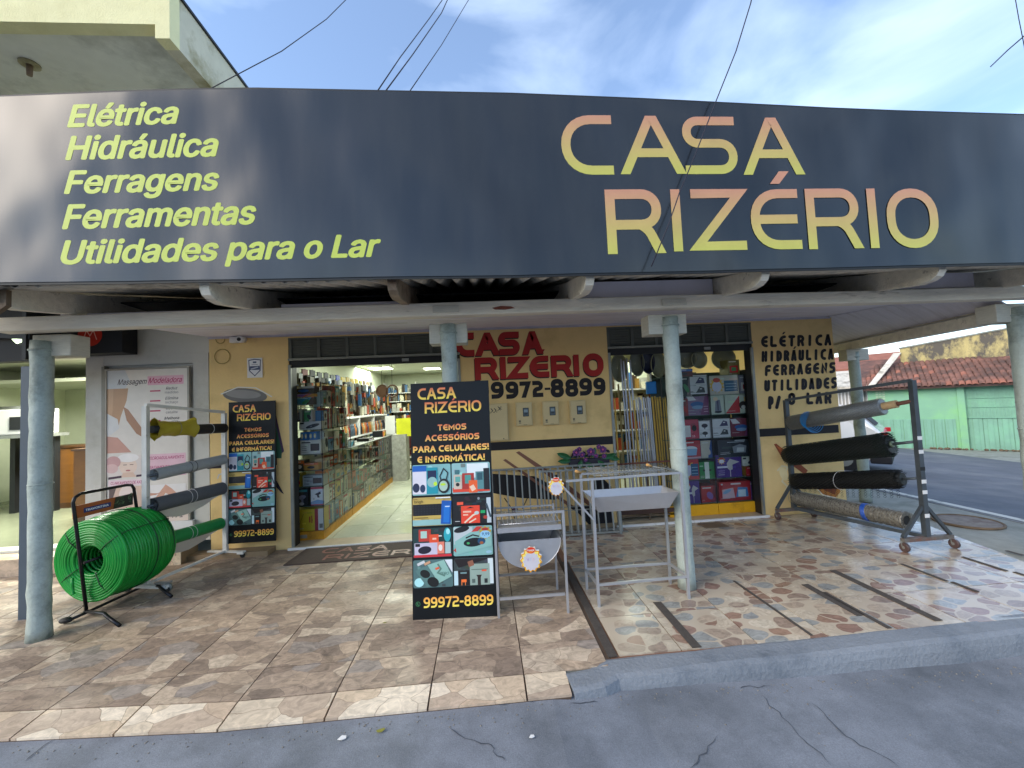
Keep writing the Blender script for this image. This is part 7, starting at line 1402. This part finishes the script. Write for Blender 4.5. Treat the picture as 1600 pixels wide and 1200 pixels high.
A.poly(P((.0, .44), (.42, .44), (.42, .30), (.0, .31)), '#dccfc8'); A.ell(.26*w, .37*h, .11*w, .055*h, '#e6cdbc'); A.ell(.26*w, .425*h, .13*w, .028*h, '#ece6e2'); A.poly(P((.2, .33), (.32, .33), (.36, .30), (.17, .30)), '#dcbba6'); A.rect(.20*w, .378*h, .245*w, .382*h, '#6a4438'); A.rect(.28*w, .378*h, .325*w, .382*h, '#6a4438'); A.ell(.26*w, .343*h, .03*w, .005*h, '#b86a68'); A.ell(.08*w, .40*h, .09*w, .04*h, '#c99a98'); A.ell(.06*w, .36*h, .08*w, .03*h, '#d9b4b0')
A.poly(P((.02, .305), (.18, .312), (.18, .298), (.02, .29)), '#3c1f38'); A.poly(P((.36, .312), (.5, .315), (.5, .303), (.36, .298)), '#3c1f38')
A.rect(.47*w, .295*h, .97*w, .44*h, '#e2b9c4'); A.text('MICROAGULHAMENTO', .50*w, .405*h, .019*h, '#b02a68', w=.45*w, bold=.015, shear=.2); A.text('TRATAMENTO DE ACNE', .50*w, .345*h, .018*h, '#b02a68', w=.46*w, bold=.015, shear=.2); A.text('E MELASMA', .50*w, .312*h, .018*h, '#b02a68', w=.22*w, bold=.015, shear=.2)
A.rect(.02*w, .245*h, .42*w, .285*h, '#e6cdd2'); A.text('CLAREAMENTO DE AXILAS', .05*w, .256*h, .018*h, '#b02a68', w=.44*w, bold=.015, shear=.2)
A.poly(P((.03, .06), (.44, .06), (.46, .24), (.03, .24)), '#d2b4a2'); A.poly(P((.03, .24), (.12, .24), (.06, .14), (.03, .14)), '#5c4a48'); A.ell(.26*w, .19*h, .11*w, .06*h, '#e6d4cc'); A.poly(P((.5, .06), (.97, .06), (.97, .24), (.5, .24)), '#e8e2de'); A.poly(P((.5, .14), (.6, .16), (.72, .24), (.80, .21), (.95, .13), (.93, .12), (.72, .185), (.62, .11), (.5, .10)), '#d29f88'); A.poly(P((.5, .19), (.62, .185), (.72, .20), (.6, .175), (.5, .17)), '#c28e78')
A.poly(P((0, 0), (1, 0), (1, .10), (0, .10)), '#dccbbd'); A.text('Arqu', .22*w, .085*h, .022*h, '#3c3836', bold=.01); A.text('(61) 9 8422-4491', .15*w, .022*h, .034*h, '#2c2a2a', w=.78*w, bold=.008); A.ell(.08*w, .036*h, .03*w, .013*h, '#3fae5c'); A.line(P((.068, .041), (.078, .034), (.092, .031)), .004, '#e8f0e8')
A.build('poster_print', PO)
# black lit sign box with red disc, and lit emblem at the left edge
NS = thing('black_sign_box', 'black sign box with a red round emblem under the beam at left', 'sign', (-4.3, WY-.2, 2.3)); rbox('box', -5.6, -3.93, WY-.22, WY-.02, 2.315, 2.80, M_BLK, NS)
A = Art((-4.26, WY-.2206, 2.52), eps=.0005); A.ell(0, 0, .125, .125, '#c8301c', n=32); A.line([(-.07, -.055), (-.035, .05), (0, -.01), (.035, .05), (.07, -.055)], .010, '#f0b8a8'); A.build('red_emblem', NS)
AP = oy(33, 515, 4.2); NS2 = thing('lit_emblem_sign', 'dark sign box with glowing white apple emblem crossed by a dark bar at far left', 'sign', (AP.x, 4.2, AP.z-.2))
rbox('box', AP.x-1.3, AP.x+.13, 4.22, 4.34, AP.z-.30, AP.z+.32, M_BLK, NS2)
em = MB(); s_ = .105; lf = [(.10, .14), (.02, .12), (-.03, .03), (.05, .06), (.10, .12)]
ap = [(0, .0), (.14, .045), (.24, .0), (.27, -.08), (.22, -.2), (.12, -.31), (.04, -.28), (-.04, -.28), (-.12, -.31), (-.22, -.2), (-.27, -.08), (-.24, .0), (-.14, .045)]
k_ = .42
em.prism([(AP.x+x*k_, 4.219, AP.z+y*k_) for x, y in ap], (0, -1, 0), .012); em.prism([(AP.x+x*k_, 4.219, AP.z+.03+y*k_) for x, y in [(-.02, .08), (.0, .17), (.07, .25), (.10, .26), (.09, .17), (.03, .09)]], (0, -1, 0), .012)
em.build('glowing_emblem', M_APPLE, NS2)
MB().bar((AP.x-1.4, 4.12, AP.z+.03), (AP.x+.14, 4.16, AP.z-.075), .05, .06).build('dark_crossbar', M_DARK, NS2); rbox('support', AP.x+.09, AP.x+.125, 4.12, 4.218, AP.z-.3, AP.z+.5, M_DARK, NS2)
# underside behind the sign, left of the porch: boards in one dark brown tone
rbox('porch_ceiling_left', -9, -3.17, 2.9, WY-.005, 2.95, 3.0, mat('dark_brown_boards', '#2a2724', .8), kind='structure')
# upper storey overhang of the neighbour
UB = thing('concrete_overhang', 'pale yellow concrete overhang of the upper storey above the sign at left', 'building', (-4.5, 4.6, 4.9))
yU = 4.2; cA = oy(265, 60, yU); cT = oy(305, 2, yU); cL = oy(247, 38, yU); cL2 = oy(247, 60, yU); c0_ = oy(0, 56, yU)
ex = cA.x; zb = cA.z; zs_ = cL.z; fr = MB()
rbox('front_fascia', -12, ex-.14, yU, yU+.14, zs_, zs_+1.5, M_YW2, UB); rbox('front_lip', ex-.139, ex, yU, yU+.14, zb, zs_+1.5, M_YW2, UB)
rbox('side_fascia', ex-.14, ex-.001, yU+.141, 12, zb+.002, zs_+.42, M_OLDW, UB); rbox('slab', -12, ex-.141, yU+.141, 12, zs_+.08, zs_+.25, mat('grey_white_soffit', '#dddcd4', .8, var=.05, dirt='#8f8e86', dscale=.8), UB); rbox('roof_edge', ex-.15, ex+.02, yU+.142, 12, zs_+.421, zs_+.45, M_DARK, UB)
rbox('upper_wall', -12, ex-.5, 6.2, 12, 3.41, zs_+.079, M_YW2, UB)
p = oy(46, 128, yU+.6); lx_, lz_ = p.x, zs_+.08; t = thing('bare_bulb_socket', 'bare bulb holder under the concrete overhang', 'lamp', (lx_, yU+.6, lz_-.15)); MB().cyl((lx_, yU+.6, lz_-.02), (lx_, yU+.6, lz_-.001), .09, n=20).build('rose', M_OLDW, t); MB().cyl((lx_, yU+.6, lz_-.14), (lx_, yU+.6, lz_-.021), .025, .03, 12).build('socket', mat('brown_socket', '#7d6a58', .5), t)
# ================================================================== across the side street
uG = (Vector((13.1, 10.25, 0))-Vector((12.3, 12.75, 0))).normalized()      # along the facade, towards the right of the picture
def base_pt(px, py): return osl(px, py)
g1, g2 = base_pt(1405, 700), base_pt(1585, 712); uG = Vector((g2.x-g1.x, g2.y-g1.y, 0)).normalized(); nG = Vector((uG.y, -uG.x, 0))
if nG.dot(CC-g1) < 0: nG = -nG
G0 = Vector((g1.x, g1.y, 0))
def fg(px, py, off=0.0): return opl(px, py, G0+nG*off, nG)
def sG(p): return (p-G0).dot(uG)
sL = sG(fg(1362, 690)); sR = sL+9.5; zg = g1.z-.05
def gpnt(s_, off, z): p = G0+uG*s_+nG*off; return (p.x, p.y, z)
def gbox(s0, s1, o0, o1, z0, z1): return MB().add([gpnt(s_, o_, z) for s_ in (s0, s1) for o_ in (o0, o1) for z in (z0, z1)], BOXF)
zE = fg(1500, 603).z; GH = thing('green_house', 'low green house with clay tile roof and metal sheet gates across the side street', 'house', gpnt((sL+sR)/2, -1, zg))
sC = sG(fg(1497, 640)); sC2 = sG(fg(1509, 640)); zM = fg(1430, 655).z
gbox(sL, sC, -.2, 0, zg, zE).build('wall', M_GRN, GH); gbox(sC+.001, sC2, -.2, .05, zg, zE).build('corner_pier', M_GRN, GH); gbox(sC2+.001, sR, -.2, -.12, zg, zE).build('gate_back', M_GRNM, GH)
gp_ = []; k = 0; s_ = sL+.15
while s_ < sC-.2:
    gbox(s_, s_+.27, .0, .025, zg+.03, zM).build('sheet_panel', M_GRNM, GH); gbox(s_+.08, s_+.19, .026, .05, zg+.03, zM-.02).build('sheet_rib', M_GRNM, GH)
    s_ += .285
s_ = sC2+.05
while s_ < sR:
    gbox(s_, s_+.33, -.118, -.09, zg+.02, zM+.02).build('sheet_panel', M_GRNM, GH); gbox(s_+.10, s_+.23, -.089, -.07, zg+.04, zM).build('sheet_rib', M_GRNM, GH)
    s_ += .35
s_ = sC2+.06
while s_ < min(sR, sC2+3.2):
    gbox(s_, s_+.02, -.118, -.10, zM+.03, zE-.02).build('gate_bar', M_GRNM, GH); s_ += .085
for z in (zM+.05, zM+(zE-zM)*.35, zM+(zE-zM)*.62, zE-.05): gbox(sC2+.03, sR, -.10, -.085, z-.012, z+.012).build('gate_rail', M_GRNM, GH)
gbox(sC2+.01, sR, -.119, -.05, zM+.021, zM+.045).build('gate_rail', MC['green_painted_metal'], GH)
v0 = sG(fg(1367, 620)); 
for i in range(3):
    for j in range(4): gbox(v0+.03+i*.1, v0+.11+i*.1, .001, .02, zE-.42+j*.09, zE-.36+j*.09).build('vent_brick', mat('pale_vent', '#a9bfa4', .8), GH)
# clay tile roof: slope going up and back
zT = fg(1490, 563, -1.9).z; o1_ = -1.9; zR0 = zE+.02
rise = (zT-zR0)/(-.35-o1_ if False else 2.25)
gbox(sL-.45, sR, -.1, .32, zE-.015, zE+.005).build('eave_board', M_DARK, GH)
nR, tw = 9, .16; cols_ = int((sR-sL+.4)/tw); q = random.Random(8); made = 0; rest = MB()
def tile_v(s_, r_):
    o_ = .36-r_*.257; z = zR0+(.36-o_)*rise; o2 = o_-.28; z2 = zR0+(.36-o2)*rise; vs = []
    for oo, zz in ((o_, z), (o2, z2)):
        for k in range(5): a_ = math.pi*k/4; vs.append(gpnt(s_+.073-.073*math.cos(a_)-r_*.05, oo, zz+.02+.04*math.sin(a_)))
    n0 = len(vs); vs += [(x, y, z_-.012) for x, y, z_ in vs[:5]]
    return vs, [(k, k+1, 5+k+1, 5+k) for k in range(4)]+[(k, 10+k, 11+k, k+1) for k in range(4)]
rf = MB().add([gpnt(s_, o_, z) for s_ in (sL-.5, sR) for o_, z in ((.30, zR0-.01), (.36-nR*.33, zR0+nR*.33*rise-.03), (.36-nR*.33, zR0+nR*.33*rise-.08), (.30, zR0-.06))], [(0, 1, 2, 3)[::-1], (4, 5, 6, 7), (0, 4, 5, 1)[::-1], (3, 7, 6, 2), (0, 3, 7, 4), (1, 5, 6, 2)]).build('roof', MC['weathered_clay_tile'], GH)
for r_ in range(nR):
    for c_ in range(cols_):
        s_ = sL-.45+c_*tw+r_*.03; cut = r_*.13      # left hip runs back
        if s_ < sL-.45+cut: continue
        vs, fs = tile_v(s_+q.uniform(-.01, .01), r_)
        if made < 300 and s_ < sL+5.6: MB().add(vs, fs, True).build('roof_tile', M_TERRA2 if (q.random() < .08 or (r_ == 0 and c_ > cols_*.3 and q.random() < .6)) else M_TERRA, rf); made += 1
# broken grey flashing at the left hip
MB().prism([gpnt(sL+.05, .2, zR0+.12), gpnt(sL+.25, .2, zR0+.12), gpnt(sL+1.1, -1.95, zR0+.15+nR*.33*rise), gpnt(sL+.85, -1.95, zR0+.15+nR*.33*rise)], (0, 0, 1), .03).build('grey_flashing', M_FIB, GH)
# stained parapet wall behind
PW = thing('stained_parapet', 'tall stained yellow wall with flaking paint behind the clay roof', 'wall', gpnt(sL+4, -2.2, zg)); za = fg(1410, 545, -2.0).z; zb_ = fg(1570, 515, -2.0).z; sp0 = sG(fg(1407, 560, -2.0))
MB().add([gpnt(s_, o_, z) for s_, z1_ in ((sp0, za), (sG(fg(1570, 515, -2.0)), zb_), (sR+1, zb_+.25)) for o_ in (-2.0, -2.2) for z in (zg, z1_)], [(0, 1, 5, 4), (4, 5, 9, 8), (2, 6, 7, 3), (6, 10, 11, 7), (1, 3, 7, 5), (5, 7, 11, 9), (0, 2, 3, 1), (8, 9, 11, 10)]).build('wall', M_STAIN, PW)
MB().add([gpnt(s_, o_, z+dz) for s_, z in ((sp0-.03, za), (sG(fg(1570, 515, -2.0)), zb_), (sR+1, zb_+.25)) for o_ in (-1.97, -2.23) for dz in (.001, .06)], [(0, 1, 5, 4), (4, 5, 9, 8), (2, 6, 7, 3), (6, 10, 11, 7), (1, 3, 7, 5), (5, 7, 11, 9), (0, 2, 3, 1), (8, 9, 11, 10)]).build('coping', M_CONC, PW)
# far pavement in front of the green house
fk = [osl(1390, 722), osl(1600, 736)]; of_ = (Vector((fk[0].x, fk[0].y, 0))-G0).dot(nG)
MB().add([gpnt(s_, o_, z) for s_ in (-8, 14) for o_, z in ((0.02, zg+.06), (of_, zg+.20-.02), (of_+.12, zg+.18), (of_+.13, zg-.3), (0.02, zg-.4))], [(0, 5, 6, 1), (1, 6, 7, 2), (2, 7, 8, 3), (3, 8, 9, 4), (0, 1, 2, 3, 4), (5, 9, 8, 7, 6)]).build('far_pavement', M_CONC, kind='structure')
rb = MB(); q = random.Random(3)
for k in range(60): s_ = q.uniform(1.2, 5.2); rb.sphere(gpnt(sL+s_, .12+q.uniform(0, .12), zg+.10), q.uniform(.02, .07), 6, 4, (1, 1, .7))
rb.build('rubble', M_DKW, None, label='low heap of rubble at the foot of the green wall', kind='stuff')
# white barred gate house and small far roofs left of it
WH = thing('white_gate_house', 'white house with vertical white bars seen between pillar and wall', 'house', gpnt(sL-1.5, -.4, zg))
sw0 = sL-4.2; zW = fg(1330, 610).z
gbox(sw0, sL-.02, -.6, -.45, zg, zW+.1).build('wall', mat('dim_white_wall', '#a9a7a4', .8), WH); gbox(sw0, sL-.02, -.449, -.40, zg, zg+.5).build('low_wall', M_WW, WH)
s_ = sw0+.05
while s_ < sL-.05: gbox(s_, s_+.045, -.43, -.39, zg+.5, zW).build('gate_bar', M_WHITE, WH); s_ += .12
gbox(sw0, sL-.02, -.44, -.385, zg+1.02, zg+1.07).build('gate_rail', M_WHITE, WH); gbox(sw0, sL-.03, -.44, -.38, zW+.001, zW+.07).build('gate_rail', M_WHITE, WH)
zf = zW+.08
MB().add([gpnt(s_, o_, z) for s_ in (sw0, sL+.7) for o_, z in ((.1, zf+.08), (-2.6, zf+.85), (-2.6, zf+.75), (.1, zf))], [(0, 1, 2, 3)[::-1], (4, 5, 6, 7), (0, 4, 5, 1)[::-1], (3, 7, 6, 2), (0, 3, 7, 4), (1, 5, 6, 2)]).build('grey_roof', M_FIB, WH)
MB().add([gpnt(s_, o_, z) for s_ in (sw0-1, sL+1.2) for o_, z in ((-4.0, zf+1.0), (-6, zf+1.75), (-6, zf-1), (-4.0, zf-1))], [(0, 1, 2, 3)[::-1], (4, 5, 6, 7), (0, 4, 5, 1)[::-1], (3, 7, 6, 2), (0, 3, 7, 4), (1, 5, 6, 2)]).build('far_red_roof', M_TERRA2, WH)
po_ = thing('election_poster', 'small white and blue poster seen under the top mesh roll', 'poster', gpnt(sL-1.2, -.36, zg+1)); ca, cb = fg(1319, 655, -.36), fg(1338, 666, -.36)
MB().add([gpnt(s_, o_, z) for s_ in (sG(ca), sG(cb)) for o_ in (-.37, -.36) for z in (cb.z-.02, ca.z+.02)], BOXF).build('sheet', M_WHITE, po_); MB().add([gpnt(s_, o_, z) for s_ in (sG(ca)+.02, sG(cb)-.02) for o_ in (-.359, -.355) for z in (cb.z-.01, cb.z+.09)], BOXF).build('blue_band', mat('poster_blue', '#34507f', .5), po_)
# white car tail, half hidden by the black roll
cp = osl(1391, 741); fw = -uG    # car points away up the street
CR_ = thing('parked_car', 'rear corner of a white car with red tail lamp behind the black mesh roll', 'car', (cp.x, cp.y, gz(cp.x)))
def carp(l_, s_, z): p = Vector((cp.x, cp.y, 0))+fw*l_-nG*s_*1.0; return (p.x, p.y, gz(cp.x)+z)
side = [(0, .28), (-.02, .55), (.06, .86), (.16, .98), (.55, 1.42), (.95, 1.50), (2.3, 1.46), (2.95, 1.02), (3.8, .88), (3.95, .6), (3.95, .28)]
wdt = [0, .0, .0, .02, .16, .2, .2, .06, .0, .0, 0]
sec = []
for (l_, z), ww in zip(side, wdt): sec.append((l_, z, ww))
vs = [carp(l_, -.1+w2, z) for l_, z, w2 in sec]+[carp(l_, 1.55-w2, z) for l_, z, w2 in sec]; k = len(sec)
MB().add(vs, [tuple(range(k)), tuple(range(k, 2*k))[::-1]]+[(i, k+i, k+(i+1) % k, (i+1) % k) for i in range(k)], False).build('body', M_CARW, CR_, bevel=.05)
vs = [carp(*p) for p in ((.22, .30, 1.02), (.22, 1.20, 1.02), (.53, 1.10, 1.38), (.53, .4, 1.38))]; MB().prism([Vector(v)-fw*.03 for v in vs], -fw, .012).build('rear_window', M_BLK, CR_)
for s_ in (-.09, 1.4): MB().add([carp(l_, ss, z) for l_ in (-.02, .08) for ss in (s_, s_+.10) for z in (.80, .90)], BOXF).build('tail_lamp', M_RED, CR_)
MB().add([carp(l_, ss, z) for l_ in (-.06, .3) for ss in (-.12, 1.57) for z in (.22, .40)], BOXF).build('bumper', M_BLK, CR_, bevel=.03)
for l_ in (.75, 3.2):
    for s_ in (-.12, 1.42): a_ = Vector(carp(l_, s_, .30)); b_ = Vector(carp(l_, s_+.16, .30)); wv = MB().cyl(a_, b_, .30, n=24).build('wheel', M_BLK, CR_); MB().cyl(a_+(a_-b_)*.05, b_, .17, n=16).build('rim', M_GALV, wv)
# house row across the main street, behind the viewer: gives the glossy sign and wet tiles something real to mirror
def opposite(name, lab, x0, x1, y, z, c, roofc, nw):
    t = thing(name, lab, 'house', ((x0+x1)/2, y, -.3)); rbox('wall', x0, x1, y-6, y, -.3, z, mat('facade_'+c[1:], c, .85, dirt='#8a8378', dscale=.6, dlo=.5, dhi=.9), t)
    MB().add([(x, yy, zz) for x in (x0-.4, x1+.4) for yy, zz in ((y+.5, z), (y-3, z+1.4), (y-6.5, z))], [(0, 1, 4, 3), (1, 2, 5, 4), (0, 3, 5, 2), (0, 2, 1), (3, 4, 5)]).build('roof', mat('roof_'+roofc[1:], roofc, .85, var=.2), t)
    for i in range(nw): xx = x0+(x1-x0)*(i+.5)/nw; rbox('window' if i != nw//2 else 'door', xx-.5, xx+.5, y+.001, y+.05, .9 if i != nw//2 else -.2, 2.1, M_DARK, t)
opposite('opposite_house', 'beige house across the main street behind the viewer, farther left', -18, -6.5, -19, 3.3, '#b9a68a', '#7d4a3c', 3)
opposite('opposite_house', 'white house across the main street behind the viewer, in the middle', -4.5, 6, -20, 2.9, '#b8b6ae', '#8a5a48', 3)
opposite('opposite_house', 'pale green house across the main street behind the viewer, farther right', 8, 19, -19.5, 3.1, '#93a894', '#74483c', 3)
